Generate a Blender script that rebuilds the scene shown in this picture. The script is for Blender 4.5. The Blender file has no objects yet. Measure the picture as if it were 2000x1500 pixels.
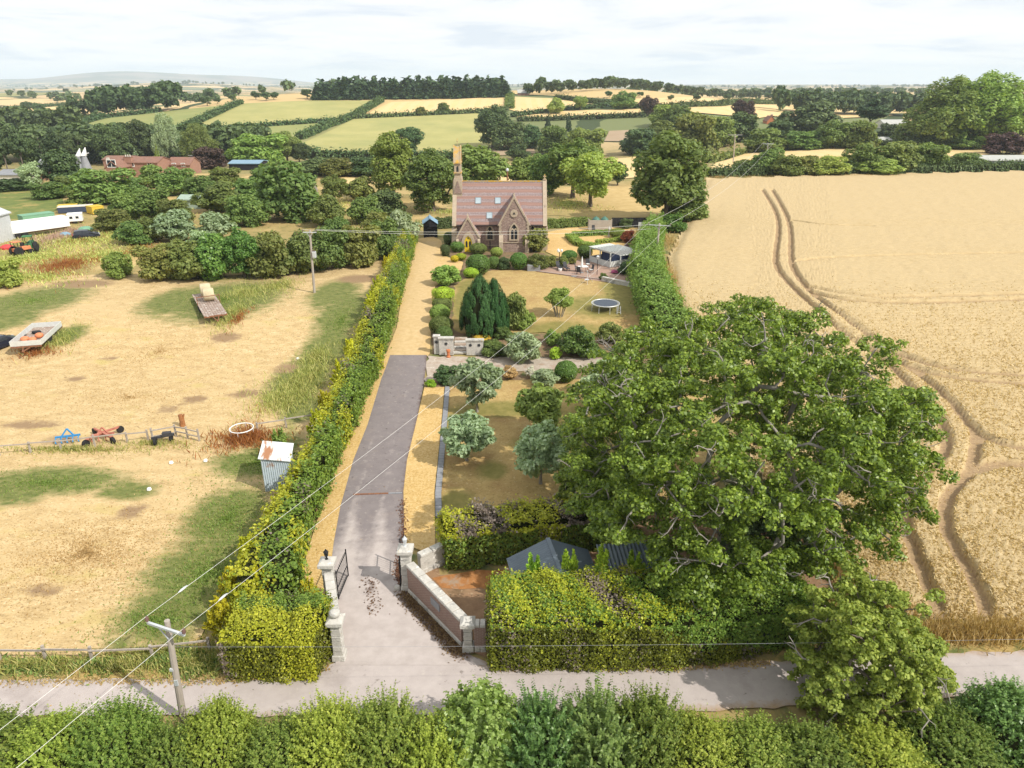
import bpy, bmesh, math, random
import numpy as np
from mathutils import Vector, Matrix
from mathutils.geometry import delaunay_2d_cdt

SC = bpy.context.scene
COL = SC.collection
# ------------------------------------------------------------------ camera
CAM_H = 25.0
PITCH = math.radians(23.04)
FPX = 1380.0                       # focal length in pixels of a 2000 px wide frame
cam_d = bpy.data.cameras.new('camera')
cam_d.sensor_width = 36.0
cam_d.lens = 36.0 * FPX / 2000.0
cam_d.clip_start = 0.5
cam_d.clip_end = 60000
cam = bpy.data.objects.new('camera', cam_d)
COL.objects.link(cam)
cam.location = (0, 0, CAM_H)
cam.rotation_euler = (math.radians(90) - PITCH, 0, 0)
SC.camera = cam
# ------------------------------------------------------------------ light
SUN_EL = math.radians(43)
SUN_AZ = Vector((0.86, -0.51, 0)).normalized()          # towards the sun
to_sun = Vector((SUN_AZ.x * math.cos(SUN_EL), SUN_AZ.y * math.cos(SUN_EL), math.sin(SUN_EL)))
world = bpy.data.worlds.new('World'); SC.world = world; world.use_nodes = True
nt = world.node_tree; nt.nodes.clear()
def wn(t, **k):
    n = nt.nodes.new(t)
    for a, b in k.items(): setattr(n, a, b)
    return n
sky = wn('ShaderNodeTexSky', sky_type='NISHITA', sun_disc=False)
sky.sun_elevation = SUN_EL
sky.sun_rotation = math.atan2(SUN_AZ.x, SUN_AZ.y)
sky.air_density = 1.0; sky.dust_density = 1.5; sky.ozone_density = 1.0
tc = wn('ShaderNodeTexCoord'); sep = wn('ShaderNodeSeparateXYZ')
nt.links.new(tc.outputs['Generated'], sep.inputs[0])
ad = wn('ShaderNodeMath', operation='MAXIMUM'); ad.inputs[1].default_value = 0.0
nt.links.new(sep.outputs['Z'], ad.inputs[0])
ad2 = wn('ShaderNodeMath', operation='ADD'); ad2.inputs[1].default_value = 0.09
nt.links.new(ad.outputs[0], ad2.inputs[0])
dx = wn('ShaderNodeMath', operation='DIVIDE'); dy = wn('ShaderNodeMath', operation='DIVIDE')
nt.links.new(sep.outputs['X'], dx.inputs[0]); nt.links.new(ad2.outputs[0], dx.inputs[1])
nt.links.new(sep.outputs['Y'], dy.inputs[0]); nt.links.new(ad2.outputs[0], dy.inputs[1])
cmb = wn('ShaderNodeCombineXYZ')
nt.links.new(dx.outputs[0], cmb.inputs[0]); nt.links.new(dy.outputs[0], cmb.inputs[1])
cn = wn('ShaderNodeTexNoise'); cn.inputs['Scale'].default_value = 0.8; cn.inputs['Detail'].default_value = 7
cn.inputs['Roughness'].default_value = 0.55; cn.inputs['Distortion'].default_value = 0.35
nt.links.new(cmb.outputs[0], cn.inputs['Vector'])
cr = wn('ShaderNodeValToRGB')
cr.color_ramp.elements[0].position = 0.34; cr.color_ramp.elements[0].color = (7.7, 8.4, 9.3, 1)
cr.color_ramp.elements[1].position = 0.66; cr.color_ramp.elements[1].color = (10.9, 10.9, 10.8, 1)
e = cr.color_ramp.elements.new(0.47); e.color = (9.8, 10.0, 10.15, 1)
nt.links.new(cn.outputs['Fac'], cr.inputs[0])
cn2 = wn('ShaderNodeTexNoise'); cn2.inputs['Scale'].default_value = 0.5; cn2.inputs['Detail'].default_value = 4
nt.links.new(cmb.outputs[0], cn2.inputs['Vector'])
mr = wn('ShaderNodeMapRange'); mr.inputs['From Min'].default_value = 0.30; mr.inputs['From Max'].default_value = 0.5
mr.inputs['To Min'].default_value = 0.92; mr.inputs['To Max'].default_value = 0.99
nt.links.new(cn2.outputs['Fac'], mr.inputs['Value'])
mixs = wn('ShaderNodeMix', data_type='RGBA')
nt.links.new(mr.outputs[0], mixs.inputs[0]); nt.links.new(sky.outputs[0], mixs.inputs[6]); nt.links.new(cr.outputs[0], mixs.inputs[7])
bg = wn('ShaderNodeBackground'); bg.inputs['Strength'].default_value = 0.102
nt.links.new(mixs.outputs[2], bg.inputs['Color'])
wo = wn('ShaderNodeOutputWorld'); nt.links.new(bg.outputs[0], wo.inputs['Surface'])

sun_d = bpy.data.lights.new('sun', 'SUN'); sun_d.energy = 5.0; sun_d.angle = math.radians(0.6); sun_d.color = (1.0, 0.95, 0.86)
sun = bpy.data.objects.new('sun', sun_d); COL.objects.link(sun)
sun.rotation_euler = (-to_sun).to_track_quat('-Z', 'Y').to_euler()
sun.location = (60, -40, 120)
vs = SC.view_settings
vs.view_transform = 'Standard'; vs.look = 'None'; vs.exposure = 0.0; vs.gamma = 1.0; vs.use_curve_mapping = False
SC.cycles.max_bounces = 6; SC.cycles.diffuse_bounces = 3; SC.cycles.glossy_bounces = 2
SC.cycles.transmission_bounces = 4; SC.cycles.transparent_max_bounces = 6; SC.cycles.volume_bounces = 1
SC.cycles.caustics_reflective = False; SC.cycles.caustics_refractive = False

# ------------------------------------------------------------------ helpers: numbers, ground, projection
RNG = np.random.default_rng(7)
random.seed(7)
SINP, COSP = math.sin(PITCH), math.cos(PITCH)
def sst(a, b, x):
    t = np.clip((np.asarray(x, float) - a) / (b - a), 0, 1)
    return t * t * (3 - 2 * t)
def gau(x, y, cx, cy, sx, sy): return np.exp(-((x - cx) / sx) ** 2 - ((y - cy) / sy) ** 2)
def hgt(x, y):
    x = np.asarray(x, float); y = np.asarray(y, float)
    z = 1.5 * sst(60, 78, y)
    z = z - 9.0 * sst(200, 330, y) * (1 - 0.75 * sst(0, 160, x))
    z = z + 7.5 * sst(400, 1000, y)
    z = z + 20.5 * sst(330, 720, y) * np.exp(-((x + 70) / 270) ** 4) * (1 - 0.85 * sst(790, 1150, y))
    z = z + 9 * gau(x, y, -900, 1500, 260, 300)
    far = sst(1200, 3500, y)
    z = z + far * (6 * np.sin(x / 900 + 1.3) * np.sin(y / 1100) + 4 * np.sin(x / 430 + y / 700))
    z = z - 8 * sst(1500, 3000, y)
    z = z + 30 * gau(x, y, -1900, 4300, 520, 500) + 20 * gau(x, y, -900, 5200, 900, 500) + 14 * gau(x, y, 900, 5600, 1500, 600)
    z = z + 165 * gau(x, y, -5400, 10800, 1000, 1400) + 90 * gau(x, y, -7400, 11200, 1500, 1500) + 115 * gau(x, y, -4000, 11400, 1000, 1300) + 18*gau(x, y, 2500, 9000, 5000, 1500)
    return z
def ray(px, py):
    a = (px - 1000.0) / FPX; b = (750.0 - py) / FPX
    return np.array([a, COSP + b * SINP, -SINP + b * COSP])
TT = 6.0 * 1.008 ** np.arange(1060)
def G(px, py, dz=0.0):
    """world point where the sight line of a photo point meets the ground (+dz)"""
    d = ray(px, py); t = TT
    for _ in range(3):
        below = CAM_H + d[2] * t <= hgt(d[0] * t, d[1] * t) + dz
        i = int(np.argmax(below)) if below.any() else len(t) - 1
        t = np.linspace(t[max(0, i - 1)], t[i], 40)
    h = float(t[-1] if not below.any() else t[min(39, 20)])
    return Vector((d[0] * h, d[1] * h, CAM_H + d[2] * h))
def depth(p): return p[1] * COSP - (p[2] - CAM_H) * SINP
def mpp(p): return depth(p) / FPX                     # metres per photo pixel at a point
def zat(y, py):                                        # height seen at row py at distance y
    k = (750.0 - py) / FPX
    return CAM_H + y * (k * COSP - SINP) / (COSP + k * SINP)
def xat(px, y, z): return (px - 1000.0) / FPX * depth((0, y, z))
def GZ(x, y): return float(hgt(x, y))
def gp(*pts): return [(lambda p: (p.x, p.y))(G(*q)) for q in pts]

# ------------------------------------------------------------------ helpers: objects
MATS = {}
def link(o, parent=None):
    COL.objects.link(o)
    if parent is not None: o.parent = parent
    return o
def tag(o, label=None, cat=None, group=None, kind=None):
    if label: o['label'] = label
    if cat: o['category'] = cat
    if group: o['group'] = group
    if kind: o['kind'] = kind
    return o
def empty(name, loc=(0, 0, 0), rz=0.0, label=None, cat=None, group=None):
    o = bpy.data.objects.new(name, None); o.empty_display_size = 0.3
    COL.objects.link(o); o.location = loc; o.rotation_euler = (0, 0, rz)
    return tag(o, label, cat, group)
def np_mesh(name, V, F, mat=None, smooth=False):
    """V (n,3) array, F (m,k) array of equal-size polygons"""
    me = bpy.data.meshes.new(name)
    V = np.asarray(V, np.float32); F = np.asarray(F, np.int32)
    m, k = F.shape
    me.vertices.add(len(V)); me.vertices.foreach_set('co', V.ravel())
    me.loops.add(m * k); me.loops.foreach_set('vertex_index', F.ravel())
    me.polygons.add(m); me.polygons.foreach_set('loop_start', np.arange(0, m * k, k, dtype=np.int32))
    if smooth: me.polygons.foreach_set('use_smooth', np.ones(m, bool))
    me.update(calc_edges=True)
    if mat is not None: me.materials.append(mat)
    return me
class MB:
    """collects faces, then becomes ONE mesh object"""
    def __init__(s): s.v = []; s.f = []; s.mi = []; s.cur = 0
    def add(s, vs, fs):
        n = len(s.v); s.v += [tuple(v) for v in vs]
        for f in fs: s.f.append(tuple(n + i for i in f)); s.mi.append(s.cur)
        return s
    def box(s, c, size, rz=0.0, M=None, top=1.0):
        x, y, z = size[0] / 2, size[1] / 2, size[2] / 2
        P = [Vector((a * x * (top if d > 0 else 1), b * y * (top if d > 0 else 1), d * z)) for d in (-1, 1) for a, b in ((-1, -1), (1, -1), (1, 1), (-1, 1))]
        R = M if M is not None else Matrix.Rotation(rz, 3, 'Z')
        P = [R @ p + Vector(c) for p in P]
        return s.add(P, [(0, 3, 2, 1), (4, 5, 6, 7), (0, 1, 5, 4), (1, 2, 6, 5), (2, 3, 7, 6), (3, 0, 4, 7)])
    def bar(s, a, b, w, h=None, up=(0, 0, 1)):
        a = Vector(a); b = Vector(b); d = b - a; L = d.length
        if L < 1e-6: return s
        d /= L; u = Vector(up)
        if abs(d.dot(u)) > 0.98: u = Vector((0, 1, 0))
        sd = d.cross(u).normalized(); u = sd.cross(d)
        M = Matrix((sd, d, u)).transposed()
        return s.box((a + b) / 2, (w, L, h or w), M=M)
    def tube(s, pts, rad, n=6, cap=True):
        pts = [Vector(p) for p in pts]
        if not isinstance(rad, (list, tuple)): rad = [rad] * len(pts)
        base = len(s.v); nn = len(pts); ref = None
        for i, p in enumerate(pts):
            d = (pts[min(i + 1, nn - 1)] - pts[max(i - 1, 0)])
            d = d.normalized() if d.length > 1e-9 else Vector((0, 0, 1))
            if ref is None: ref = Vector((1, 0, 0)) if abs(d.x) < 0.8 else Vector((0, 1, 0))
            a = (ref - d * ref.dot(d)).normalized(); b = d.cross(a); ref = a
            for k in range(n):
                t = 2 * math.pi * k / n
                s.v.append(tuple(p + (a * math.cos(t) + b * math.sin(t)) * rad[i]))
        for i in range(nn - 1):
            for k in range(n):
                s.f.append((base + i * n + k, base + i * n + (k + 1) % n, base + (i + 1) * n + (k + 1) % n, base + (i + 1) * n + k)); s.mi.append(s.cur)
        if cap:
            s.f.append(tuple(base + k for k in reversed(range(n)))); s.mi.append(s.cur)
            s.f.append(tuple(base + (nn - 1) * n + k for k in range(n))); s.mi.append(s.cur)
        return s
    def lathe(s, prof, n=12, c=(0, 0, 0)):
        base = len(s.v)
        for r, z in prof:
            for k in range(n):
                t = 2 * math.pi * k / n
                s.v.append((c[0] + r * math.cos(t), c[1] + r * math.sin(t), c[2] + z))
        for i in range(len(prof) - 1):
            for k in range(n):
                s.f.append((base + i * n + k, base + i * n + (k + 1) % n, base + (i + 1) * n + (k + 1) % n, base + (i + 1) * n + k)); s.mi.append(s.cur)
        s.f.append(tuple(base + (len(prof) - 1) * n + k for k in range(n))); s.mi.append(s.cur)
        s.f.append(tuple(base + k for k in reversed(range(n)))); s.mi.append(s.cur)
        return s
    def prism(s, poly, a, b):
        """poly: list of 3D points (planar), swept by vector from offset a to b (vectors)"""
        a = Vector(a); b = Vector(b); n = len(poly)
        P = [Vector(p) + a for p in poly] + [Vector(p) + b for p in poly]
        F = [tuple(range(n - 1, -1, -1)), tuple(range(n, 2 * n))] + [(i, (i + 1) % n, n + (i + 1) % n, n + i) for i in range(n)]
        return s.add(P, F)
    def mesh(s, name, mats, smooth=False):
        me = bpy.data.meshes.new(name); me.from_pydata(s.v, [], s.f)
        for m in (mats if isinstance(mats, (list, tuple)) else [mats]): me.materials.append(m)
        me.polygons.foreach_set('material_index', s.mi)
        bm = bmesh.new(); bm.from_mesh(me); bmesh.ops.recalc_face_normals(bm, faces=bm.faces); bm.to_mesh(me); bm.free()
        if smooth: me.polygons.foreach_set('use_smooth', [True] * len(me.polygons))
        return me
    def build(s, name, mats, parent=None, smooth=False, bevel=0.0):
        o = bpy.data.objects.new(name, s.mesh(name, mats, smooth)); link(o, parent)
        if bevel:
            m = o.modifiers.new('bevel', 'BEVEL'); m.width = bevel; m.segments = 1; m.limit_method = 'ANGLE'
        return o
def copy_tree(o, parent=None):
    c = o.copy(); COL.objects.link(c); c.parent = parent
    for ch in list(o.children): copy_tree(ch, c)
    return c

# ------------------------------------------------------------------ helpers: materials
def rgba(c): return (c[0], c[1], c[2], 1.0)
def chaikin(L, n=2):
    for _ in range(n):
        Q = [L[0]]
        for a, b in zip(L[:-1], L[1:]): Q += [(a[0] * .75 + b[0] * .25, a[1] * .75 + b[1] * .25), (a[0] * .25 + b[0] * .75, a[1] * .25 + b[1] * .75)]
        L = Q + [L[-1]]
    return L
def pm(name, cols, scale=4.0, detail=5.0, rough=0.9, bump=0.0, bscale=None, layers=(), attr=None, attrcol=None,
       stretch=(1, 1, 1), metallic=0.0, coords='Object', spec=0.25, attr_noise=(3.0, 0.5), brick=None, wave=None, attr2=None, attr2col=None, attr2_noise=(1.0, 0.5)):
    m = bpy.data.materials.new(name); m.use_nodes = True
    t = m.node_tree; t.nodes.clear(); L = t.links.new
    def N(k, **kw):
        n = t.nodes.new(k)
        for a, b in kw.items(): setattr(n, a, b)
        return n
    out = N('ShaderNodeOutputMaterial'); bs = N('ShaderNodeBsdfPrincipled')
    bs.inputs['Roughness'].default_value = rough; bs.inputs['Metallic'].default_value = metallic
    bs.inputs['Specular IOR Level'].default_value = spec
    L(bs.outputs[0], out.inputs['Surface'])
    tcn = N('ShaderNodeTexCoord'); mp = N('ShaderNodeMapping'); mp.inputs['Scale'].default_value = stretch
    L(tcn.outputs[coords], mp.inputs['Vector']); vec = mp.outputs[0]
    def noise(sc, det=5.0, rg=0.6, dist=0.0):
        n = N('ShaderNodeTexNoise'); n.inputs['Scale'].default_value = sc; n.inputs['Detail'].default_value = det
        n.inputs['Roughness'].default_value = rg; n.inputs['Distortion'].default_value = dist
        L(vec, n.inputs['Vector']); return n.outputs['Fac']
    n1 = noise(scale, detail, 0.65)
    r = N('ShaderNodeValToRGB'); k = len(cols)
    els = r.color_ramp.elements
    while len(els) < k: els.new(0.5)
    for i, c in enumerate(cols):
        els[i].position = 0.28 + 0.44 * (i / max(1, k - 1)); els[i].color = rgba(c)
    L(n1, r.inputs[0]); col = r.outputs[0]
    def mix(fac, a, b, mode='MIX'):
        x = N('ShaderNodeMix', data_type='RGBA', blend_type=mode)
        if isinstance(fac, (int, float)): x.inputs[0].default_value = fac
        else: L(fac, x.inputs[0])
        if isinstance(a, tuple): x.inputs[6].default_value = rgba(a)
        else: L(a, x.inputs[6])
        if isinstance(b, tuple): x.inputs[7].default_value = rgba(b)
        else: L(b, x.inputs[7])
        return x.outputs[2]
    def mrange(v, lo, hi, a=0.0, b=1.0):
        x = N('ShaderNodeMapRange'); x.inputs['From Min'].default_value = lo; x.inputs['From Max'].default_value = hi
        x.inputs['To Min'].default_value = a; x.inputs['To Max'].default_value = b
        L(v, x.inputs['Value']); return x.outputs[0]
    for sc, lo, hi, c in layers:
        col = mix(mrange(noise(sc, 6.0, 0.62, 0.3), lo, hi), col, c)
    hsrc = None
    if brick:
        b = N('ShaderNodeTexBrick'); b.inputs['Scale'].default_value = 1.0
        b.inputs['Brick Width'].default_value = brick[0]; b.inputs['Row Height'].default_value = brick[1]
        b.inputs['Mortar Size'].default_value = brick[2]; b.inputs['Mortar'].default_value = rgba(brick[3])
        b.inputs['Color1'].default_value = rgba(brick[4]); b.inputs['Color2'].default_value = rgba(brick[5])
        b.inputs['Bias'].default_value = 0.0
        sp = N('ShaderNodeSeparateXYZ'); L(vec, sp.inputs[0]); cb = N('ShaderNodeCombineXYZ')
        su = N('ShaderNodeMath', operation='ADD'); L(sp.outputs[0], su.inputs[0]); L(sp.outputs[1], su.inputs[1])
        L(su.outputs[0], cb.inputs[0]); L(sp.outputs[2], cb.inputs[1]); L(cb.outputs[0], b.inputs['Vector'])
        col = mix(0.72, col, b.outputs['Color']); hsrc = b.outputs['Fac']
    if wave:
        w = N('ShaderNodeTexWave', wave_type='BANDS', bands_direction=wave[0]); w.inputs['Scale'].default_value = wave[1]
        w.inputs['Distortion'].default_value = wave[3] if len(wave) > 3 else 0.6; L(vec, w.inputs['Vector'])
        col = mix(mrange(w.outputs['Fac'], 0.35, 0.65), col, wave[2])
    def useattr(a, c, an):
        at = N('ShaderNodeAttribute', attribute_name=a)
        ns = noise(an[0], 6.0, 0.7)
        ms = N('ShaderNodeMath', operation='MULTIPLY_ADD'); L(ns, ms.inputs[0]); ms.inputs[1].default_value = an[1] * 2; ms.inputs[2].default_value = -an[1]
        sm = N('ShaderNodeMath', operation='ADD'); L(at.outputs['Fac'], sm.inputs[0]); L(ms.outputs[0], sm.inputs[1])
        f = mrange(sm.outputs[0], 0.32, 0.68)
        if isinstance(c, list):
            r2 = N('ShaderNodeValToRGB'); r2.color_ramp.elements[0].color = rgba(c[0]); r2.color_ramp.elements[1].color = rgba(c[1])
            r2.color_ramp.elements[0].position = 0.35; r2.color_ramp.elements[1].position = 0.65
            L(noise(an[0] * 1.7, 5.0), r2.inputs[0]); c = r2.outputs[0]
        return mix(f, col, c)
    if attr: col = useattr(attr, attrcol, attr_noise)
    if attr2: col = useattr(attr2, attr2col, attr2_noise)
    L(col, bs.inputs['Base Color'])
    if bump:
        bn = N('ShaderNodeBump'); bn.inputs['Strength'].default_value = min(1.0, bump); bn.inputs['Distance'].default_value = 0.05 if not isinstance(bump, tuple) else bump[1]
        h = noise(bscale or scale * 4, 4.0, 0.6)
        if hsrc is not None:
            mm = N('ShaderNodeMath', operation='SUBTRACT'); L(h, mm.inputs[0]); L(hsrc, mm.inputs[1]); h = mm.outputs[0]
        L(h, bn.inputs['Height']); L(bn.outputs[0], bs.inputs['Normal'])
    MATS[name] = m
    return m
def leafm(name, cols, trans=0.35, rough=0.55, objvar=0.22, spec=0.3, patch=None, gain=True):
    """foliage: colour varies leaf by leaf (mesh islands), in patches and plant by plant"""
    m = bpy.data.materials.new(name); m.use_nodes = True
    t = m.node_tree; t.nodes.clear(); L = t.links.new
    def N(k, **kw):
        n = t.nodes.new(k)
        for a, b in kw.items(): setattr(n, a, b)
        return n
    out = N('ShaderNodeOutputMaterial')
    geo = N('ShaderNodeNewGeometry'); oi = N('ShaderNodeObjectInfo')
    r = N('ShaderNodeValToRGB'); els = r.color_ramp.elements; k = len(cols)
    while len(els) < k: els.new(0.5)
    if gain: cols = [tuple(min(0.9, a * b) for a, b in zip(c, FG)) for c in cols]
    for i, c in enumerate(cols): els[i].position = i / max(1, k - 1); els[i].color = rgba(c)
    L(geo.outputs['Random Per Island'], r.inputs[0]); col = r.outputs[0]
    if patch:
        at = N('ShaderNodeAttribute', attribute_name='patch')
        for i, c in enumerate(patch):
            mr_ = N('ShaderNodeMapRange'); mr_.inputs['From Min'].default_value = i + 0.35; mr_.inputs['From Max'].default_value = i + 0.65
            L(at.outputs['Fac'], mr_.inputs['Value'])
            r3 = N('ShaderNodeValToRGB'); r3.color_ramp.elements[0].color = rgba(c[0]); r3.color_ramp.elements[1].color = rgba(c[1])
            L(geo.outputs['Random Per Island'], r3.inputs[0])
            x = N('ShaderNodeMix', data_type='RGBA'); L(mr_.outputs[0], x.inputs[0]); L(col, x.inputs[6]); L(r3.outputs[0], x.inputs[7]); col = x.outputs[2]
    hs = N('ShaderNodeHueSaturation')
    a = N('ShaderNodeMapRange'); a.inputs['To Min'].default_value = 1 - objvar; a.inputs['To Max'].default_value = 1 + objvar
    L(oi.outputs['Random'], a.inputs['Value']); L(a.outputs[0], hs.inputs['Value'])
    b = N('ShaderNodeMath', operation='MULTIPLY_ADD'); b.inputs[1].default_value = 0.05 * objvar / 0.25; b.inputs[2].default_value = 0.5 - 0.025 * objvar / 0.25
    fr = N('ShaderNodeMath', operation='FRACT'); mu = N('ShaderNodeMath', operation='MULTIPLY'); mu.inputs[1].default_value = 7.31
    L(oi.outputs['Random'], mu.inputs[0]); L(mu.outputs[0], fr.inputs[0]); L(fr.outputs[0], b.inputs[0]); L(b.outputs[0], hs.inputs['Hue'])
    L(col, hs.inputs['Color'])
    bs = N('ShaderNodeBsdfPrincipled'); bs.inputs['Roughness'].default_value = rough; bs.inputs['Specular IOR Level'].default_value = spec
    L(hs.outputs[0], bs.inputs['Base Color'])
    tr = N('ShaderNodeBsdfTranslucent')
    tm = N('ShaderNodeMix', data_type='RGBA', blend_type='MULTIPLY'); tm.inputs[0].default_value = 1.0
    tm.inputs[7].default_value = (1.25, 1.2, 0.6, 1); L(hs.outputs[0], tm.inputs[6]); L(tm.outputs[2], tr.inputs['Color'])
    ms = N('ShaderNodeMixShader'); ms.inputs[0].default_value = trans
    L(bs.outputs[0], ms.inputs[1]); L(tr.outputs[0], ms.inputs[2]); L(ms.outputs[0], out.inputs['Surface'])
    MATS[name] = m
    return m
def plain(name, c, rough=0.7, metallic=0.0, spec=0.3, var=0.12, scale=3.0, bump=0.0, layers=()):
    lo = tuple(max(0, x * (1 - var)) for x in c); hi = tuple(min(1, x * (1 + var)) for x in c)
    return pm(name, [lo, hi], scale=scale, rough=rough, metallic=metallic, spec=spec, bump=bump, layers=layers)

def drape(name, poly, mat, step=2.0, off=0.03, masks=None, kind='structure', label=None, cat=None, rag=0.0):
    """a sheet laid over the ground inside a world-space outline"""
    P = [Vector((p[0], p[1])) for p in poly]
    # subdivide outline
    B = []
    for i, p in enumerate(P):
        q = P[(i + 1) % len(P)]; n = max(1, int((q - p).length / step))
        B += [p.lerp(q, j / n) for j in range(n)]
    if rag: B = [Vector((q.x + rag * (math.sin(q.y * 2.1 + q.x) + 0.7 * math.sin(q.y * 5.3)), q.y + rag * (math.sin(q.x * 2.3 + q.y) + 0.7 * math.sin(q.x * 4.9)))) for q in B]
    xs = [p.x for p in B]; ys = [p.y for p in B]
    gx = np.arange(min(xs), max(xs), step); gy = np.arange(min(ys), max(ys), step)
    X, Y = np.meshgrid(gx, gy); X = X.ravel() + RNG.uniform(-.2, .2, X.size) * step; Y = Y.ravel() + RNG.uniform(-.2, .2, Y.size) * step
    ins = inpoly(X, Y, [(p.x, p.y) for p in B])
    pts = B + [Vector((a, b)) for a, b in zip(X[ins], Y[ins])]
    nb = len(B)
    res = delaunay_2d_cdt(pts, [(i, (i + 1) % nb) for i in range(nb)], [list(range(nb))], 1, 1e-5)
    v2, fs = res[0], res[2]
    A = np.array([(v.x, v.y) for v in v2]); Z = hgt(A[:, 0], A[:, 1]) + off
    V = np.column_stack([A, Z])
    F = np.array([f if len(f) == 3 else f[:3] for f in fs], np.int32)
    # upward
    a, b, c = V[F[:, 0]], V[F[:, 1]], V[F[:, 2]]
    nz = (b[:, 0] - a[:, 0]) * (c[:, 1] - a[:, 1]) - (b[:, 1] - a[:, 1]) * (c[:, 0] - a[:, 0])
    F[nz < 0] = F[nz < 0][:, ::-1]
    me = np_mesh(name, V, F, mat, True)
    for k, fn in (masks or {}).items():
        at = me.attributes.new(k, 'FLOAT', 'POINT'); at.data.foreach_set('value', np.asarray(fn(A[:, 0], A[:, 1]), np.float32))
    o = bpy.data.objects.new(name, me); link(o); tag(o, label, cat, kind=kind)
    return o
def inpoly(X, Y, poly):
    ins = np.zeros(len(X), bool); n = len(poly); j = n - 1
    for i in range(n):
        xi, yi = poly[i]; xj, yj = poly[j]
        c = ((yi > Y) != (yj > Y)) & (X < (xj - xi) * (Y - yi) / ((yj - yi) if yj != yi else 1e-9) + xi)
        ins ^= c; j = i
    return ins
def pdist(X, Y, line):
    """distance of points to a polyline"""
    D = np.full(np.shape(X), 1e9)
    for (x0, y0), (x1, y1) in zip(line[:-1], line[1:]):
        dx_, dy_ = x1 - x0, y1 - y0; L2 = dx_ * dx_ + dy_ * dy_ + 1e-9
        t = np.clip(((X - x0) * dx_ + (Y - y0) * dy_) / L2, 0, 1)
        D = np.minimum(D, np.hypot(X - x0 - t * dx_, Y - y0 - t * dy_))
    return D
def ells(lst):
    """soft mask from ellipses given by photo centre and half sizes (photo px) laid on the ground"""
    E = []
    for (px, py, rx, ry) in lst:
        c = G(px, py); m = mpp(c); a = G(px, py - ry); b = G(px, py + ry)
        E.append((c.x, (a.y + b.y) / 2, rx * m, abs(a.y - b.y) / 2))
    def fn(X, Y):
        v = np.zeros(len(X))
        for cx, cy, rx, ry in E:
            v = np.maximum(v, 1.0 - 0.5 * np.hypot((X - cx) / rx, (Y - cy) / ry) ** 1.5)
        return v
    return fn
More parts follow.
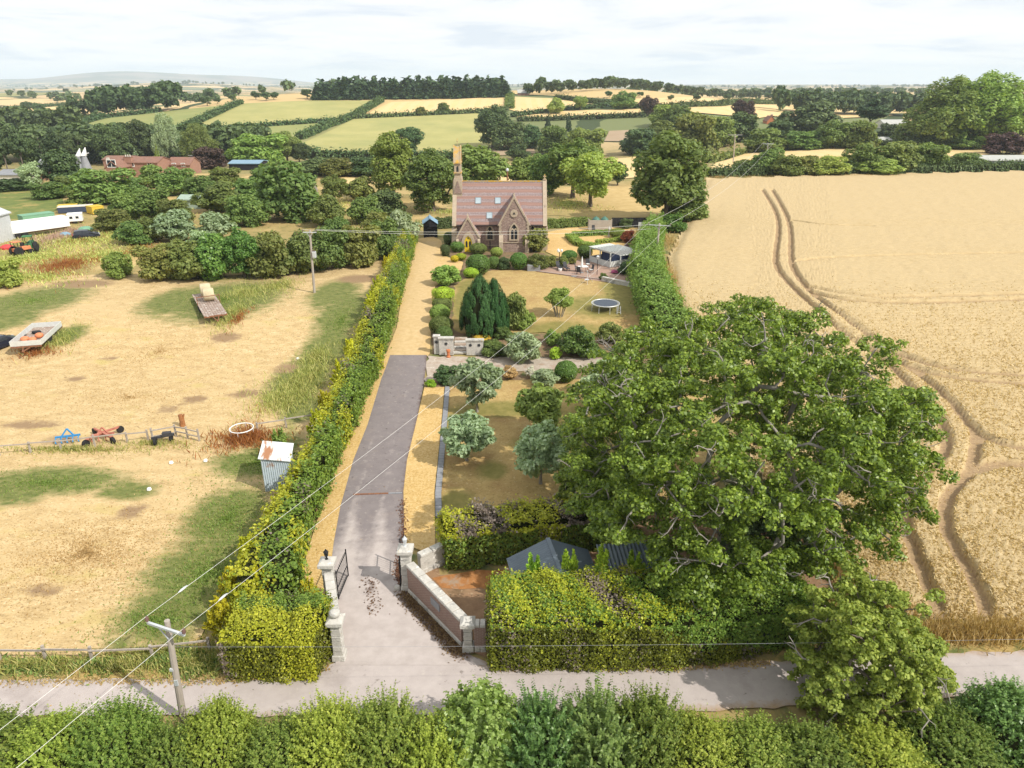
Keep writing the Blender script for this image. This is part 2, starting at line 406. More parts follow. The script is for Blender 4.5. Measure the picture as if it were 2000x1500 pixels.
# ------------------------------------------------------------------ materials of the ground
STRAW = [(0.39, 0.27, 0.125), (0.505, 0.365, 0.18), (0.61, 0.465, 0.255)]
def far_ground():
    m = pm('ground', [(0.20, 0.17, 0.07), (0.33, 0.25, 0.10), (0.15, 0.16, 0.05)], scale=0.08, layers=[(0.5, 0.5, 0.62, (0.11, 0.13, 0.045))])
    t = m.node_tree; L = t.links.new
    bs = [n for n in t.nodes if n.type == 'BSDF_PRINCIPLED'][0]
    near = bs.inputs['Base Color'].links[0].from_socket
    g = t.nodes.new('ShaderNodeNewGeometry')
    mp = t.nodes.new('ShaderNodeMapping'); mp.inputs['Scale'].default_value = (0.0042, 0.0042, 0); mp.inputs['Rotation'].default_value = (0, 0, 0.5)
    L(g.outputs['Position'], mp.inputs['Vector'])
    v = t.nodes.new('ShaderNodeTexVoronoi'); v.inputs['Scale'].default_value = 1.0; v.inputs['Randomness'].default_value = 0.85
    v2 = t.nodes.new('ShaderNodeTexVoronoi'); v2.feature = 'DISTANCE_TO_EDGE'; v2.inputs['Randomness'].default_value = 0.85; v2.inputs['Scale'].default_value = 1.0
    L(mp.outputs[0], v.inputs['Vector']); L(mp.outputs[0], v2.inputs['Vector'])
    s = t.nodes.new('ShaderNodeSeparateColor'); L(v.outputs['Color'], s.inputs[0])
    r = t.nodes.new('ShaderNodeValToRGB'); r.color_ramp.interpolation = 'CONSTANT'
    cols = [(0.0, (0.52, 0.37, 0.17)), (0.3, (0.58, 0.42, 0.21)), (0.5, (0.26, 0.25, 0.10)), (0.64, (0.5, 0.36, 0.19)), (0.84, (0.16, 0.18, 0.07)), (0.93, (0.33, 0.22, 0.14))]
    els = r.color_ramp.elements
    while len(els) < len(cols): els.new(0.5)
    for e_, (p, c) in zip(els, cols): e_.position = p; e_.color = rgba(c)
    L(s.outputs[0], r.inputs[0])
    nz = t.nodes.new('ShaderNodeTexNoise'); nz.inputs['Scale'].default_value = 9; nz.inputs['Detail'].default_value = 5; L(mp.outputs[0], nz.inputs['Vector'])
    mm = t.nodes.new('ShaderNodeMath'); mm.operation = 'MULTIPLY_ADD'; mm.inputs[1].default_value = -0.05; mm.inputs[2].default_value = 0.047
    L(nz.outputs['Fac'], mm.inputs[0])
    spy = t.nodes.new('ShaderNodeSeparateXYZ'); L(g.outputs['Position'], spy.inputs[0])
    my = t.nodes.new('ShaderNodeMapRange'); my.inputs['From Min'].default_value = 900; my.inputs['From Max'].default_value = 4500; my.inputs['To Min'].default_value = 1.0; my.inputs['To Max'].default_value = 5.0; L(spy.outputs['Y'], my.inputs['Value'])
    mk = t.nodes.new('ShaderNodeMath'); mk.operation = 'MULTIPLY'; L(mm.outputs[0], mk.inputs[0]); L(my.outputs[0], mk.inputs[1])
    lt = t.nodes.new('ShaderNodeMath'); lt.operation = 'LESS_THAN'; L(v2.outputs['Distance'], lt.inputs[0]); L(mk.outputs[0], lt.inputs[1])
    x = t.nodes.new('ShaderNodeMix'); x.data_type = 'RGBA'; L(lt.outputs[0], x.inputs[0]); L(r.outputs[0], x.inputs[6]); x.inputs[7].default_value = (0.05, 0.07, 0.025, 1)
    sp = t.nodes.new('ShaderNodeSeparateXYZ'); L(g.outputs['Position'], sp.inputs[0])
    mr_ = t.nodes.new('ShaderNodeMapRange'); mr_.inputs['From Min'].default_value = 330; mr_.inputs['From Max'].default_value = 420; L(sp.outputs['Y'], mr_.inputs['Value'])
    y = t.nodes.new('ShaderNodeMix'); y.data_type = 'RGBA'; L(mr_.outputs[0], y.inputs[0]); L(near, y.inputs[6]); L(x.outputs[2], y.inputs[7])
    # the far hill: moor, grass and woods instead of fields
    n2 = t.nodes.new('ShaderNodeTexNoise'); n2.inputs['Scale'].default_value = 0.0022; n2.inputs['Detail'].default_value = 8; L(g.outputs['Position'], n2.inputs['Vector'])
    r2 = t.nodes.new('ShaderNodeValToRGB'); r2.color_ramp.elements[0].position = 0.42; r2.color_ramp.elements[0].color = (0.06, 0.085, 0.05, 1)
    r2.color_ramp.elements[1].position = 0.56; r2.color_ramp.elements[1].color = (0.22, 0.18, 0.14, 1); L(n2.outputs['Fac'], r2.inputs[0])
    mr2 = t.nodes.new('ShaderNodeMapRange'); mr2.inputs['From Min'].default_value = 24; mr2.inputs['From Max'].default_value = 60; L(sp.outputs['Z'], mr2.inputs['Value'])
    w = t.nodes.new('ShaderNodeMix'); w.data_type = 'RGBA'; L(mr2.outputs[0], w.inputs[0]); L(y.outputs[2], w.inputs[6]); L(r2.outputs[0], w.inputs[7])
    L(w.outputs[2], bs.inputs['Base Color'])
    return m
M_ground = far_ground()
M_paddock = pm('dry_paddock', STRAW, scale=0.9, detail=9, rough=0.95, bump=0.5, bscale=9, layers=[(7.0, 0.54, 0.66, (0.27, 0.175, 0.08)), (5.2, 0.57, 0.67, (0.66, 0.53, 0.32)), (2.6, 0.58, 0.70, (0.33, 0.235, 0.11)), (1.5, 0.655, 0.70, (0.20, 0.125, 0.06)), (0.12, 0.5, 0.7, (0.53, 0.39, 0.20)), (0.35, 0.58, 0.72, (0.46, 0.36, 0.14))],
               attr='green', attrcol=[(0.10, 0.125, 0.03), (0.20, 0.20, 0.065)], attr_noise=(1.1, 0.42), attr2='soil', attr2col=(0.27, 0.18, 0.10), attr2_noise=(2.0, 0.45), stretch=(0.75, 1.3, 1))
M_lawn = pm('dry_lawn', [(0.32, 0.215, 0.08), (0.40, 0.28, 0.11), (0.46, 0.335, 0.14)], scale=1.3, detail=9, rough=0.95, bump=0.35, bscale=12,
            layers=[(0.30, 0.50, 0.70, (0.31, 0.19, 0.075)), (6.0, 0.55, 0.66, (0.24, 0.17, 0.06)), (4.4, 0.58, 0.68, (0.50, 0.38, 0.19))], attr='green', attrcol=[(0.17, 0.155, 0.04), (0.25, 0.21, 0.065)], attr_noise=(0.8, 0.35))
M_lane = pm('lane_asphalt', [(0.385, 0.335, 0.315), (0.465, 0.41, 0.385)], scale=1.2, detail=10, rough=0.9, bump=0.25, bscale=30, layers=[(0.25, 0.55, 0.75, (0.28, 0.235, 0.215)), (3.5, 0.60, 0.70, (0.46, 0.41, 0.37)), (2.0, 0.62, 0.68, (0.25, 0.215, 0.195))],
            attr='dirt', attrcol=[(0.40, 0.28, 0.17), (0.32, 0.21, 0.13)], attr_noise=(1.5, 0.45))
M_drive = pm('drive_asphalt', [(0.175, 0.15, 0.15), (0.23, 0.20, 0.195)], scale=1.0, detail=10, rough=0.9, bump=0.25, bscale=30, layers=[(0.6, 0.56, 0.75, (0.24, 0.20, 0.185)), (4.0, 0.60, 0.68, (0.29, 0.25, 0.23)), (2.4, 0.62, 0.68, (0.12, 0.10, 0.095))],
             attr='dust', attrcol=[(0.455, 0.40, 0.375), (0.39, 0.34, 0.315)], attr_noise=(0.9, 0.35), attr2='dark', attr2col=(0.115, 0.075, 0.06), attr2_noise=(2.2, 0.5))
M_gravel = pm('golden_gravel', [(0.360, 0.216, 0.068), (0.540, 0.360, 0.135), (0.666, 0.504, 0.270)], scale=7.0, detail=8, rough=0.92, bump=0.7, bscale=22, layers=[(0.35, 0.5, 0.75, (0.62, 0.43, 0.19)), (11.0, 0.63, 0.7, (0.80, 0.70, 0.50)), (14.0, 0.64, 0.7, (0.25, 0.15, 0.06))],
              attr='worn', attrcol=[(0.50, 0.35, 0.165), (0.58, 0.42, 0.22)], attr_noise=(1.2, 0.4))
M_path = pm('pale_path', [(0.324, 0.261, 0.207), (0.450, 0.387, 0.324)], scale=1.6, detail=9, rough=0.95, bump=0.4, layers=[(0.9, 0.52, 0.7, (0.30, 0.20, 0.14)), (3.0, 0.60, 0.72, (0.60, 0.55, 0.48))])
M_patio = pm('brick_patio', [(0.30, 0.19, 0.14), (0.38, 0.26, 0.20)], scale=2.0, detail=8, rough=0.9, layers=[(0.7, 0.5, 0.7, (0.34, 0.25, 0.21))])
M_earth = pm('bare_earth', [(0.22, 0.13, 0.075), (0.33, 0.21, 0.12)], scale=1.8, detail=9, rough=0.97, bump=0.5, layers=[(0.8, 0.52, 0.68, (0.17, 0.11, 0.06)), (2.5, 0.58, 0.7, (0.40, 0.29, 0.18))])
M_bed = pm('planting_bed', [(0.15, 0.10, 0.06), (0.24, 0.16, 0.09)], scale=2.2, detail=8, rough=0.97, bump=0.6, layers=[(1.5, 0.52, 0.65, (0.09, 0.11, 0.035)), (0.8, 0.58, 0.7, (0.34, 0.22, 0.12))])
M_verge = pm('verge_grass', [(0.34, 0.24, 0.09), (0.44, 0.31, 0.12)], scale=1.6, detail=9, rough=0.95, bump=0.5, layers=[(0.7, 0.44, 0.58, (0.12, 0.14, 0.04)), (2.6, 0.56, 0.68, (0.20, 0.18, 0.06))])
M_needles = pm('fallen_needles', [(0.30, 0.125, 0.04), (0.42, 0.20, 0.075)], scale=3.0, detail=9, rough=0.95, bump=0.6, layers=[(1.1, 0.54, 0.68, (0.33, 0.25, 0.18))])
M_rough = pm('rough_pasture', [(0.23, 0.185, 0.065), (0.33, 0.25, 0.10), (0.17, 0.165, 0.05)], scale=0.35, detail=9, rough=0.95, bump=0.5, bscale=3,
             layers=[(0.09, 0.52, 0.66, (0.50, 0.36, 0.16)), (0.8, 0.58, 0.70, (0.10, 0.125, 0.035))], attr='straw', attrcol=[(0.52, 0.38, 0.17), (0.43, 0.30, 0.12)], attr_noise=(0.35, 0.3))
def fieldm(name, a, b, c=None, wave=None, scale=0.05):
    return pm(name, [a, b], scale=scale, detail=9, rough=0.95, layers=[(0.02, 0.5, 0.72, c)] if c else (), wave=wave, bump=0.0)
M_pasture = fieldm('pale_pasture', (0.30, 0.29, 0.10), (0.40, 0.36, 0.14), (0.27, 0.275, 0.10))
M_pasture2 = fieldm('green_pasture', (0.21, 0.235, 0.075), (0.28, 0.285, 0.10), (0.31, 0.28, 0.11))
M_stubble = fieldm('golden_stubble', (0.58, 0.41, 0.175), (0.68, 0.50, 0.24), (0.60, 0.44, 0.22), wave=('X', 0.035, (0.62, 0.46, 0.23)))
M_plough = fieldm('ploughed_field', (0.34, 0.24, 0.155), (0.42, 0.31, 0.21), (0.30, 0.22, 0.13), wave=('Y', 0.3, (0.34, 0.25, 0.16)))
M_yardgreen = pm('weedy_green', [(0.10, 0.14, 0.035), (0.18, 0.20, 0.05)], scale=0.5, detail=8, rough=0.95, layers=[(0.25, 0.54, 0.66, (0.30, 0.24, 0.08))], bump=0.5, bscale=3)

# ------------------------------------------------------------------ terrain: one sheet to the horizon
def make_ground():
    ys = [-55.0, -25, -8, 2, 8]
    y = 12.0
    while y < 17000: ys.append(y); y += max(1.6, y * 0.026)
    ys = np.array(ys); us = np.linspace(-1.25, 1.25, 210)
    Yg, Ug = np.meshgrid(ys, us, indexing='ij'); Xg = Ug * (Yg + 62)
    V = np.column_stack([Xg.ravel(), Yg.ravel(), hgt(Xg, Yg).ravel() - 0.06 - 0.0004 * np.clip(Yg.ravel() - 150, 0, 800)])
    n, m = Xg.shape
    i, j = np.meshgrid(np.arange(n - 1), np.arange(m - 1), indexing='ij'); a = (i * m + j).ravel()
    F = np.column_stack([a, a + 1, a + m + 1, a + m])
    o = bpy.data.objects.new('ground', np_mesh('ground', V, F, M_ground, True)); link(o); tag(o, 'rolling farmland running to the horizon', kind='structure')
make_ground()

# far and middle fields (outlines read off the photograph, laid on the terrain)
def field(name, label, mat, pts, step, off=0.25):
    drape(name, gp(*pts), mat, step=step, off=off, label=label)
field('stubble_field', 'golden stubble field below the conifer wood', M_stubble, [(703, 231), (763, 200), (860, 196), (990, 189), (988, 213), (930, 220)], 14)
field('stubble_field', 'golden stubble field right of the narrow hedge strip', M_stubble, [(1000, 189), (1086, 193), (1191, 208), (1100, 214), (1020, 222), (994, 214)], 14)
field('stubble_field', 'narrow golden field above the valley trees', M_stubble, [(1010, 226), (1105, 217), (1250, 213), (1255, 226), (1120, 232), (1010, 234)], 14)
field('pasture', 'large pale green pasture sloping below the golden stubble', M_pasture, [(590, 280), (690, 233), (930, 222), (960, 226), (965, 262), (945, 303), (900, 312), (620, 307)], 10)
field('pasture', 'wide pale pasture below the left end of the conifer wood', M_pasture, [(372, 251), (472, 203), (602, 197), (745, 197), (692, 229), (655, 236), (560, 243), (413, 252)], 14)
field('pasture', 'small green pasture between two hedges', M_pasture2, [(418, 255), (655, 239), (575, 270), (500, 280), (430, 270)], 10)
field('pasture', 'sloping pasture right of the dark round copse', M_pasture2, [(120, 252), (200, 230), (315, 219), (430, 207), (465, 204), (358, 254), (300, 266), (200, 272)], 14)
field('stubble_field', 'golden field seen between trunks behind the church', M_stubble, [(900, 350), (960, 322), (1250, 306), (1262, 345), (1100, 362)], 6, 0.12)
field('stubble_field', 'golden field glimpsed behind the trees left of the church', M_stubble, [(640, 365), (790, 350), (800, 325), (640, 335)], 6, 0.12)
field('ploughed_field', 'brown ploughed field above the church ridge', M_plough, [(945, 305), (985, 278), (1040, 268), (1045, 300)], 6, 0.15)
field('ploughed_field', 'brown strip of ploughed land behind the tall trees', M_plough, [(1180, 276), (1190, 256), (1235, 254), (1240, 276)], 6, 0.15)
field('stubble_field', 'pale golden field behind the hedge of the wheat', M_stubble, [(1375, 336), (1400, 318), (1450, 300), (1560, 292), (1900, 284), (1960, 300), (1700, 318), (1500, 332)], 6, 0.15)
field('stubble_field', 'golden field beyond the dark trees on the right', M_stubble, [(1180, 200), (1300, 192), (1520, 203), (1560, 222), (1480, 232), (1270, 214)], 20, 0.4)
field('stubble_field', 'golden field left of the big far tree', M_stubble, [(1480, 222), (1560, 214), (1720, 216), (1745, 226), (1560, 236)], 20, 0.4)
field('stubble_field', 'golden fields on the far left skyline', M_stubble, [(0, 225), (120, 196), (260, 188), (300, 205), (150, 232), (0, 240)], 20, 0.4)
field('rough_pasture', 'dry rough grass under the orchard trees', M_rough, [(-60, 450), (120, 350), (420, 340), (640, 345), (830, 345), (1260, 345), (1400, 345), (1390, 400), (1330, 440), (1100, 420), (880, 420), (830, 460), (740, 520), (300, 545), (-60, 560)], 3.0, 0.02) if False else None
drape('rough_pasture', gp((-120, 560), (-60, 430), (60, 352), (420, 338), (640, 345), (830, 348), (1110, 365), (1250, 348), (1380, 350), (1345, 420), (1300, 445), (1090, 420), (880, 425), (820, 470), (745, 520), (300, 548)), M_rough, step=2.5, off=0.0,
      masks={'straw': ells([(560, 420, 60, 22), (700, 400, 110, 16), (1200, 390, 130, 32), (1150, 380, 70, 22), (280, 365, 60, 14), (500, 370, 90, 12), (640, 500, 60, 14), (235, 515, 40, 16), (960, 420, 80, 8)])}, label='rough dry grass and weeds under the orchard trees')
drape('weedy_yard', gp((-120, 480), (-60, 400), (10, 372), (120, 372), (125, 405), (90, 420), (20, 440)), M_yardgreen, step=2.5, off=0.08, label='green weedy ground behind the parked trailers')

# the paddocks on the left
pad_poly = gp((-330, 1335), (-330, 620), (-100, 545), (250, 535), (330, 545), (480, 548), (740, 510), (760, 520), (690, 680), (620, 860), (520, 1010), (440, 1130), (400, 1240), (340, 1275), (180, 1280), (0, 1283))
drape('paddock', pad_poly, M_paddock, step=0.9, off=0.02, masks={
    'green': ells([(430, 590, 110, 40), (340, 590, 60, 30), (60, 590, 90, 32), (10, 625, 60, 22), (130, 655, 34, 20), (665, 620, 50, 50), (640, 680, 50, 40), (590, 740, 60, 50), (500, 905, 90, 28), (440, 1010, 80, 60), (100, 940, 140, 28),
                   (400, 1120, 120, 70), (330, 1200, 110, 40), (300, 1260, 120, 16), (40, 960, 70, 30), (250, 960, 60, 18), (540, 880, 50, 40), (590, 800, 40, 30), (470, 1050, 60, 40), (650, 575, 46, 30), (740, 580, 30, 60)]),
    'soil': ells([(380, 780, 26, 8), (150, 740, 20, 6), (215, 700, 16, 6), (330, 800, 20, 7), (560, 720, 24, 10), (480, 770, 34, 8), (440, 660, 30, 10), (120, 860, 40, 8), (260, 1000, 30, 12), (90, 1150, 40, 12), (60, 830, 60, 8), (700, 545, 40, 8), (160, 555, 60, 8)])},
    label='sun-bleached paddock with green patches', rag=0.12)
# lane, drive, gravel
lane_up = [(-350, 1330), (0, 1329), (200, 1327), (440, 1327), (560, 1318), (650, 1296), (672, 1284), (930, 1284), (960, 1300), (1300, 1302), (1500, 1292), (1700, 1284), (1850, 1276), (2000, 1272), (2350, 1268)]
lane_dn = [(2350, 1345), (2000, 1352), (1850, 1362), (1400, 1388), (1100, 1398), (800, 1400), (400, 1398), (0, 1400), (-350, 1402)]
lane_line = gp((-350, 1366), (0, 1362), (440, 1360), (800, 1342), (1300, 1345), (1700, 1322), (2000, 1310), (2350, 1306))
drape('lane', gp(*lane_up, *lane_dn), M_lane, step=0.6, off=0.03, masks={'dirt': lambda X, Y: np.clip(0.30 + 0.62 * (pdist(X, Y, lane_line) - 0.9), 0, 0.8) * (1 - sst(-9.6, -8.6, X) * (1 - sst(-2.2, -1.2, X)))}, label='narrow sun-bleached country lane', rag=0.06)
drape('verge', gp((-350, 1336), (-350, 1270), (0, 1276), (180, 1272), (400, 1240), (440, 1245), (470, 1300), (560, 1325), (440, 1334), (0, 1336)), M_verge, step=0.8, off=0.008, label='grassy verge between lane and paddock rail', rag=0.13)
drape('verge', gp((1500, 1300), (1640, 1150), (2350, 1215), (2350, 1275), (1850, 1282)), M_verge, step=0.8, off=0.008, label='dry grass verge at the foot of the wheat')
dl = [(762, 694), (745, 740), (718, 830), (690, 900), (665, 990), (652, 1060), (646, 1110), (655, 1180), (664, 1240), (655, 1300)]
dr = [(950, 1300), (915, 1278), (850, 1210), (795, 1150), (776, 1120), (790, 1062), (788, 960), (795, 900), (812, 830), (828, 750), (834, 694)]
drive_l = gp(*dl); drive_r = gp(*dr)
cl = gp((700, 1160), (712, 1000), (745, 870), (780, 760), (795, 700)); tr1 = gp((672, 1140), (690, 1000), (730, 850)); tr2 = gp((735, 1120), (745, 1000), (770, 860), (800, 740))
drape('driveway', drive_l + drive_r, M_drive, step=0.45, off=0.04, masks={
    'dust': lambda X, Y: np.clip(0.95 - 0.075 * (Y - 27.5), 0.0, 1.0) * 0.9 + 0.40 * np.exp(-(pdist(X, Y, tr1) / 0.45) ** 2) + 0.34 * np.exp(-(pdist(X, Y, tr2) / 0.45) ** 2) * (Y < 60),
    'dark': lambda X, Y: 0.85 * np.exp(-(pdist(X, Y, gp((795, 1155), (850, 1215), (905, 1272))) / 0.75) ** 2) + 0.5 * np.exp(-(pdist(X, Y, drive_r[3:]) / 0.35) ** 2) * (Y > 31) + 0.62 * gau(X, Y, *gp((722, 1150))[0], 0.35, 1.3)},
    label='grey asphalt driveway through the gateway')
gl = [(760, 690), (735, 740), (700, 830), (675, 900), (640, 990), (612, 1080), (596, 1150), (640, 1180)]
drape('gravel_strip', gp(*[(a - 12, b) for a, b in gl]) + drive_l[7:0:-1] + drive_l[:1], M_gravel, step=0.6, off=0.028, masks={'worn': lambda X, Y: np.clip(0.9 - 0.35 * np.abs(Y - 29.5), 0, 1)}, label='strip of golden gravel between the long hedge and the driveway')
drape('gravel_strip', gp((829, 757), (868, 757), (862, 830), (853, 920), (849, 960), (850, 1070), (826, 1078), (790, 1064), (788, 960), (795, 900), (812, 830)), M_gravel, step=0.5, off=0.055, masks={'worn': lambda X, Y: X * 0}, label='strip of golden gravel beside the lower lawn')
drape('gravel_drive', gp((752, 696), (775, 640), (790, 560), (800, 500), (808, 468), (845, 462), (862, 470), (868, 500), (905, 512), (900, 530), (850, 560), (842, 640), (840, 690), (835, 696)), M_gravel, step=0.8, off=0.035,
      masks={'worn': lambda X, Y: 0.40 + 0.45 * np.exp(-(pdist(X, Y, gp((800, 690), (815, 600), (830, 520), (835, 475))) / 1.6) ** 2)}, label='golden gravel drive leading up to the church')
drape('gravel_yard', gp((1066, 492), (1064, 455), (1110, 445), (1190, 441), (1260, 448), (1250, 470), (1180, 500), (1130, 512), (1085, 500)), M_gravel, step=0.8, off=0.035, masks={'worn': lambda X, Y: X * 0}, label='golden gravel yard right of the church')
drape('lower_lawn', gp((876, 757), (1000, 742), (1160, 740), (1400, 760), (1400, 1000), (1100, 1000), (862, 1012), (856, 960), (862, 880)), M_lawn, step=0.8, off=0.025,
      masks={'green': ells([(1000, 800, 120, 16), (890, 985, 40, 30), (900, 830, 34, 30), (1060, 870, 60, 20), (960, 920, 30, 20), (1150, 850, 60, 60)])}, label='parched lower lawn with shaded green patches', rag=0.13)
drape('upper_lawn', gp((884, 640), (888, 560), (905, 545), (960, 528), (1050, 528), (1140, 545), (1232, 560), (1255, 600), (1262, 660), (1180, 668), (1060, 650), (900, 652)), M_lawn, step=0.8, off=0.03,
      masks={'green': ells([(905, 590, 20, 50), (960, 610, 60, 30), (1170, 600, 70, 22), (1220, 580, 40, 40), (1100, 645, 80, 16), (930, 560, 40, 14)])}, label='parched upper lawn with the trampoline', rag=0.13)
drape('garden_path', gp((834, 696), (1180, 700), (1190, 716), (1100, 722), (960, 728), (880, 735), (832, 745)), M_path, step=0.7, off=0.032, label='pale dusty path below the garden terrace', rag=0.13)
drape('planting_bed', gp((880, 690), (860, 650), (885, 640), (960, 655), (1060, 652), (1200, 668), (1270, 665), (1290, 720), (1180, 702), (1000, 695)), M_bed, step=0.8, off=0.012, label='terrace planting bed above the path', rag=0.13)
drape('planting_bed', gp((829, 756), (832, 744), (900, 733), (1100, 720), (1200, 714), (1300, 735), (1160, 742), (1000, 744), (880, 757)), M_bed, step=0.8, off=0.015, label='narrow planting bed below the path', rag=0.13)
drape('planting_bed', gp((845, 690), (842, 640), (850, 560), (900, 532), (905, 512), (870, 498), (866, 480), (890, 492), (1060, 494), (1090, 505), (1060, 528), (960, 528), (900, 548), (886, 600), (882, 690)), M_bed, step=0.8, off=0.02, label='shrub bed along the gravel drive and church front', rag=0.13)
drape('patio', gp((1046, 529), (1066, 522), (1130, 508), (1190, 500), (1262, 500), (1262, 552), (1230, 558), (1140, 545)), M_patio, step=0.8, off=0.045, label='red brick patio in front of the summerhouse')
drape('compost_ground', gp((850, 1080), (860, 1120), (1160, 1120), (1320, 1090), (1320, 1190), (960, 1290), (925, 1275), (830, 1160), (800, 1120)), M_earth, step=0.7, off=0.02, label='bare earth behind the brick wall', rag=0.13)
drape('fallen_needles', gp((850, 1128), (900, 1118), (990, 1112), (1130, 1118), (1140, 1150), (1000, 1160), (940, 1150), (870, 1150)), M_needles, step=0.7, off=0.035, label='rusty fallen conifer needles below the middle hedge', rag=0.13)
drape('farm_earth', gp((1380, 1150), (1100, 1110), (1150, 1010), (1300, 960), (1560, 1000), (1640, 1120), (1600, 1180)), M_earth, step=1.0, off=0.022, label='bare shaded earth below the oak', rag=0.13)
# ------------------------------------------------------------------ vegetation: tools
FG = (1.55, 1.84, 1.60)
BARK = pm('bark', [(0.10, 0.08, 0.06), (0.22, 0.185, 0.145)], scale=3.0, detail=8, rough=0.95, stretch=(1, 1, 0.3), bump=0.5)
BARKPALE = pm('grey_bark', [(0.20, 0.18, 0.155), (0.36, 0.33, 0.29)], scale=3.0, detail=8, rough=0.95, bump=0.4)
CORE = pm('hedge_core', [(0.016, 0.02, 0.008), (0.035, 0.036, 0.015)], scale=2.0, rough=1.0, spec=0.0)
L_ash = leafm('leaf_ash', [(0.075, 0.095, 0.028), (0.12, 0.145, 0.042), (0.17, 0.185, 0.06)])
L_oak = leafm('leaf_oak', [(0.05, 0.068, 0.011), (0.105, 0.13, 0.018), (0.195, 0.21, 0.034)], rough=0.42, spec=0.45)
L_dark = leafm('leaf_dark', [(0.036, 0.052, 0.022), (0.06, 0.08, 0.031), (0.09, 0.11, 0.043)], trans=0.22)
L_pine = leafm('leaf_pine', [(0.022, 0.036, 0.018), (0.042, 0.058, 0.026), (0.062, 0.076, 0.033)], trans=0.12)
L_light = leafm('leaf_light', [(0.12, 0.15, 0.035), (0.18, 0.205, 0.05), (0.24, 0.255, 0.075)])
L_olive = leafm('leaf_olive', [(0.085, 0.09, 0.026), (0.13, 0.13, 0.038), (0.18, 0.165, 0.055)])
L_copper = leafm('leaf_copper', [(0.035, 0.018, 0.02), (0.06, 0.03, 0.03), (0.09, 0.045, 0.04)], trans=0.2)
L_silver = leafm('leaf_silver', [(0.15, 0.165, 0.10), (0.22, 0.235, 0.15), (0.31, 0.31, 0.22)])
L_bright = leafm('leaf_bright', [(0.05, 0.09, 0.02), (0.085, 0.135, 0.03), (0.14, 0.19, 0.05)], rough=0.4, spec=0.4)
L_lime = leafm('leaf_lime', [(0.15, 0.20, 0.02), (0.24, 0.29, 0.03), (0.34, 0.37, 0.05)])
L_rust = leafm('leaf_rust', [(0.20, 0.06, 0.025), (0.32, 0.11, 0.04), (0.40, 0.17, 0.06)], gain=False)
L_brown = leafm('leaf_brown', [(0.14, 0.09, 0.06), (0.22, 0.15, 0.11), (0.30, 0.22, 0.17)])
L_gold = leafm('leaf_gold', [(0.36, 0.37, 0.015), (0.52, 0.50, 0.022), (0.68, 0.64, 0.04)], gain=False, trans=0.3)
L_white = leafm('flower_white', [(0.65, 0.64, 0.58), (0.8, 0.79, 0.74)], gain=False, objvar=0.05)
L_yellow = leafm('flower_yellow', [(0.65, 0.48, 0.05), (0.75, 0.6, 0.12)], gain=False, objvar=0.05)
L_yew = leafm('leaf_yew', [(0.016, 0.04, 0.014), (0.028, 0.062, 0.02), (0.045, 0.085, 0.028)], trans=0.1, objvar=0.1, spec=0.15)
L_pink = leafm('flower_pink', [(0.55, 0.10, 0.30), (0.65, 0.25, 0.42)], gain=False, objvar=0.05)
L_straw = leafm('dry_stems', [(0.34, 0.22, 0.08), (0.48, 0.34, 0.14), (0.60, 0.46, 0.22)], gain=False, trans=0.25, objvar=0.12)
L_weed = leafm('weeds', [(0.16, 0.17, 0.045), (0.27, 0.24, 0.08), (0.40, 0.31, 0.14)], trans=0.25, objvar=0.15)
L_wheat = leafm('wheat_ears', [(0.47, 0.34, 0.16), (0.59, 0.45, 0.23), (0.72, 0.585, 0.34)], gain=False, trans=0.2, objvar=0.03)
L_mix = leafm('leaf_hedge', [(0.07, 0.105, 0.018), (0.12, 0.16, 0.026), (0.185, 0.215, 0.04)], rough=0.45, spec=0.4, objvar=0.05,
              patch=[((0.29, 0.34, 0.022), (0.58, 0.58, 0.05)), ((0.16, 0.125, 0.10), (0.34, 0.28, 0.24)), ((0.12, 0.145, 0.016), (0.26, 0.275, 0.028))])

def unit(v): return v / np.maximum(1e-9, np.linalg.norm(v, axis=-1, keepdims=True))
def leaf_arrays(P, Nrm, size, rng, aspect=1.5, tdir=None, tj=1.0):
    """one rhombic leaf per point; tdir = preferred long axis"""
    n = len(P)
    size = np.broadcast_to(np.asarray(size, float), (n,)) * rng.uniform(0.65, 1.35, n)
    t = rng.normal(size=(n, 3)) * tj
    if tdir is not None: t = t + tdir
    t = unit(t - Nrm * np.sum(t * Nrm, 1, keepdims=True)); b = np.cross(Nrm, t)
    L = (size * 0.5 * aspect)[:, None]; W = (size * 0.5)[:, None]
    sag = Nrm * (size * 0.18)[:, None]
    V = np.stack([P - t * L - sag, P + b * W, P + t * L - sag, P - b * W], 1).reshape(-1, 3)
    F = np.arange(4 * n, dtype=np.int32).reshape(n, 4)
    return V, F
def clump_points(C, R, per, rng, flat=0.75, shell=0.55, up=0.25, jit=0.75):
    """leaf points on the outer shells of clumps C (k,3) with radii R (k,)"""
    k = len(C); w = R ** 2 / np.sum(R ** 2)
    cnt = np.maximum(1, (w * per * k)).astype(int)
    idx = np.repeat(np.arange(k), cnt); n = len(idx)
    d = unit(rng.normal(size=(n, 3)) + np.array([0, 0, up]))
    rr = R[idx] * (shell + (1 - shell) * rng.random(n) ** 0.6) * rng.uniform(0.85, 1.15, n)
    P = C[idx] + d * rr[:, None] * np.array([1, 1, flat])
    nn = unit(d * 0.8 + np.array([0, 0, 0.55]) + rng.normal(size=(n, 3)) * jit * 0.6)
    return P, nn, idx
def cull_inside(P, idx, C, R, flat=0.75, f=0.62):
    keep = np.ones(len(P), bool)
    for j in range(len(C)):
        d = (P - C[j]) / (R[j] * np.array([1, 1, flat]))
        keep &= ~((np.sum(d * d, 1) < f * f) & (idx != j))
    return keep
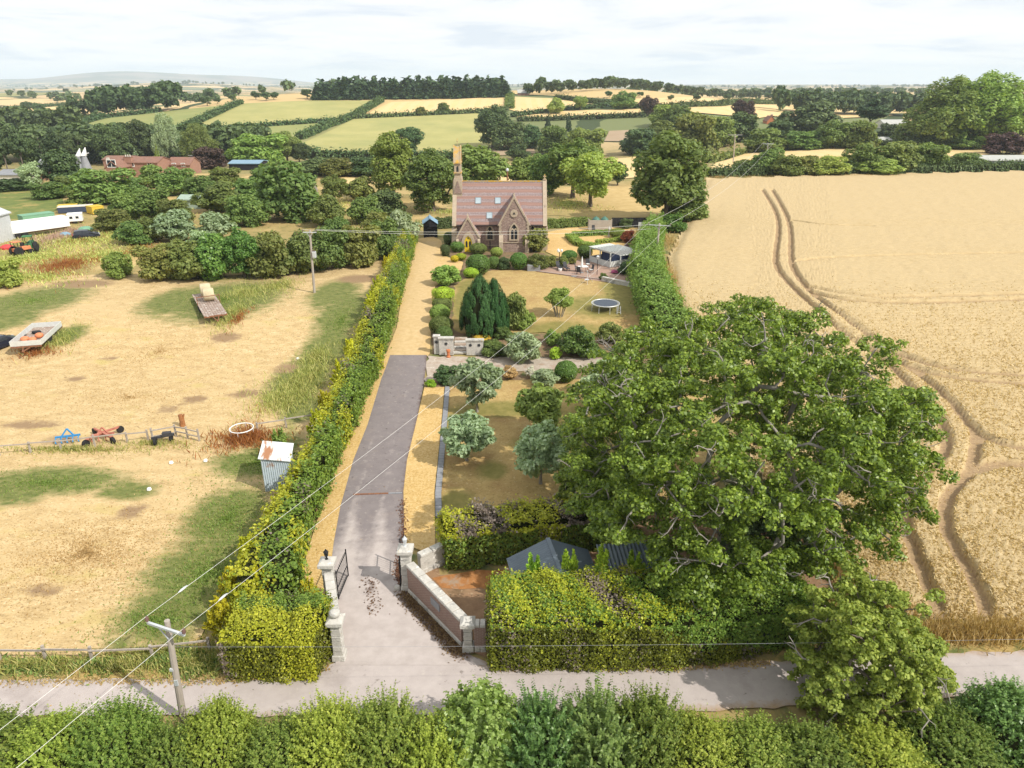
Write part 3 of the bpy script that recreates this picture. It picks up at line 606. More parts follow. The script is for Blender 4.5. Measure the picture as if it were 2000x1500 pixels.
def crown_centres(n, rng, rx, rz, cz, mind, bottom=-0.6, hollow=0.35, lump=0.2):
    out = []; tries = 0
    ph = rng.uniform(0, 6.28, 6)
    while len(out) < n and tries < n * 60:
        tries += 1
        d = rng.normal(size=3); d /= np.linalg.norm(d)
        if d[2] < bottom: continue
        a = math.atan2(d[1], d[0])
        m = 1 + lump * (math.sin(2 * a + ph[0]) * 0.5 + math.sin(3 * a + ph[1]) * 0.5 + math.sin(5 * d[2] + ph[2]) * 0.6)
        r = (hollow + (1 - hollow) * rng.random() ** 0.45) * m
        p = np.array([d[0] * rx * r, d[1] * rx * r, cz + d[2] * rz * r])
        if all(np.linalg.norm(p - q) > mind for q in out): out.append(p)
    return np.array(out)
def branches(C, trunk_top, r0, rng, rtip, wig=0.12, nside=5):
    """greedy limb growth joining clump centres to the trunk"""
    nodes = [np.array((0, 0, -0.05 * trunk_top[2])), np.array((trunk_top[0] * 0.4, trunk_top[1] * 0.4, trunk_top[2] * 0.5)), np.array(trunk_top, float)]
    par = [-1, 0, 1]
    order = np.argsort(np.linalg.norm(C - trunk_top, axis=1))
    base = np.array(trunk_top, float)
    for i in order:
        p = C[i]; N_ = np.array(nodes)
        d = np.linalg.norm(N_ - p, axis=1)
        dn = np.linalg.norm(N_ - base, axis=1)
        cost = d + 0.35 * dn + np.where(N_[:, 2] < base[2] * 0.9, 1e6, 0)
        j = int(np.argmin(cost)); q = nodes[j]; L = np.linalg.norm(p - q)
        last = j; ns = 2 if L > 0.1 else 1
        for s in range(1, ns + 1):
            f = s / ns
            m = q * (1 - f) + p * f
            if s < ns: m = m + rng.normal(size=3) * L * wig + np.array([0, 0, 0.06 * L])
            nodes.append(m); par.append(last); last = len(nodes) - 1
    n = len(nodes); cnt = np.zeros(n)
    kids = [[] for _ in range(n)]
    for i in range(1, n): kids[par[i]].append(i)
    for i in range(n - 1, -1, -1): cnt[i] = max(1, sum(cnt[k] for k in kids[i]))
    rad = np.maximum(rtip, r0 * (cnt / cnt[0]) ** 0.52)
    mb = MB()
    def chain(i):
        pts = [nodes[i]]; rs = [rad[i]]
        while kids[i]:
            ks = sorted(kids[i], key=lambda k: -cnt[k])
            for k in ks[1:]: stack.append((i, k))
            i = ks[0]; pts.append(nodes[i]); rs.append(rad[i])
        return pts, rs
    stack = []; pts, rs = chain(0); rs[0] *= 1.5; mb.tube(pts, rs, nside, cap=False)
    while stack:
        a, k = stack.pop()
        pts, rs = chain(k); pts = [nodes[a]] + pts; rs = [min(rad[a], rs[0] * 1.1)] + rs
        mb.tube(pts, rs, max(3, nside - 1), cap=False)
    return mb, nodes
LIB = {}
def lib_tree(key, seed, n_cl=62, per=195, leaf=0.03, rx=0.45, rz=0.46, cz=0.55, cr=0.115, trunk=0.17, mat=None, flat=0.8, bottom=-0.9, lump=0.22, r0=0.03, aspect=1.5, hollow=0.35, bark=None, jit=0.75, up=0.25):
    rng = np.random.default_rng(seed)
    C = crown_centres(n_cl, rng, rx - cr * 0.6, rz - cr * 0.5, cz, cr * 0.75, bottom, hollow, lump)
    R = cr * rng.uniform(0.7, 1.25, len(C))
    P, Nn, idx = clump_points(C, R, per, rng, flat, jit=jit, up=up)
    k = cull_inside(P, idx, C, R, flat); P, Nn = P[k], Nn[k]
    V, F = leaf_arrays(P, Nn, leaf, rng, aspect)
    crown = np_mesh('crown', V, F, None)
    mb, _ = branches(C, np.array([0, 0, trunk]), r0, rng, 0.0022)
    LIB[key] = (crown, mb.mesh('trunk', bark or BARK, True), V, F)
CROWN_CACHE = {}
def crown_with(key, mat):
    me = LIB[key][0]
    if not me.materials: me.materials.append(None)
    return me
def slot(o, mat):
    o.material_slots[0].link = 'OBJECT'; o.material_slots[0].material = mat
    return o
def tree_at(key, mat, loc, h, w, label, name='tree', cat='tree', rz=None, group=None, wl=0.78, part='crown', trunk=True):
    """a tree of the library: an Empty at its foot, trunk and crown its parts"""
    rz = random.uniform(0, 6.28) if rz is None else rz
    e_ = empty(name, loc, rz, label, cat, group)
    s = (w / wl, w / wl, h)
    if trunk:
        t = bpy.data.objects.new('trunk', LIB[key][1]); link(t, e_); t.scale = s
    c = bpy.data.objects.new(part, crown_with(key, mat)); link(c, e_); c.scale = s; slot(c, mat)
    return e_
def tree_px(key, mat, px, base, top, wpx, label, **kw):
    p = G(px, base); zt = zat(p.y, top); h = max(0.3, zt - p.z); w = wpx * mpp(p)
    if key[:5] == 'round' and w > 0.98 * h: key = 'bush' + '0123'[int(key[5]) % 3]; kw.setdefault('wl', 0.84)
    elif key in ('loose0', 'loose1', 'wispy', 'tall0') and w > 0.95 * h: key = {'loose0': 'bush1', 'loose1': 'bush2', 'tall0': 'bush0'}.get(key, 'bushloose'); kw.setdefault('wl', 0.84)
    if key[:4] == 'bush': p.z -= 0.11 * h; h *= 1.12
    return tree_at(key, mat, (p.x, p.y, p.z - 0.02), h * 0.98, w, label, **kw)

for i in range(4): lib_tree('round%d' % i, 20 + i)
lib_tree('tall0', 31, n_cl=66, rx=0.40, rz=0.47, cz=0.53, cr=0.11, trunk=0.2)
lib_tree('loose0', 41, n_cl=44, per=190, rx=0.44, rz=0.40, cz=0.59, cr=0.12, trunk=0.26, leaf=0.032)
lib_tree('loose1', 42, n_cl=48, per=170, rx=0.42, rz=0.41, cz=0.58, cr=0.115, trunk=0.28, leaf=0.032)
lib_tree('wispy', 43, n_cl=50, per=95, rx=0.42, rz=0.44, cz=0.54, cr=0.10, trunk=0.16, leaf=0.034, r0=0.02, bark=BARKPALE, aspect=1.8)
lib_tree('poplar', 44, n_cl=110, per=170, rx=0.48, rz=0.47, cz=0.51, cr=0.09, trunk=0.14, leaf=0.02, flat=1.3, aspect=2.2)
lib_tree('garden0', 45, n_cl=46, per=95, rx=0.44, rz=0.38, cz=0.58, cr=0.105, trunk=0.26, leaf=0.046, r0=0.022, bark=BARKPALE)
lib_tree('garden1', 46, n_cl=52, per=90, rx=0.42, rz=0.42, cz=0.56, cr=0.10, trunk=0.2, leaf=0.042, r0=0.022, bark=BARKPALE, aspect=1.9)
for i in range(3): lib_tree('bush%d' % i, 50 + i, n_cl=34, per=210, rx=0.48, rz=0.48, cz=0.48, cr=0.16, trunk=0.1, leaf=0.045, bottom=-0.9, r0=0.014)
lib_tree('bushloose', 55, n_cl=44, per=85, rx=0.46, rz=0.46, cz=0.5, cr=0.13, trunk=0.1, leaf=0.05, bottom=-0.9, r0=0.014, aspect=1.9)
for i in range(2): lib_tree('far%d' % i, 60 + i, n_cl=20, per=110, rx=0.46, rz=0.42, cz=0.56, cr=0.17, trunk=0.16, leaf=0.062, bottom=-0.8)
def lib_dome(key, seed, n=5200, leaf=0.035, sq=2.4, flatb=True):
    """clipped dome or ball: leaves on a superellipsoid with a dark core"""
    rng = np.random.default_rng(seed)
    d = unit(rng.normal(size=(n, 3))); d[:, 2] = np.abs(d[:, 2]) * np.where(rng.random(n) < 0.78, 1, -0.9)
    r = 1.0 / (np.sum(np.abs(d) ** sq, 1) ** (1 / sq))
    bump = 1 + 0.03 * np.sin(d[:, 0] * 9 + seed) * np.sin(d[:, 1] * 8) + rng.normal(size=n) * 0.018
    P = d * (r * bump)[:, None] * 0.48; P[:, 2] = P[:, 2] + 0.5
    Nn = unit(d + rng.normal(size=(n, 3)) * 0.45)
    V, F = leaf_arrays(P, Nn, leaf, rng, 1.4)
    crown = np_mesh('foliage', V, F, None)
    mb = MB(); prof = [(0.05, 0.02)] + [(0.44 * (1 - abs(2 * t - 1) ** sq) ** (1 / sq) + 0.001, 0.06 + 0.88 * t) for t in np.linspace(0.03, 0.97, 9)]
    mb.lathe(prof, 14)
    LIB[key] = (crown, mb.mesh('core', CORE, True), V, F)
lib_dome('dome0', 70); lib_dome('dome1', 71, sq=2.0); lib_dome('box0', 72, sq=5.0)
def lib_yew(key, seed, n=26000):
    rng = np.random.default_rng(seed)
    # a fat flame of upright sprays
    k = 170; a = rng.uniform(0, 6.28, k); hh = rng.random(k) ** 0.8
    prof = np.interp(hh, [0, 0.12, 0.35, 0.6, 0.85, 1], [0.36, 0.45, 0.47, 0.38, 0.2, 0.04])
    C = np.column_stack([np.cos(a) * prof, np.sin(a) * prof, hh * 0.9 + 0.05]); R = np.full(k, 0.075)
    idx = rng.integers(0, k, n); d = unit(rng.normal(size=(n, 3)))
    P = C[idx] + d * R[idx][:, None] * np.array([0.8, 0.8, 1.7]) * (0.6 + 0.4 * rng.random((n, 1)))
    out = unit(np.column_stack([P[:, 0], P[:, 1], np.full(n, 0.12)]))
    Nn = unit(out + d * 0.5 + rng.normal(size=(n, 3)) * 0.3)
    V, F = leaf_arrays(P, Nn, 0.014, rng, 2.4, tdir=np.array([0, 0, 2.0]))
    mb = MB(); mb.lathe([(0.2, 0.0), (0.38, 0.12), (0.40, 0.35), (0.31, 0.6), (0.14, 0.85), (0.02, 0.95)], 12)
    LIB[key] = (np_mesh('foliage', V, F, None), mb.mesh('core', CORE, True), V, F)
lib_yew('yew', 80)
def lib_conifer(key, seed, tiers=11, per=120, leaf=0.05):
    rng = np.random.default_rng(seed); C = []; R = []
    for t in range(tiers):
        f = t / (tiers - 1); r = 0.26 * (1 - f) ** 0.75 + 0.02; m = max(1, int(9 * (1 - f) + 1))
        for j in range(m):
            a = 6.28 * j / m + rng.uniform(-.4, .4) + t; q = r * rng.uniform(0.55, 1.1)
            C.append((q * math.cos(a), q * math.sin(a), 0.14 + 0.84 * f - 0.05 * q / 0.26 + rng.uniform(-.015, .015))); R.append(0.085 * (1 - f * 0.6))
    C = np.array(C); R = np.array(R)
    P, Nn, idx = clump_points(C, R, per, rng, 0.55, jit=0.6)
    V, F = leaf_arrays(P, Nn, leaf, rng, 1.8)
    mb = MB(); mb.tube([(0, 0, -0.02), (0, 0, 0.5), (0, 0, 0.95)], [0.022, 0.014, 0.004], 6)
    LIB[key] = (np_mesh('crown', V, F, None), mb.mesh('trunk', BARK, True), V, F)
lib_conifer('conifer0', 90, per=75); lib_conifer('conifer1', 91, per=75)
lib_tree('pine0', 92, n_cl=34, per=150, rx=0.26, rz=0.28, cz=0.70, cr=0.095, trunk=0.44, leaf=0.034, flat=0.55, r0=0.022, bottom=-0.9)

# ------------------------------------------------------------------ hedges: a leafy skin over an added dark core that blocks light
def hedge(name, line, label, mat, h=2.4, w=2.5, n_per=140, leaf=0.13, cat='hedge', rough=0.18, patchfn=None, seed=1, hs=None, ws=None, tuft=0.0, aspect=1.5, group=None, side_up=0.0, base=None):
    """line: world xy points; hs/ws optional per-point height/width"""
    rng = np.random.default_rng(seed)
    L = [np.array(p[:2], float) for p in line]; m = len(L)
    hs = hs or [h] * m; ws = ws or [w] * m
    seg = [np.linalg.norm(L[i + 1] - L[i]) for i in range(m - 1)]; tot = sum(seg); cum = np.concatenate([[0], np.cumsum(seg)])
    LX = np.array(L)
    def at(s):
        x = np.interp(s, cum, LX[:, 0]); y = np.interp(s, cum, LX[:, 1])
        e1 = 0.3
        dx_ = np.interp(s + e1, cum, LX[:, 0]) - np.interp(s - e1, cum, LX[:, 0]); dy_ = np.interp(s + e1, cum, LX[:, 1]) - np.interp(s - e1, cum, LX[:, 1])
        l = np.hypot(dx_, dy_) + 1e-9
        return x, y, dx_ / l, dy_ / l, np.interp(s, cum, hs), np.interp(s, cum, ws)
    hm, wm = float(np.mean(hs)), float(np.mean(ws))
    per = 2 * hm + wm
    n = int(n_per * per * tot)
    s = rng.uniform(-0.15 * 0, tot, n); u = rng.uniform(0, per, n)
    # ends
    ne = int(n_per * wm * hm * 2 * 0.9); s = np.concatenate([s, np.where(rng.random(ne) < 0.5, 0.0, tot)]); end = np.zeros(n + ne, bool); end[n:] = True
    u = np.concatenate([u, np.zeros(ne)]); N_ = n + ne
    x, y, tx, ty, hh, ww = at(s)
    nx, ny = -ty, tx                                     # left of travel
    cz = np.zeros(N_); off = np.zeros(N_); on = np.zeros((N_, 3))
    a = u < hm; b = (u >= hm) & (u < hm + wm); c = u >= hm + wm
    off[a] = 0.5; cz[a] = u[a] / hm; on[a] = np.column_stack([nx[a], ny[a], 0 * nx[a] + side_up])
    off[b] = 0.5 - (u[b] - hm) / wm; cz[b] = 1.0; on[b] = (0, 0, 1)
    off[c] = -0.5; cz[c] = 1 - (u[c] - hm - wm) / hm; on[c] = np.column_stack([-nx[c], -ny[c], 0 * nx[c] + side_up])
    off[end] = rng.uniform(-0.5, 0.5, ne); cz[end] = rng.random(ne); sg = np.where(s[end] < 0.01, -1.0, 1.0)
    on[end] = np.column_stack([tx[end] * sg, ty[end] * sg, 0 * sg])
    # rounded shoulders and bulges
    sh = np.clip(np.abs(off) * 2, 0, 1) ** 6
    bul = rough * (np.sin(s * 1.3 + seed) * np.cos(off * 5 + s * 0.7) + 0.7 * np.sin(s * 3.1 + 2 * seed + cz * 4) + 0.5 * np.sin(s * 6.3 + off * 7))
    z = cz * hh * (1 - 0.06 * sh * (cz > 0.9))
    gx = x + nx * off * ww; gy = y + ny * off * ww
    P = np.column_stack([gx, gy, (hgt(gx, gy) if base is None else base) + z]) + on * (bul * 0.6 + rng.normal(size=N_) * 0.05)[:, None]
    P[:, 2] += np.where(b, bul * 0.6, 0)
    tf = (rng.random(N_) < 0.25) * rng.random(N_) * tuft
    P += on * tf[:, None] * 0.8 + np.array([0, 0, 0.5]) * tf[:, None]
    Nn = unit(on + np.array([0, 0, 0.25]) + rng.normal(size=(N_, 3)) * 0.5)
    V, F = leaf_arrays(P, Nn, leaf, rng, aspect)
    e_ = empty(name, (0, 0, 0), 0, label, cat, group)
    c0 = Vector((float(L[0][0]), float(L[0][1]), GZ(*L[0]) if base is None else base)); e_.location = c0
    me = np_mesh('foliage', V - np.array(c0), F, mat)
    if patchfn is not None:
        pv = np.repeat(patchfn(P, s / tot, off, cz, rng), 4).astype(np.float32)
        at_ = me.attributes.new('patch', 'FLOAT', 'POINT'); at_.data.foreach_set('value', pv)
    o = bpy.data.objects.new('foliage', me); link(o, e_)
    # core
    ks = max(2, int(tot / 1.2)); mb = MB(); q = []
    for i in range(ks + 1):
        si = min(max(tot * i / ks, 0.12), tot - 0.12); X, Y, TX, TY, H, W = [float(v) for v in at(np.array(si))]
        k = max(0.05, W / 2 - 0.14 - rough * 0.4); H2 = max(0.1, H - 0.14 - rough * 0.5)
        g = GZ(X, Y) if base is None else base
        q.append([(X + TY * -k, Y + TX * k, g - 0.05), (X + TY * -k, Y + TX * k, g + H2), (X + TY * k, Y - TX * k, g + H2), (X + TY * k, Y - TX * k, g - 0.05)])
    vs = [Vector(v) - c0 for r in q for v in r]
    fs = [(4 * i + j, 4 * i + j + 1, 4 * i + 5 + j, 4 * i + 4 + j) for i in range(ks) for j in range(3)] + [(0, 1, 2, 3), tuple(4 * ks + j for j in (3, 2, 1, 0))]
    mb.add(vs, fs); mb.build('twigs', CORE, e_)  # solid dark strip inside the leaves, added to block light
    return e_
# ------------------------------------------------------------------ wheat on the right
wheat_poly = gp((1383, 352), (1346, 430), (1308, 505), (1316, 585), (1330, 640), (1420, 800), (1500, 950), (1600, 1090), (1650, 1140), (1740, 1195), (2000, 1225), (2400, 1235), (2500, 700), (2500, 326), (2000, 337), (1560, 347))
trams = [[(1489, 374), (1512, 410), (1522, 444), (1512, 509), (1518, 533), (1539, 558), (1573, 592), (1603, 619), (1645, 657), (1740, 718), (1782, 771), (1801, 786), (1845, 845), (1850, 890), (1800, 930), (1764, 985), (1767, 1050), (1793, 1113), (1824, 1186), (1835, 1230)],
         [(1508, 374), (1531, 414), (1544, 448), (1543, 512), (1550, 535), (1581, 577), (1615, 602), (1645, 623), (1733, 691), (1767, 721), (1812, 752), (1858, 794), (1888, 835), (1907, 858), (1900, 900), (1897, 929), (1845, 974), (1841, 1030), (1862, 1085), (1897, 1134), (1920, 1195), (1925, 1230)],
         [(1584, 577), (1630, 590), (1733, 600), (2000, 592), (2450, 570)], [(1581, 567), (1650, 580), (1721, 588), (2000, 581), (2450, 560)],
         [(1774, 723), (1839, 744), (2000, 759), (2450, 770)], [(1733, 691), (1843, 729), (2000, 742), (2450, 752)],
         [(1554, 516), (1630, 507), (2000, 499), (2450, 492)], [(1547, 435), (1600, 444), (1700, 446)], [(1907, 858), (1960, 878), (2000, 886), (2400, 890)], [(1897, 929), (1930, 914), (2000, 916), (2400, 930)]]
TR = [chaikin(gp(*t)) for t in trams]; TW = [0.42, 0.42, 0.62, 0.55, 0.66, 0.6, 0.46, 0.4, 0.6, 0.6]
def rut(X, Y):
    m = np.zeros(np.shape(X))
    for t, w in zip(TR, TW):
        d = pdist(X, Y, t) + 0.08 * np.sin(X * 2.3) * np.sin(Y * 1.9)
        m = np.maximum(m, (1 - sst(w * 0.75, w * 1.25, d)) * 1.0)
    return m
M_wheat = pm('wheat', [(0.385, 0.285, 0.145), (0.485, 0.37, 0.20), (0.57, 0.455, 0.27)], scale=4.5, detail=9, rough=0.95, bump=0.7, bscale=11, stretch=(1, 1.25, 1),
             layers=[(0.13, 0.46, 0.66, (0.49, 0.375, 0.205)), (1.3, 0.54, 0.66, (0.40, 0.295, 0.15)), (0.6, 0.60, 0.74, (0.42, 0.305, 0.145)), (13, 0.60, 0.70, (0.40, 0.26, 0.10))], wave=('Y', 0.35, (0.445, 0.335, 0.18), 3.0), attr='rut', attrcol=[(0.26, 0.175, 0.10), (0.38, 0.27, 0.15)], attr_noise=(3.0, 0.3))
def make_wheat():
    ys = [27.0]
    bands = [(min(q_[1] for q_ in t) - 0.8, max(q_[1] for q_ in t) + 0.8) for t in TR[2:]]
    while ys[-1] < 222: ys.append(ys[-1] + (0.2 if any(a_ < ys[-1] < b_ for a_, b_ in bands) else max(0.3, ys[-1] * 0.0072)))
    ys = np.array(ys); us = np.concatenate([np.linspace(0.13, 0.285, 40, endpoint=False), np.linspace(0.285, 0.40, 95, endpoint=False), np.linspace(0.40, 1.0, 150)])
    Yg, Ug = np.meshgrid(ys, us, indexing='ij'); Xg = Ug * Yg + 6
    shp = Xg.shape; X, Y = Xg.ravel(), Yg.ravel()
    ins = inpoly(X, Y, wheat_poly); m = rut(X, Y)
    edge = pdist(X, Y, wheat_poly + wheat_poly[:1]); eh = sst(0.0, 1.3, edge)
    lump = 0.03 * np.sin(X * 0.9 + Y * 0.35) * np.sin(Y * 0.8 - X * 0.3) + RNG.normal(size=X.size) * 0.035
    Z = hgt(X, Y) + 0.03 + (0.5 + lump) * (1 - 0.9 * m) * (0.15 + 0.85 * eh)
    V = np.column_stack([X, Y, Z]); n, k = shp
    i, j = np.meshgrid(np.arange(n - 1), np.arange(k - 1), indexing='ij'); a = (i * k + j).ravel()
    F = np.column_stack([a, a + 1, a + k + 1, a + k]); F = F[ins[F].any(1)]
    used = np.unique(F); re = np.zeros(len(V), int); re[used] = np.arange(len(used))
    me = np_mesh('wheat_field', V[used], re[F], M_wheat, True)
    at = me.attributes.new('rut', 'FLOAT', 'POINT'); at.data.foreach_set('value', np.clip(m[used] * 0.72, 0, 1).astype(np.float32))
    tag(link(bpy.data.objects.new('wheat_field', me)), 'ripe wheat field with curved wheel ruts', kind='structure')
    # standing stalks where they can be told apart: fine, uncountable
    rng = np.random.default_rng(3); n = 150000
    y = 27 + 63 * rng.random(n) ** 1.35; x = 10 + rng.random(n) * (y * 0.86)
    k = inpoly(x, y, wheat_poly); x, y = x[k], y[k]; mm = rut(x, y); ed = sst(0, 1.3, pdist(x, y, wheat_poly + wheat_poly[:1]))
    k = (rng.random(len(x)) > mm * 0.93) & (rng.random(len(x)) < 1.25 - sst(45, 92, y) * 1.25); x, y, mm, ed = x[k], y[k], mm[k], ed[k]; n = len(x)
    z = hgt(x, y) + 0.05 + 0.48 * (1 - mm) * (0.25 + 0.75 * ed)
    t = unit(np.column_stack([rng.normal(size=n) * 0.6 - 0.25, rng.normal(size=n) * 0.6 - 0.1, np.full(n, 0.75)]))
    Nn = unit(np.column_stack([rng.normal(size=n), rng.normal(size=n) - 0.6, rng.random(n) * 0.8 + 0.3])); Nn = unit(Nn - t * np.sum(Nn * t, 1, keepdims=True))
    V, F = leaf_arrays(np.column_stack([x, y, z]), Nn, 0.055 + 0.0004 * y, rng, 4.2, tdir=t * 30)
    tag(link(bpy.data.objects.new('wheat_stalks', np_mesh('wheat_stalks', V, F, L_wheat))), 'ears and stalks of ripe wheat', 'wheat', kind='stuff')
make_wheat()
def tufts(name, label, spots, mat, hmin, hmax, wid, seed, cat='grass', lean=0.35, kind='stuff', dens=1.0):
    """tall grasses and weeds: blades scattered in elliptical patches (photo centre, half sizes, count)"""
    rng = np.random.default_rng(seed); Ps = []
    for (px, py, rx, ry, n) in spots:
        c = G(px, py); m = mpp(c); a = G(px, py - ry); b = G(px, py + ry); n = int(n * dens)
        r = np.abs(rng.normal(size=n)) * 0.62 * (1 + 0.3 * rng.random(n)); t = rng.uniform(0, 6.28, n); r = r * (1 + 0.25 * np.sin(3 * t + px) + 0.2 * np.sin(5 * t + py))
        Ps.append(np.column_stack([c.x + r * np.cos(t) * rx * m, (a.y + b.y) / 2 + r * np.sin(t) * abs(a.y - b.y) / 2]))
    A = np.concatenate(Ps); n = len(A); hh = rng.uniform(hmin, hmax, n)
    t = unit(np.column_stack([rng.normal(size=n) * lean, rng.normal(size=n) * lean, np.ones(n)]))
    Nn = rng.normal(size=(n, 3)); Nn[:, 1] -= 0.7; Nn = unit(Nn - t * np.sum(Nn * t, 1, keepdims=True))
    P = np.column_stack([A, hgt(A[:, 0], A[:, 1]) + hh * 0.48 * rng.uniform(0.6, 1.1, n)])
    V, F = leaf_arrays(P, Nn, wid, rng, 1.0, tdir=t * 40)
    # stretch along t to the wanted height
    V = V.reshape(n, 4, 3); c = P[:, None, :]; d = V - c; al = np.sum(d * t[:, None, :], 2, keepdims=True)
    V = c + d + t[:, None, :] * al * ((hh / wid) - 1)[:, None, None]
    o = link(bpy.data.objects.new(name, np_mesh(name, V.reshape(-1, 3), F, mat))); return tag(o, label, cat, kind=kind)
tufts('long_grass', 'dry long grass on the margin between hedge and wheat', [(1300, 470, 26, 30, 1800), (1310, 540, 20, 40, 2200), (1335, 420, 20, 20, 900), (1330, 590, 24, 30, 1500), (1640, 1125, 26, 30, 1500), (1700, 1180, 50, 18, 2500), (1900, 1240, 150, 20, 7000), (1620, 1080, 22, 40, 1600), (1400, 347, 60, 4, 900), (1700, 345, 280, 4, 4000)], L_straw, 0.3, 0.8, 0.05, 11)
tufts('tall_weeds', 'tall seeding weeds beside the long hedge', [(595, 745, 40, 40, 2600), (555, 785, 50, 28, 2600), (620, 700, 26, 20, 900), (480, 575, 46, 14, 1500), (545, 560, 34, 12, 1100), (450, 620, 22, 26, 1400), (110, 670, 34, 22, 700)], L_weed, 0.3, 0.85, 0.05, 12, lean=0.5)
tufts('verge_weeds', 'weeds and long grass along the lane verge', [(380, 1300, 70, 24, 1800), (240, 1302, 90, 18, 1500), (60, 1304, 110, 16, 1300), (430, 1270, 34, 30, 1200), (300, 1280, 90, 12, 700), (150, 880, 170, 8, 1500), (300, 868, 90, 7, 600)], L_weed, 0.12, 0.5, 0.05, 13, lean=0.55)
tufts('verge_plants', 'low green bramble and nettles on the lane verge', [(390, 1296, 60, 22, 1800), (330, 1290, 60, 18, 1300), (60, 1304, 60, 14, 800), (200, 1298, 50, 14, 700)], L_ash, 0.1, 0.35, 0.10, 19, lean=0.9)
tufts('red_dock', 'rusty red dock stems in the rough grass', [(125, 520, 66, 24, 3000), (70, 690, 40, 12, 500), (270, 490, 22, 10, 600), (465, 625, 12, 18, 350), (480, 860, 56, 22, 2200), (165, 468, 40, 12, 700)], L_rust, 0.25, 0.75, 0.06, 14, lean=0.5)
tufts('rough_weeds', 'rank weeds around the scrub and farmyard', [(150, 470, 130, 20, 4200), (250, 450, 90, 26, 3000), (60, 505, 80, 16, 2200), (60, 545, 80, 12, 1500), (200, 500, 60, 16, 1600), (300, 410, 60, 20, 1500), (640, 400, 110, 18, 2200), (720, 430, 70, 12, 1300), (1110, 400, 50, 12, 1500), (880, 415, 40, 6, 500)], L_weed, 0.2, 0.65, 0.11, 15, lean=0.6)
tufts('purple_weeds', 'faded purple willowherb by the white trailer', [(105, 468, 34, 12, 900), (140, 455, 24, 8, 500)], leafm('willowherb', [(0.24, 0.14, 0.13), (0.34, 0.22, 0.20)]), 0.5, 1.0, 0.09, 16)
tufts('paddock_grass', 'short green grass tufts in the paddock', [(430, 590, 120, 34, 5200), (60, 590, 90, 28, 3000), (660, 640, 50, 60, 3600), (600, 740, 40, 40, 1500), (440, 1020, 90, 80, 4500), (400, 1130, 110, 70, 5000), (310, 1215, 100, 34, 3200), (90, 945, 130, 24, 2600), (510, 905, 80, 26, 3200), (130, 658, 30, 18, 800)], L_light, 0.06, 0.2, 0.05, 17, lean=0.6, dens=0.75)
tufts('dry_grass', 'bleached grass stems all over the paddock', [(300, 700, 330, 110, 7000), (150, 1100, 260, 130, 10000), (250, 780, 300, 50, 3000)], L_straw, 0.04, 0.13, 0.05, 18, lean=0.7)

# ------------------------------------------------------------------ the oak
def big_tree(name, label, base, ctr, rx, rz, n_cl, cr, per, leaf, mat, trunk_h, r0, seed, bark, bottom=-0.55, cull=0.6, hollow=0.35, lump=0.16, twigs=0, aspect=1.35, ivy=False):
    rng = np.random.default_rng(seed)
    C = crown_centres(n_cl, rng, rx - cr * 0.5, rz - cr * 0.4, ctr[2] - base[2], cr * 0.8, bottom, hollow, lump)
    C[:, 0] += ctr[0] - base[0]; C[:, 1] += ctr[1] - base[1]
    R = cr * rng.uniform(0.65, 1.3, len(C))
    # every clump is itself several sprays
    k = 9; dd = unit(rng.normal(size=(len(C) * k, 3)) + np.array([0, 0, 0.35])); SC_ = np.repeat(C, k, 0) + dd * (np.repeat(R, k) * rng.uniform(0.45, 1.1, len(C) * k))[:, None] * np.array([1, 1, 0.75]); SR = np.repeat(R, k) * rng.uniform(0.24, 0.42, len(C) * k)
    P, Nn, idx = clump_points(SC_, SR, per / k, rng, 0.7, jit=0.8, shell=0.4)
    keep = cull_inside(P, idx // k, C, R * 0.75, 0.7, cull); P, Nn = P[keep], Nn[keep]
    V, F = leaf_arrays(P, Nn, leaf, rng, aspect)
    e_ = empty(name, base, 0, label, 'tree')
    link(bpy.data.objects.new('crown', np_mesh('crown', V, F, mat)), e_)
    mb, nodes = branches(C, np.array([0.1, 0.1, trunk_h]), r0, rng, 0.028, nside=7)
    link(bpy.data.objects.new('trunk', mb.mesh('trunk', bark, True)), e_)
    if twigs:
        tb = MB()
        for q in range(twigs):                           # bare crooked twigs standing out of the crown
            i = rng.integers(0, len(C)); d = unit((C[i] - np.array([ctr[0] - base[0], ctr[1] - base[1], 2.0]))[None])[0]
            p = C[i] + d * R[i] * 0.2; pts = [p]; dirn = d + rng.normal(size=3) * 0.5
            for s in range(4):
                dirn = unit((dirn + rng.normal(size=3) * 0.55)[None])[0]; pts.append(pts[-1] + dirn * rng.uniform(0.25, 0.5))
            tb.tube(pts, [0.05, 0.04, 0.03, 0.02, 0.012], 4, cap=False)
            for s in (1, 2, 3):
                d2 = unit((dirn + rng.normal(size=3) * 0.9)[None])[0]; tb.tube([pts[s], pts[s] + d2 * 0.3, pts[s] + d2 * 0.55 + rng.normal(size=3) * 0.1], [0.025, 0.018, 0.01], 3, cap=False)
        tag(link(bpy.data.objects.new('bare_twigs', tb.mesh('bare_twigs', BARKPALE, True)), e_), kind='stuff')
    return e_
big_tree('oak_tree', 'huge spreading oak with bare grey limbs showing, between garden and wheat', (12.6, 34.2, 0), (12.9, 35.6, 6.9), 10.9, 6.7, 290, 1.28, 800, 0.131, L_oak, 2.8, 0.55, 101, BARKPALE, bottom=-0.75, twigs=190, hollow=0.5, lump=0.11)
big_tree('hawthorn_tree', 'bushy light green tree overhanging the lane in the right corner', (15.0, 22.2, 0), (15.0, 23.0, 3.1), 3.3, 3.0, 110, 0.72, 500, 0.108, leafm('leaf_hawthorn', [(0.12, 0.155, 0.03), (0.205, 0.245, 0.046), (0.32, 0.335, 0.08)]), 1.0, 0.2, 102, BARK, bottom=-0.85, twigs=14)
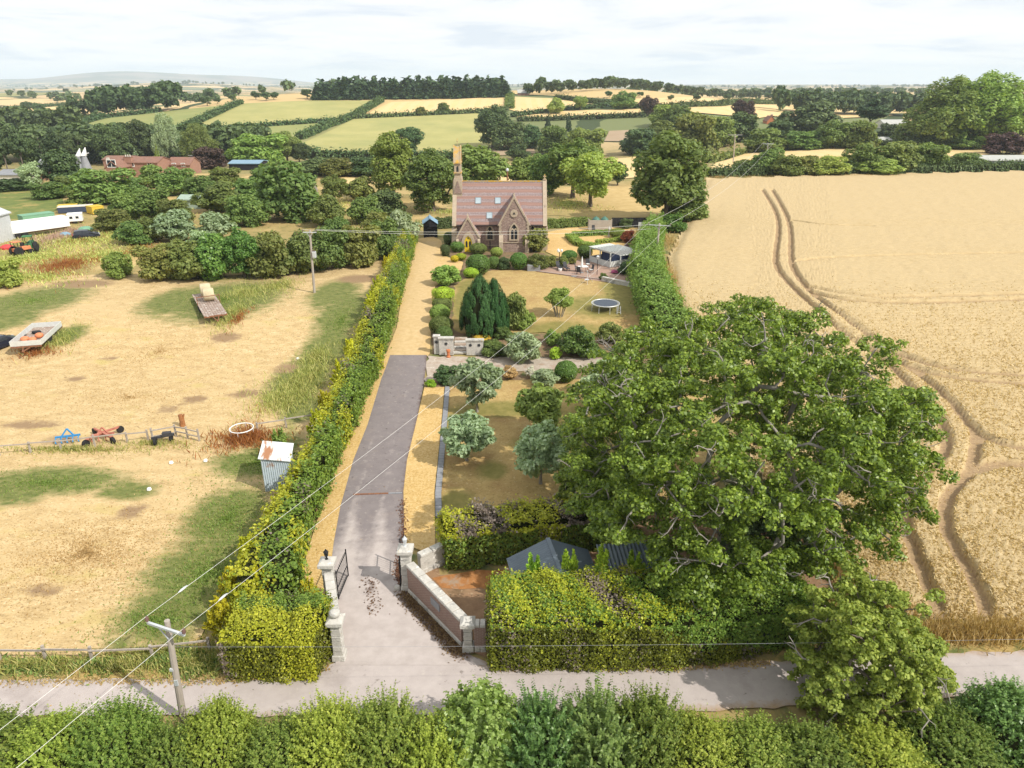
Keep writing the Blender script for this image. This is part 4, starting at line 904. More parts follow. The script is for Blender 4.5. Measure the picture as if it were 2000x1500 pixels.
big_tree('holly_tree', 'dark ivy-clad tree under the right side of the oak', (14.5, 32.2, 0), (14.3, 32.0, 2.6), 3.2, 2.9, 50, 0.9, 420, 0.13, L_dark, 1.0, 0.2, 103, BARK, bottom=-0.95)

# ------------------------------------------------------------------ garden and drive hedges
ivy_noise = lambda P, f, ph: np.sin(P[:, 0] * f + ph) * np.sin(P[:, 1] * f * 0.8 + 2 * ph) + 0.6 * np.sin(P[:, 0] * f * 2.3 + P[:, 1] * f * 1.9 + ph)
def drive_patch(P, s, off, cz, rng):
    v = np.zeros(len(P)); n = ivy_noise(P, 0.55, 1.0) + rng.normal(size=len(P)) * 0.35
    v[(off > 0.10) & (n > -0.7)] = 1.0; v[(off > -0.2) & (n > 0.7)] = 1.0                        # golden sprays on the paddock side
    v[(n < -1.0) & (cz > 0.9)] = 2.0                          # bare twiggy tops
    v[(off < -0.3) & (np.sin(P[:, 1] * 0.42 + 0.5) > 0.80) & (rng.random(len(P)) < 0.75)] = 1.0
    return v
def front_patch(P, s, off, cz, rng):
    n = ivy_noise(P, 0.9, 0.4) + rng.normal(size=len(P)) * 0.4
    v = np.where(cz > 0.93, 1.0, 3.0)
    v[(cz < 0.93) & (n > 0.9)] = 1.0
    v[(n < -0.95)] = 2.0
    top = cz > 0.9
    v[top & (n > -0.2) & (n < 0.45)] = 0.0
    right = s > 0.50 + 0.10 * np.sin(P[:, 1] * 2.0) + 0.22 * (1 - cz)
    v[right] = np.where(rng.random(right.sum()) < 0.93, 0.0, 3.0)
    return v
hl_r = [(812, 470), (800, 515), (775, 602), (748, 700), (722, 762), (690, 835), (650, 930), (615, 1015), (592, 1090), (580, 1150), (590, 1200)]
HR = [G(*q) for q in hl_r]
hl_l = [G(*q, 2.2) for q in [(778, 470), (756, 515), (726, 590), (690, 665), (660, 735), (622, 835), (575, 925), (518, 1015), (470, 1085), (440, 1160), (420, 1230)]]
hl_w = [max(1.6, p.x - float(np.interp(-p.y, [-q.y for q in hl_l], [q.x for q in hl_l]))) for p in HR]
hl_h = [2.3, 2.3, 2.2, 2.2, 2.2, 2.3, 2.4, 2.4, 2.4, 2.4, 2.4]
hedge('long_hedge', [(p.x - w / 2, p.y) for p, w in zip(HR, hl_w)][::-1], 'long mixed green hedge with golden sprays along the driveway', L_mix, hs=hl_h[::-1], ws=hl_w[::-1], n_per=150, leaf=0.135, rough=0.30, patchfn=drive_patch, seed=5, tuft=0.5)
hedge('conifer_hedge', [(-12.9, 25.9), (-8.75, 25.7)], 'clipped golden conifer hedge block left of the gateway', L_mix, h=2.5, w=3.1, n_per=480, leaf=0.075, rough=0.14, seed=6, tuft=0.35,
      patchfn=lambda P, s, off, cz, rng: (lambda n: np.where((cz > 0.93) & (n < 0.5), np.where(off > 0.1, 0.0, 1.0), np.where(n < -1.0, 2.0, np.where(n > 0.5, 1.0, 3.0))))(ivy_noise(P, 1.0, 2.2) + rng.normal(size=len(P)) * 0.3))
hedge('conifer_hedge', [(-1.0, 26.6), (4.5, 26.7), (8.6, 27.2), (12.6, 28.4), (14.6, 29.2)], 'broad clipped golden hedge right of the gateway, ivy on its right end', L_mix, hs=[2.9, 2.9, 2.7, 2.4, 2.0], ws=[3.6, 3.7, 4.2, 4.6, 4.4], n_per=440, leaf=0.078, rough=0.14, seed=7, tuft=0.3, patchfn=front_patch)
hedge('conifer_hedge', gp((868, 1092), (1000, 1075), (1110, 1062), (1215, 1048)), 'dark clipped conifer hedge at the foot of the lower lawn', L_mix, h=2.5, w=2.3, n_per=300, leaf=0.10, rough=0.2, seed=8, tuft=0.35,
      patchfn=lambda P, s, off, cz, rng: np.where((cz > 0.85) | (ivy_noise(P, 0.9, 3.0) > 0.9), np.where(ivy_noise(P, 1.2, 0.3) + rng.normal(size=len(P)) * 0.4 > -0.2, 1.0, 2.0), np.where(rng.random(len(P)) < 0.6, 0.0, 3.0)))
hedge('boundary_hedge', gp((1282, 448), (1262, 500), (1262, 560), (1285, 620), (1320, 690)), 'tall bushy hedge between the upper garden and the wheat', L_light, hs=[2.0, 2.5, 2.6, 2.6, 2.6], ws=[2.2, 3.2, 3.6, 3.6, 3.6], n_per=85, leaf=0.185, rough=0.45, seed=9, tuft=0.7)
hedge('box_hedge', gp((1112, 464), (1130, 480), (1168, 487)), 'low clipped hedge, nearest side of the parterre', L_light, h=0.75, w=1.5, n_per=90, leaf=0.13, rough=0.04, seed=10)
hedge('box_hedge', gp((1118, 462), (1200, 458)), 'low clipped hedge, far side of the parterre', L_light, h=0.8, w=1.0, n_per=90, leaf=0.13, rough=0.04, seed=11)
hedge('box_hedge', gp((1165, 476), (1205, 472), (1222, 466)), 'low clipped hedge, right side of the parterre', L_light, h=0.6, w=0.9, n_per=90, leaf=0.13, rough=0.04, seed=12)
hedge('field_hedge', gp((1068, 445), (1110, 443), (1150, 440)), 'dark clipped hedge right of the church', L_ash, h=1.4, w=1.2, n_per=80, leaf=0.17, rough=0.1, seed=13)
hedge('field_hedge', gp((852, 446), (884, 444)), 'short dark hedge between the black shed and the church', L_dark, h=1.7, w=1.4, n_per=80, leaf=0.17, rough=0.1, seed=14)
hedge('field_hedge', gp((1383, 346), (1480, 342), (1580, 342), (1800, 338), (2050, 332)), 'field hedge along the top of the wheat', L_dark, h=2.2, w=2.6, n_per=17, leaf=0.4, rough=0.5, seed=15, tuft=0.5)
# golden conifers leaning out of the long hedge over the paddock
def conifer_spray(px, py, hgt_m, wid, label, seed, mat=None, n=2600):
    rng = np.random.default_rng(seed); p = G(px, py)
    if py < 1150 and mat is None: p.x = float(np.interp(-p.y, [-q.y for q in hl_l], [q.x for q in hl_l])) - 0.1; p.z = GZ(p.x, p.y); hgt_m += 0.55; wid *= 1.25; n = 3200
    k = 34; a = rng.uniform(0, 6.28, k); hh = rng.random(k)
    r = (1 - hh * 0.75) * 0.5
    tip = np.column_stack([np.cos(a) * r * wid, np.sin(a) * r * wid, (0.25 + 0.75 * hh) * hgt_m]); root = np.column_stack([tip[:, 0] * 0.2, tip[:, 1] * 0.2, tip[:, 2] * 0.55])
    idx = rng.integers(0, k, n); t = rng.random(n) ** 0.7
    d = unit(tip - root)[idx]
    P = root[idx] + (tip - root)[idx] * t[:, None] + rng.normal(size=(n, 3)) * (0.13 * (1.05 - t))[:, None] * np.array([1, 1, 0.5])
    Nn = unit(rng.normal(size=(n, 3)) + np.array([0.3, -0.3, 0.8]))
    V, F = leaf_arrays(P, Nn, 0.085, rng, 2.6, tdir=d * 2.2)
    e_ = empty('golden_conifer', p, 0, label, 'conifer', 'golden conifers in the long hedge')
    link(bpy.data.objects.new('foliage', np_mesh('foliage', V, F, mat or L_gold)), e_)
    mb = MB(); mb.tube([(0, 0, -0.05), (0, 0, hgt_m * 0.7)], [0.07, 0.02], 5, cap=False); link(bpy.data.objects.new('trunk', mb.mesh('trunk', BARK)), e_)
sprays = [(752, 545, 2.6, 1.7, 'golden conifer at the far end of the long hedge'), (735, 590, 2.8, 1.8, 'golden conifer second from the far end of the hedge'), (722, 625, 2.8, 1.9, 'golden conifer above the shaded paddock corner'),
          (690, 720, 2.6, 1.7, 'golden conifer midway along the long hedge'), (668, 765, 2.6, 1.8, 'golden conifer above the tall weeds'), (640, 840, 2.9, 2.0, 'golden conifer where the paddock rail meets the hedge'), (620, 885, 3.0, 2.0, 'tall golden conifer just behind the tin shed'),
          (552, 905, 2.8, 2.0, 'greenish conifer standing out left of the hedge behind the tin shed'), (560, 975, 2.2, 1.3, 'golden conifer beside the tin shed wall'), (520, 1010, 2.0, 1.3, 'low golden conifer just below the tin shed'), (488, 1130, 2.3, 1.4, 'golden conifer facing the front utility pole'),
          (460, 1185, 2.4, 1.8, 'golden conifer at the paddock corner of the hedge'), (440, 1235, 2.2, 1.9, 'shaggy golden conifer at the corner by the lane'), (520, 1190, 2.9, 1.6, 'golden conifer inside the near end of the hedge'), (612, 1225, 3.0, 1.7, 'bright golden conifer behind the left gate wall'), (640, 1250, 2.7, 1.3, 'bright golden conifer nearest the left gate wall')]
for i, (px, py, h_, w_, lb) in enumerate(sprays): conifer_spray(px, py, h_, w_, lb, 200 + i, mat=L_light if 'greenish' in lb else None)
for i, (px, py, h_, w_, lb) in enumerate([(1040, 1190, 3.4, 1.8, 'feathery conifer in front of the large metal shed roof'), (1110, 1185, 3.6, 1.9, 'feathery conifer between the two shed roofs'), (1175, 1180, 3.7, 1.9, 'feathery conifer in front of the small shed roof'), (1235, 1180, 3.5, 1.8, 'feathery conifer right of the shed roofs'), (1300, 1175, 3.4, 1.8, 'feathery conifer below the oak limbs')]):
    conifer_spray(px, py, h_, w_, lb, 230 + i, mat=L_lime, n=3200)

def litter(label, line, spread, n, seed, mat):
    """dead leaves lying on the ground along a line"""
    rng = np.random.default_rng(seed); L_ = np.array(line); t = rng.random(n) * (len(L_) - 1); i = t.astype(int); f = (t - i)[:, None]
    A = L_[i] * (1 - f) + L_[np.minimum(i + 1, len(L_) - 1)] * f + rng.normal(size=(n, 2)) * spread
    V, F = leaf_arrays(np.column_stack([A, hgt(A[:, 0], A[:, 1]) + 0.07 + 0.03 * rng.random(n)]), unit(rng.normal(size=(n, 3)) * 0.35 + np.array([0, 0, 1.0])), 0.075, rng, 1.3)
    tag(link(bpy.data.objects.new('leaf_litter', np_mesh('leaf_litter', V, F, mat))), label, 'leaves', kind='stuff')
L_dead = leafm('dead_leaves', [(0.10, 0.05, 0.025), (0.19, 0.10, 0.05), (0.30, 0.19, 0.10)], gain=False)
litter('brown leaf litter along the foot of the brick gate wall', gp((792, 1158), (850, 1222), (905, 1276)), 0.28, 2600, 40, L_dead)
litter('patch of brown leaves in the middle of the driveway', gp((722, 1130), (726, 1160), (732, 1200)), 0.22, 130, 41, L_dead)
litter('brown leaf litter along the right edge of the driveway', gp((786, 1140), (778, 1115), (788, 1070), (787, 980)), 0.14, 900, 42, L_dead)
litter('straw and grit swept along the lane edge', gp((960, 1304), (1300, 1304), (1500, 1296)), 0.14, 1200, 43, L_straw)
litter('straw and grit along the verge side of the lane', gp((0, 1332), (300, 1330), (470, 1328), (640, 1306)), 0.16, 1400, 44, L_straw)
# ------------------------------------------------------------------ foreground hedgerow: one shrub beside the other
SHRUB = {}
def shrub_mesh(key, w, d, h, seed, shoots=260, per=26, leaf=0.11, slen=0.9, shell=5200, lean=0.45, alternate=False, aspect=1.5):
    if key in SHRUB: return SHRUB[key]
    rng = np.random.default_rng(seed)
    # leafy mound
    n = shell; dd = unit(rng.normal(size=(n, 3))); dd[:, 2] = np.abs(dd[:, 2])
    rr = 0.84 + 0.16 * rng.random(n) + 0.07 * np.sin(dd[:, 0] * 7 + seed) * np.sin(dd[:, 1] * 6 + 1)
    S = np.array([w / 2, d / 2, h * 0.86])
    P = dd * rr[:, None] * S; Nn = unit(dd * 0.8 + np.array([0, 0, 0.4]) + rng.normal(size=(n, 3)) * 0.6)
    V1, F1 = leaf_arrays(P, Nn, leaf, rng, aspect)
    # shoots
    k = shoots; b = unit(rng.normal(size=(k, 3)) + np.array([0, 0, 0.5])); b[:, 2] = np.abs(b[:, 2])
    root = b * S * 0.82; dirn = unit(b * lean + np.array([0, 0, 1.0]) + rng.normal(size=(k, 3)) * 0.28); ln = slen * rng.uniform(0.5, 1.15, k)
    t = np.tile(np.linspace(0.08, 1.0, per), k); i = np.repeat(np.arange(k), per)
    bend = np.column_stack([b[:, 0], b[:, 1], -0.3 * np.ones(k)])[i] * (t ** 2 * 0.22)[:, None]
    c = root[i] + dirn[i] * (t * ln[i])[:, None] + bend * ln[i][:, None]
    sd = unit(np.cross(dirn, unit(rng.normal(size=(k, 3)))))[i]; sgn = np.where(np.arange(len(t)) % 2, 1.0, -1.0)[:, None]
    if not alternate: sd = unit(rng.normal(size=sd.shape))
    ls = leaf * (1.15 - 0.6 * t)
    c = c + sd * sgn * (ls * 0.6)[:, None]
    N2 = unit(dirn[i] * 0.7 + np.array([0, 0, 0.5]) + rng.normal(size=sd.shape) * 0.45)
    V2, F2 = leaf_arrays(c, N2, ls, rng, aspect, tdir=sd * sgn * 2.5)
    V = np.concatenate([V1, V2]); F = np.concatenate([F1, F2 + len(V1)])
    fo = np_mesh('foliage', V, F, None); fo.materials.append(None)
    mb = MB(); mb.lathe([(0.46, 0.0), (0.44, 0.3), (0.36, 0.58), (0.2, 0.74), (0.02, 0.8)], 12); mb.v = [(a * w * 0.92, b_ * d * 0.92, c_ * h * 0.92) for a, b_, c_ in mb.v]
    SHRUB[key] = (fo, mb.mesh('twigs', CORE, True), (w, d, h)); return SHRUB[key]  # one solid dark mound under the leaves, added to stop light passing
def shoot_shrub(name, label, x, y, w, d, h, mat, key, rz=0.0, **kw):
    fo, tw, (w0, d0, h0) = shrub_mesh(key, 3.6, 4.0, 2.5, 300 + len(SHRUB), **kw)
    e_ = empty(name, (x, y, GZ(x, y)), rz, label, 'shrub', 'shrubs of the hedgerow along the lane'); s = (w / w0, d / d0, h / h0)
    o = slot(link(bpy.data.objects.new('foliage', fo), e_), mat); o.scale = s; o = link(bpy.data.objects.new('twigs', tw), e_); o.scale = s
H_yel = leafm('leaf_blackthorn', [(0.13, 0.15, 0.022), (0.20, 0.215, 0.035), (0.30, 0.29, 0.06)])
H_mid = leafm('leaf_hedgerow', [(0.07, 0.105, 0.02), (0.12, 0.155, 0.03), (0.19, 0.21, 0.05)])
H_syc = leafm('leaf_sycamore', [(0.075, 0.115, 0.025), (0.13, 0.175, 0.045), (0.21, 0.25, 0.09)], rough=0.4, spec=0.4)
H_elm = leafm('leaf_elm', [(0.06, 0.095, 0.026), (0.095, 0.135, 0.038), (0.15, 0.19, 0.06)], rough=0.4, spec=0.4)
rows = [  # px centre, row distance, width m, depth m, height, material, leaf, kind, label
    (-60, 19.3, 4.2, 4.4, 2.2, H_mid, 0.10, 0, 'dense green hedgerow shrub in the left corner'), (95, 19.5, 3.4, 4.0, 2.1, H_yel, 0.09, 0, 'yellow-green thorn shrub left of the front pole'), (215, 19.6, 3.0, 4.0, 2.35, H_mid, 0.10, 1, 'upright green shrub just left of the front pole'),
    (330, 19.0, 2.8, 3.6, 2.1, H_mid, 0.09, 0, 'dark green shrub at the foot of the front pole'), (420, 19.8, 2.8, 3.8, 2.5, H_yel, 0.085, 0, 'feathery yellow-green shrub right of the front pole'), (540, 19.2, 3.2, 4.0, 2.1, H_mid, 0.09, 0, 'low bramble shrub in the hedgerow below the left gate'),
    (640, 19.8, 2.7, 3.6, 2.45, H_yel, 0.10, 1, 'bright yellow-green shrub below the driveway mouth'), (750, 19.8, 2.9, 3.8, 2.45, H_mid, 0.09, 1, 'upright thorn shrub below the driveway mouth'), (850, 19.2, 2.4, 3.6, 2.2, H_yel, 0.085, 1, 'yellowing thorn shrub left of the large-leaved sycamore'),
    (935, 20.2, 3.2, 3.4, 3.0, H_syc, 0.17, 0, 'large-leaved pale sycamore shrub in the hedgerow'), (1060, 19.8, 2.8, 3.6, 2.5, H_elm, 0.13, 2, 'elm shrub with long leafy shoots right of the sycamore'), (1170, 19.8, 3.0, 3.8, 2.6, H_elm, 0.135, 2, 'blue-green elm shrub with arching shoots'), (1270, 20.0, 2.6, 3.6, 2.7, H_mid, 0.09, 1, 'yellow-tipped thorn shrub right of the elms'),
    (1370, 19.4, 3.0, 4.0, 2.2, H_yel, 0.085, 0, 'yellow-green shrub left of the overhanging tree'), (1480, 19.2, 3.2, 4.2, 2.0, H_mid, 0.09, 0, 'low green shrub at the left foot of the overhanging tree'), (1600, 19.0, 3.4, 4.2, 2.0, H_mid, 0.085, 0, 'green thorn shrub below the overhanging tree'),
    (1730, 19.0, 3.4, 4.2, 2.0, H_yel, 0.085, 0, 'pale green thorn shrub right below the overhanging tree'), (1860, 19.8, 3.4, 4.4, 2.1, H_mid, 0.09, 0, 'feathery green shrub near the right corner'), (1985, 20.8, 3.6, 4.0, 2.4, H_elm, 0.10, 0, 'dark glossy shrub in the right corner beside the lane'), (2110, 20.4, 3.6, 4.4, 2.3, H_mid, 0.10, 0, 'hedgerow shrub running out of the right edge')]
for i, (px, y, w, d, h, m, lf, kd, lb) in enumerate(rows):
    x = xat(px, y, 1.2)
    shoot_shrub('hedgerow_shrub', lb, x, y + 0.25, w * 1.18, d, h * 1.18, m, ('row', kd, lf > 0.12, i % 2 if kd == 0 else 0), rz=0.35 * math.sin(i * 2.1) + (math.pi if i % 3 == 0 else 0), leaf=lf, shoots=[420, 360, 190][kd], per=[18, 24, 30][kd], slen=[0.8, 1.15, 1.35][kd], lean=[0.8, 0.45, 0.5][kd], alternate=kd == 2, shell=5000)
for i, (px, y, m, lb) in enumerate([(60, 15.6, H_mid, 'hedgerow shrub on the near bank, bottom left'), (330, 15.6, H_yel, 'yellowish shrub on the near bank below the pole'), (600, 15.6, H_mid, 'green shrub on the near bank left of centre'), (860, 15.7, H_mid, 'bramble mass on the near bank at the centre'), (1120, 15.6, H_elm, 'elm shrub on the near bank right of centre'), (1400, 15.6, H_yel, 'pale shrub on the near bank right of the elms'), (1680, 15.6, H_mid, 'green shrub on the near bank below the overhanging tree'), (1950, 15.8, H_yel, 'pale shrub on the near bank, bottom right')]):
    shoot_shrub('hedgerow_shrub', lb, xat(px, y, 1.0), y, 6.4, 4.8, 2.4, m, ('bank', i % 2), rz=math.pi * (i % 4 > 1), leaf=0.075, shoots=520, per=16, slen=0.45, shell=9000)

# ------------------------------------------------------------------ trees and shrubs of the garden
for a in [('garden1', L_silver, 932, 805, 690, 98, 'slender open birch-like tree near the top of the lower lawn'), ('garden0', L_silver, 912, 900, 800, 112, 'small apple tree beside the right gravel strip'), ('garden1', L_light, 1062, 850, 742, 112, 'light green fruit tree on the lower lawn left of the oak'),
          ('garden0', L_silver, 1056, 945, 815, 118, 'silvery leaved tree on the lower lawn touching the oak'), ('garden1', L_silver, 1195, 800, 690, 130, 'grey-green willow between the oak and the path'), ('garden0', L_oak, 1130, 1010, 880, 120, 'young oak-leaved tree left of the great oak')]:
    tree_px(*a[:6], a[6], name='garden_tree', wl=0.92)
shr = [('yew', L_yew, 938, 652, 540, 78, 'dark green egg-shaped yew, the larger of the pair'), ('yew', L_yew, 966, 650, 546, 56, 'dark green yew, the slimmer of the pair'), ('bush0', L_ash, 1008, 640, 566, 52, 'dull green shrub right of the twin yews'), ('bush1', L_light, 1022, 640, 596, 44, 'yellow-green shrub at the lawn edge by the yews'),
       ('bushloose', L_silver, 1022, 705, 640, 78, 'large silvery grey shrub above the path'), ('bush2', L_bright, 1130, 694, 636, 76, 'glossy bright green rounded shrub above the path'), ('bush1', L_light, 1078, 672, 640, 32, 'small yellowish shrub left of the glossy green one'), ('bush0', L_lime, 1085, 700, 676, 26, 'tiny golden shrub beside the path'), ('bush2', L_olive, 1192, 668, 628, 50, 'brownish shrub at the lawn corner by the oak'),
       ('bush0', L_dark, 872, 748, 710, 46, 'dark evergreen shrub at the corner of the path and driveway'), ('bush1', L_lime, 842, 755, 738, 22, 'low yellow-flowering plant at the driveway edge'), ('dome1', L_bright, 1105, 745, 704, 44, 'clipped green bush on the lower side of the path'), ('bushloose', L_straw, 995, 740, 712, 34, 'tuft of pale dry ornamental grass below the path'), ('bushloose', L_white, 1037, 738, 712, 22, 'white-flowering rose below the path'), ('bushloose', L_silver, 1065, 752, 718, 62, 'grey-leaved shrub below the path'),
       ('bush0', L_ash, 965, 690, 664, 60, 'low green groundcover shrub beside the steps'), ('bushloose', L_yellow, 938, 664, 652, 40, 'pale yellow flowering plants at the foot of the yews'), ('bush1', L_ash, 982, 660, 634, 36, 'small green shrub between the yews and the silvery shrub'),
       ('bushloose', L_light, 872, 556, 512, 62, 'loose feathery yellow-green shrub beside the gravel drive'), ('box0', L_lime, 866, 592, 562, 36, 'bright clipped hedge cube beside the gravel drive'), ('box0', L_olive, 864, 608, 584, 34, 'brownish clipped shrub beside the gravel drive'), ('dome1', L_light, 860, 628, 594, 40, 'rounded shrub with white flowers beside the gravel drive'), ('dome0', L_olive, 862, 652, 618, 44, 'olive rounded shrub beside the gravel drive'), ('dome1', L_ash, 868, 672, 636, 34, 'rounded green shrub nearest the stone parapet'),
       ('dome0', L_bright, 934, 536, 496, 44, 'big clipped green drum shrub in front of the church'), ('dome1', L_lime, 920, 542, 522, 30, 'low yellow-green shrub beside the clipped drum'), ('dome1', L_bright, 1013, 526, 492, 34, 'clipped bright green ball in front of the church wing'), ('dome0', L_ash, 965, 525, 500, 22, 'small dull green ball left of a taller dark shrub'), ('bush0', L_dark, 985, 526, 500, 26, 'small dark shrub between two green balls'), ('bush2', L_olive, 1050, 526, 494, 40, 'golden-brown shrub at the patio planter'), ('bush1', L_olive, 1074, 520, 496, 34, 'yellowing shrub beside the patio planter'),
       ('dome1', L_bright, 894, 492, 470, 28, 'clipped green ball left of the yellow door'), ('dome0', L_dark, 878, 480, 452, 22, 'dark clipped column at the church corner'), ('box0', L_dark, 870, 500, 478, 16, 'small dark clipped column at the drive corner'), ('dome1', L_olive, 934, 496, 474, 34, 'dusty pink-brown domed shrub right of the yellow door'), ('dome1', L_light, 970, 502, 482, 24, 'small clipped light green ball under the church window'), ('dome1', L_lime, 900, 508, 494, 22, 'low lime green ball in front of the porch'), ('dome1', L_gold, 888, 512, 498, 16, 'tiny golden ball at the edge of the drive'),
       ('bushloose', L_olive, 1046, 490, 440, 58, 'tall loose grey-green shrub against the right church wall'), ('bush0', L_ash, 950, 482, 464, 18, 'small climber under the left church window'), ('dome1', L_bright, 1112, 508, 488, 30, 'round green bush beside the gravel yard'), ('dome0', L_bright, 1142, 504, 478, 28, 'clipped green drum beside the pergola'), ('bush1', L_rust, 1226, 474, 446, 30, 'coppery red shrub behind the pergola'), ('bush1', L_copper, 1228, 498, 474, 26, 'dark red shrub right of the pergola'), ('dome0', L_light, 1206, 464, 446, 30, 'clipped olive bush behind the pergola'), ('bush0', L_dark, 1222, 446, 424, 26, 'dark spiky shrub in front of the black fence'),
       ('bush0', L_dark, 1220, 535, 510, 34, 'dark shrub at the right end of the patio'), ('bushloose', L_pink, 1200, 534, 526, 16, 'pink flowering plant at the right end of the patio'), ('bush1', L_ash, 1178, 546, 532, 18, 'pot plant at the patio edge'), ('bush2', L_ash, 1100, 520, 496, 20, 'leafy pot plant left of the patio chairs'), ('bushloose', L_olive, 1118, 516, 500, 18, 'reddish pot plant behind the loungers')]
for a in shr: tree_px(*a[:6], a[6], name='shrub', cat='shrub', part='foliage', wl=0.96)
# multi-stemmed lawn shrub
e_ = tree_px('bush1', L_light, 1092, 618, 552, 54, 'multi-stemmed lawn shrub with bare pale stems', name='shrub', cat='shrub', part='foliage', wl=0.96, trunk=False)
e_.children[0].location.z = 1.35; e_.children[0].scale.z *= 0.62
for k in range(11):
    a = k * 0.571; mb = MB(); mb.tube([(0.25 * math.cos(a), 0.25 * math.sin(a), -0.05), (0.5 * math.cos(a), 0.5 * math.sin(a), 0.9), (0.95 * math.cos(a), 0.95 * math.sin(a), 2.2)], [0.05, 0.045, 0.03], 5); mb.build('stem', BARKPALE, e_)
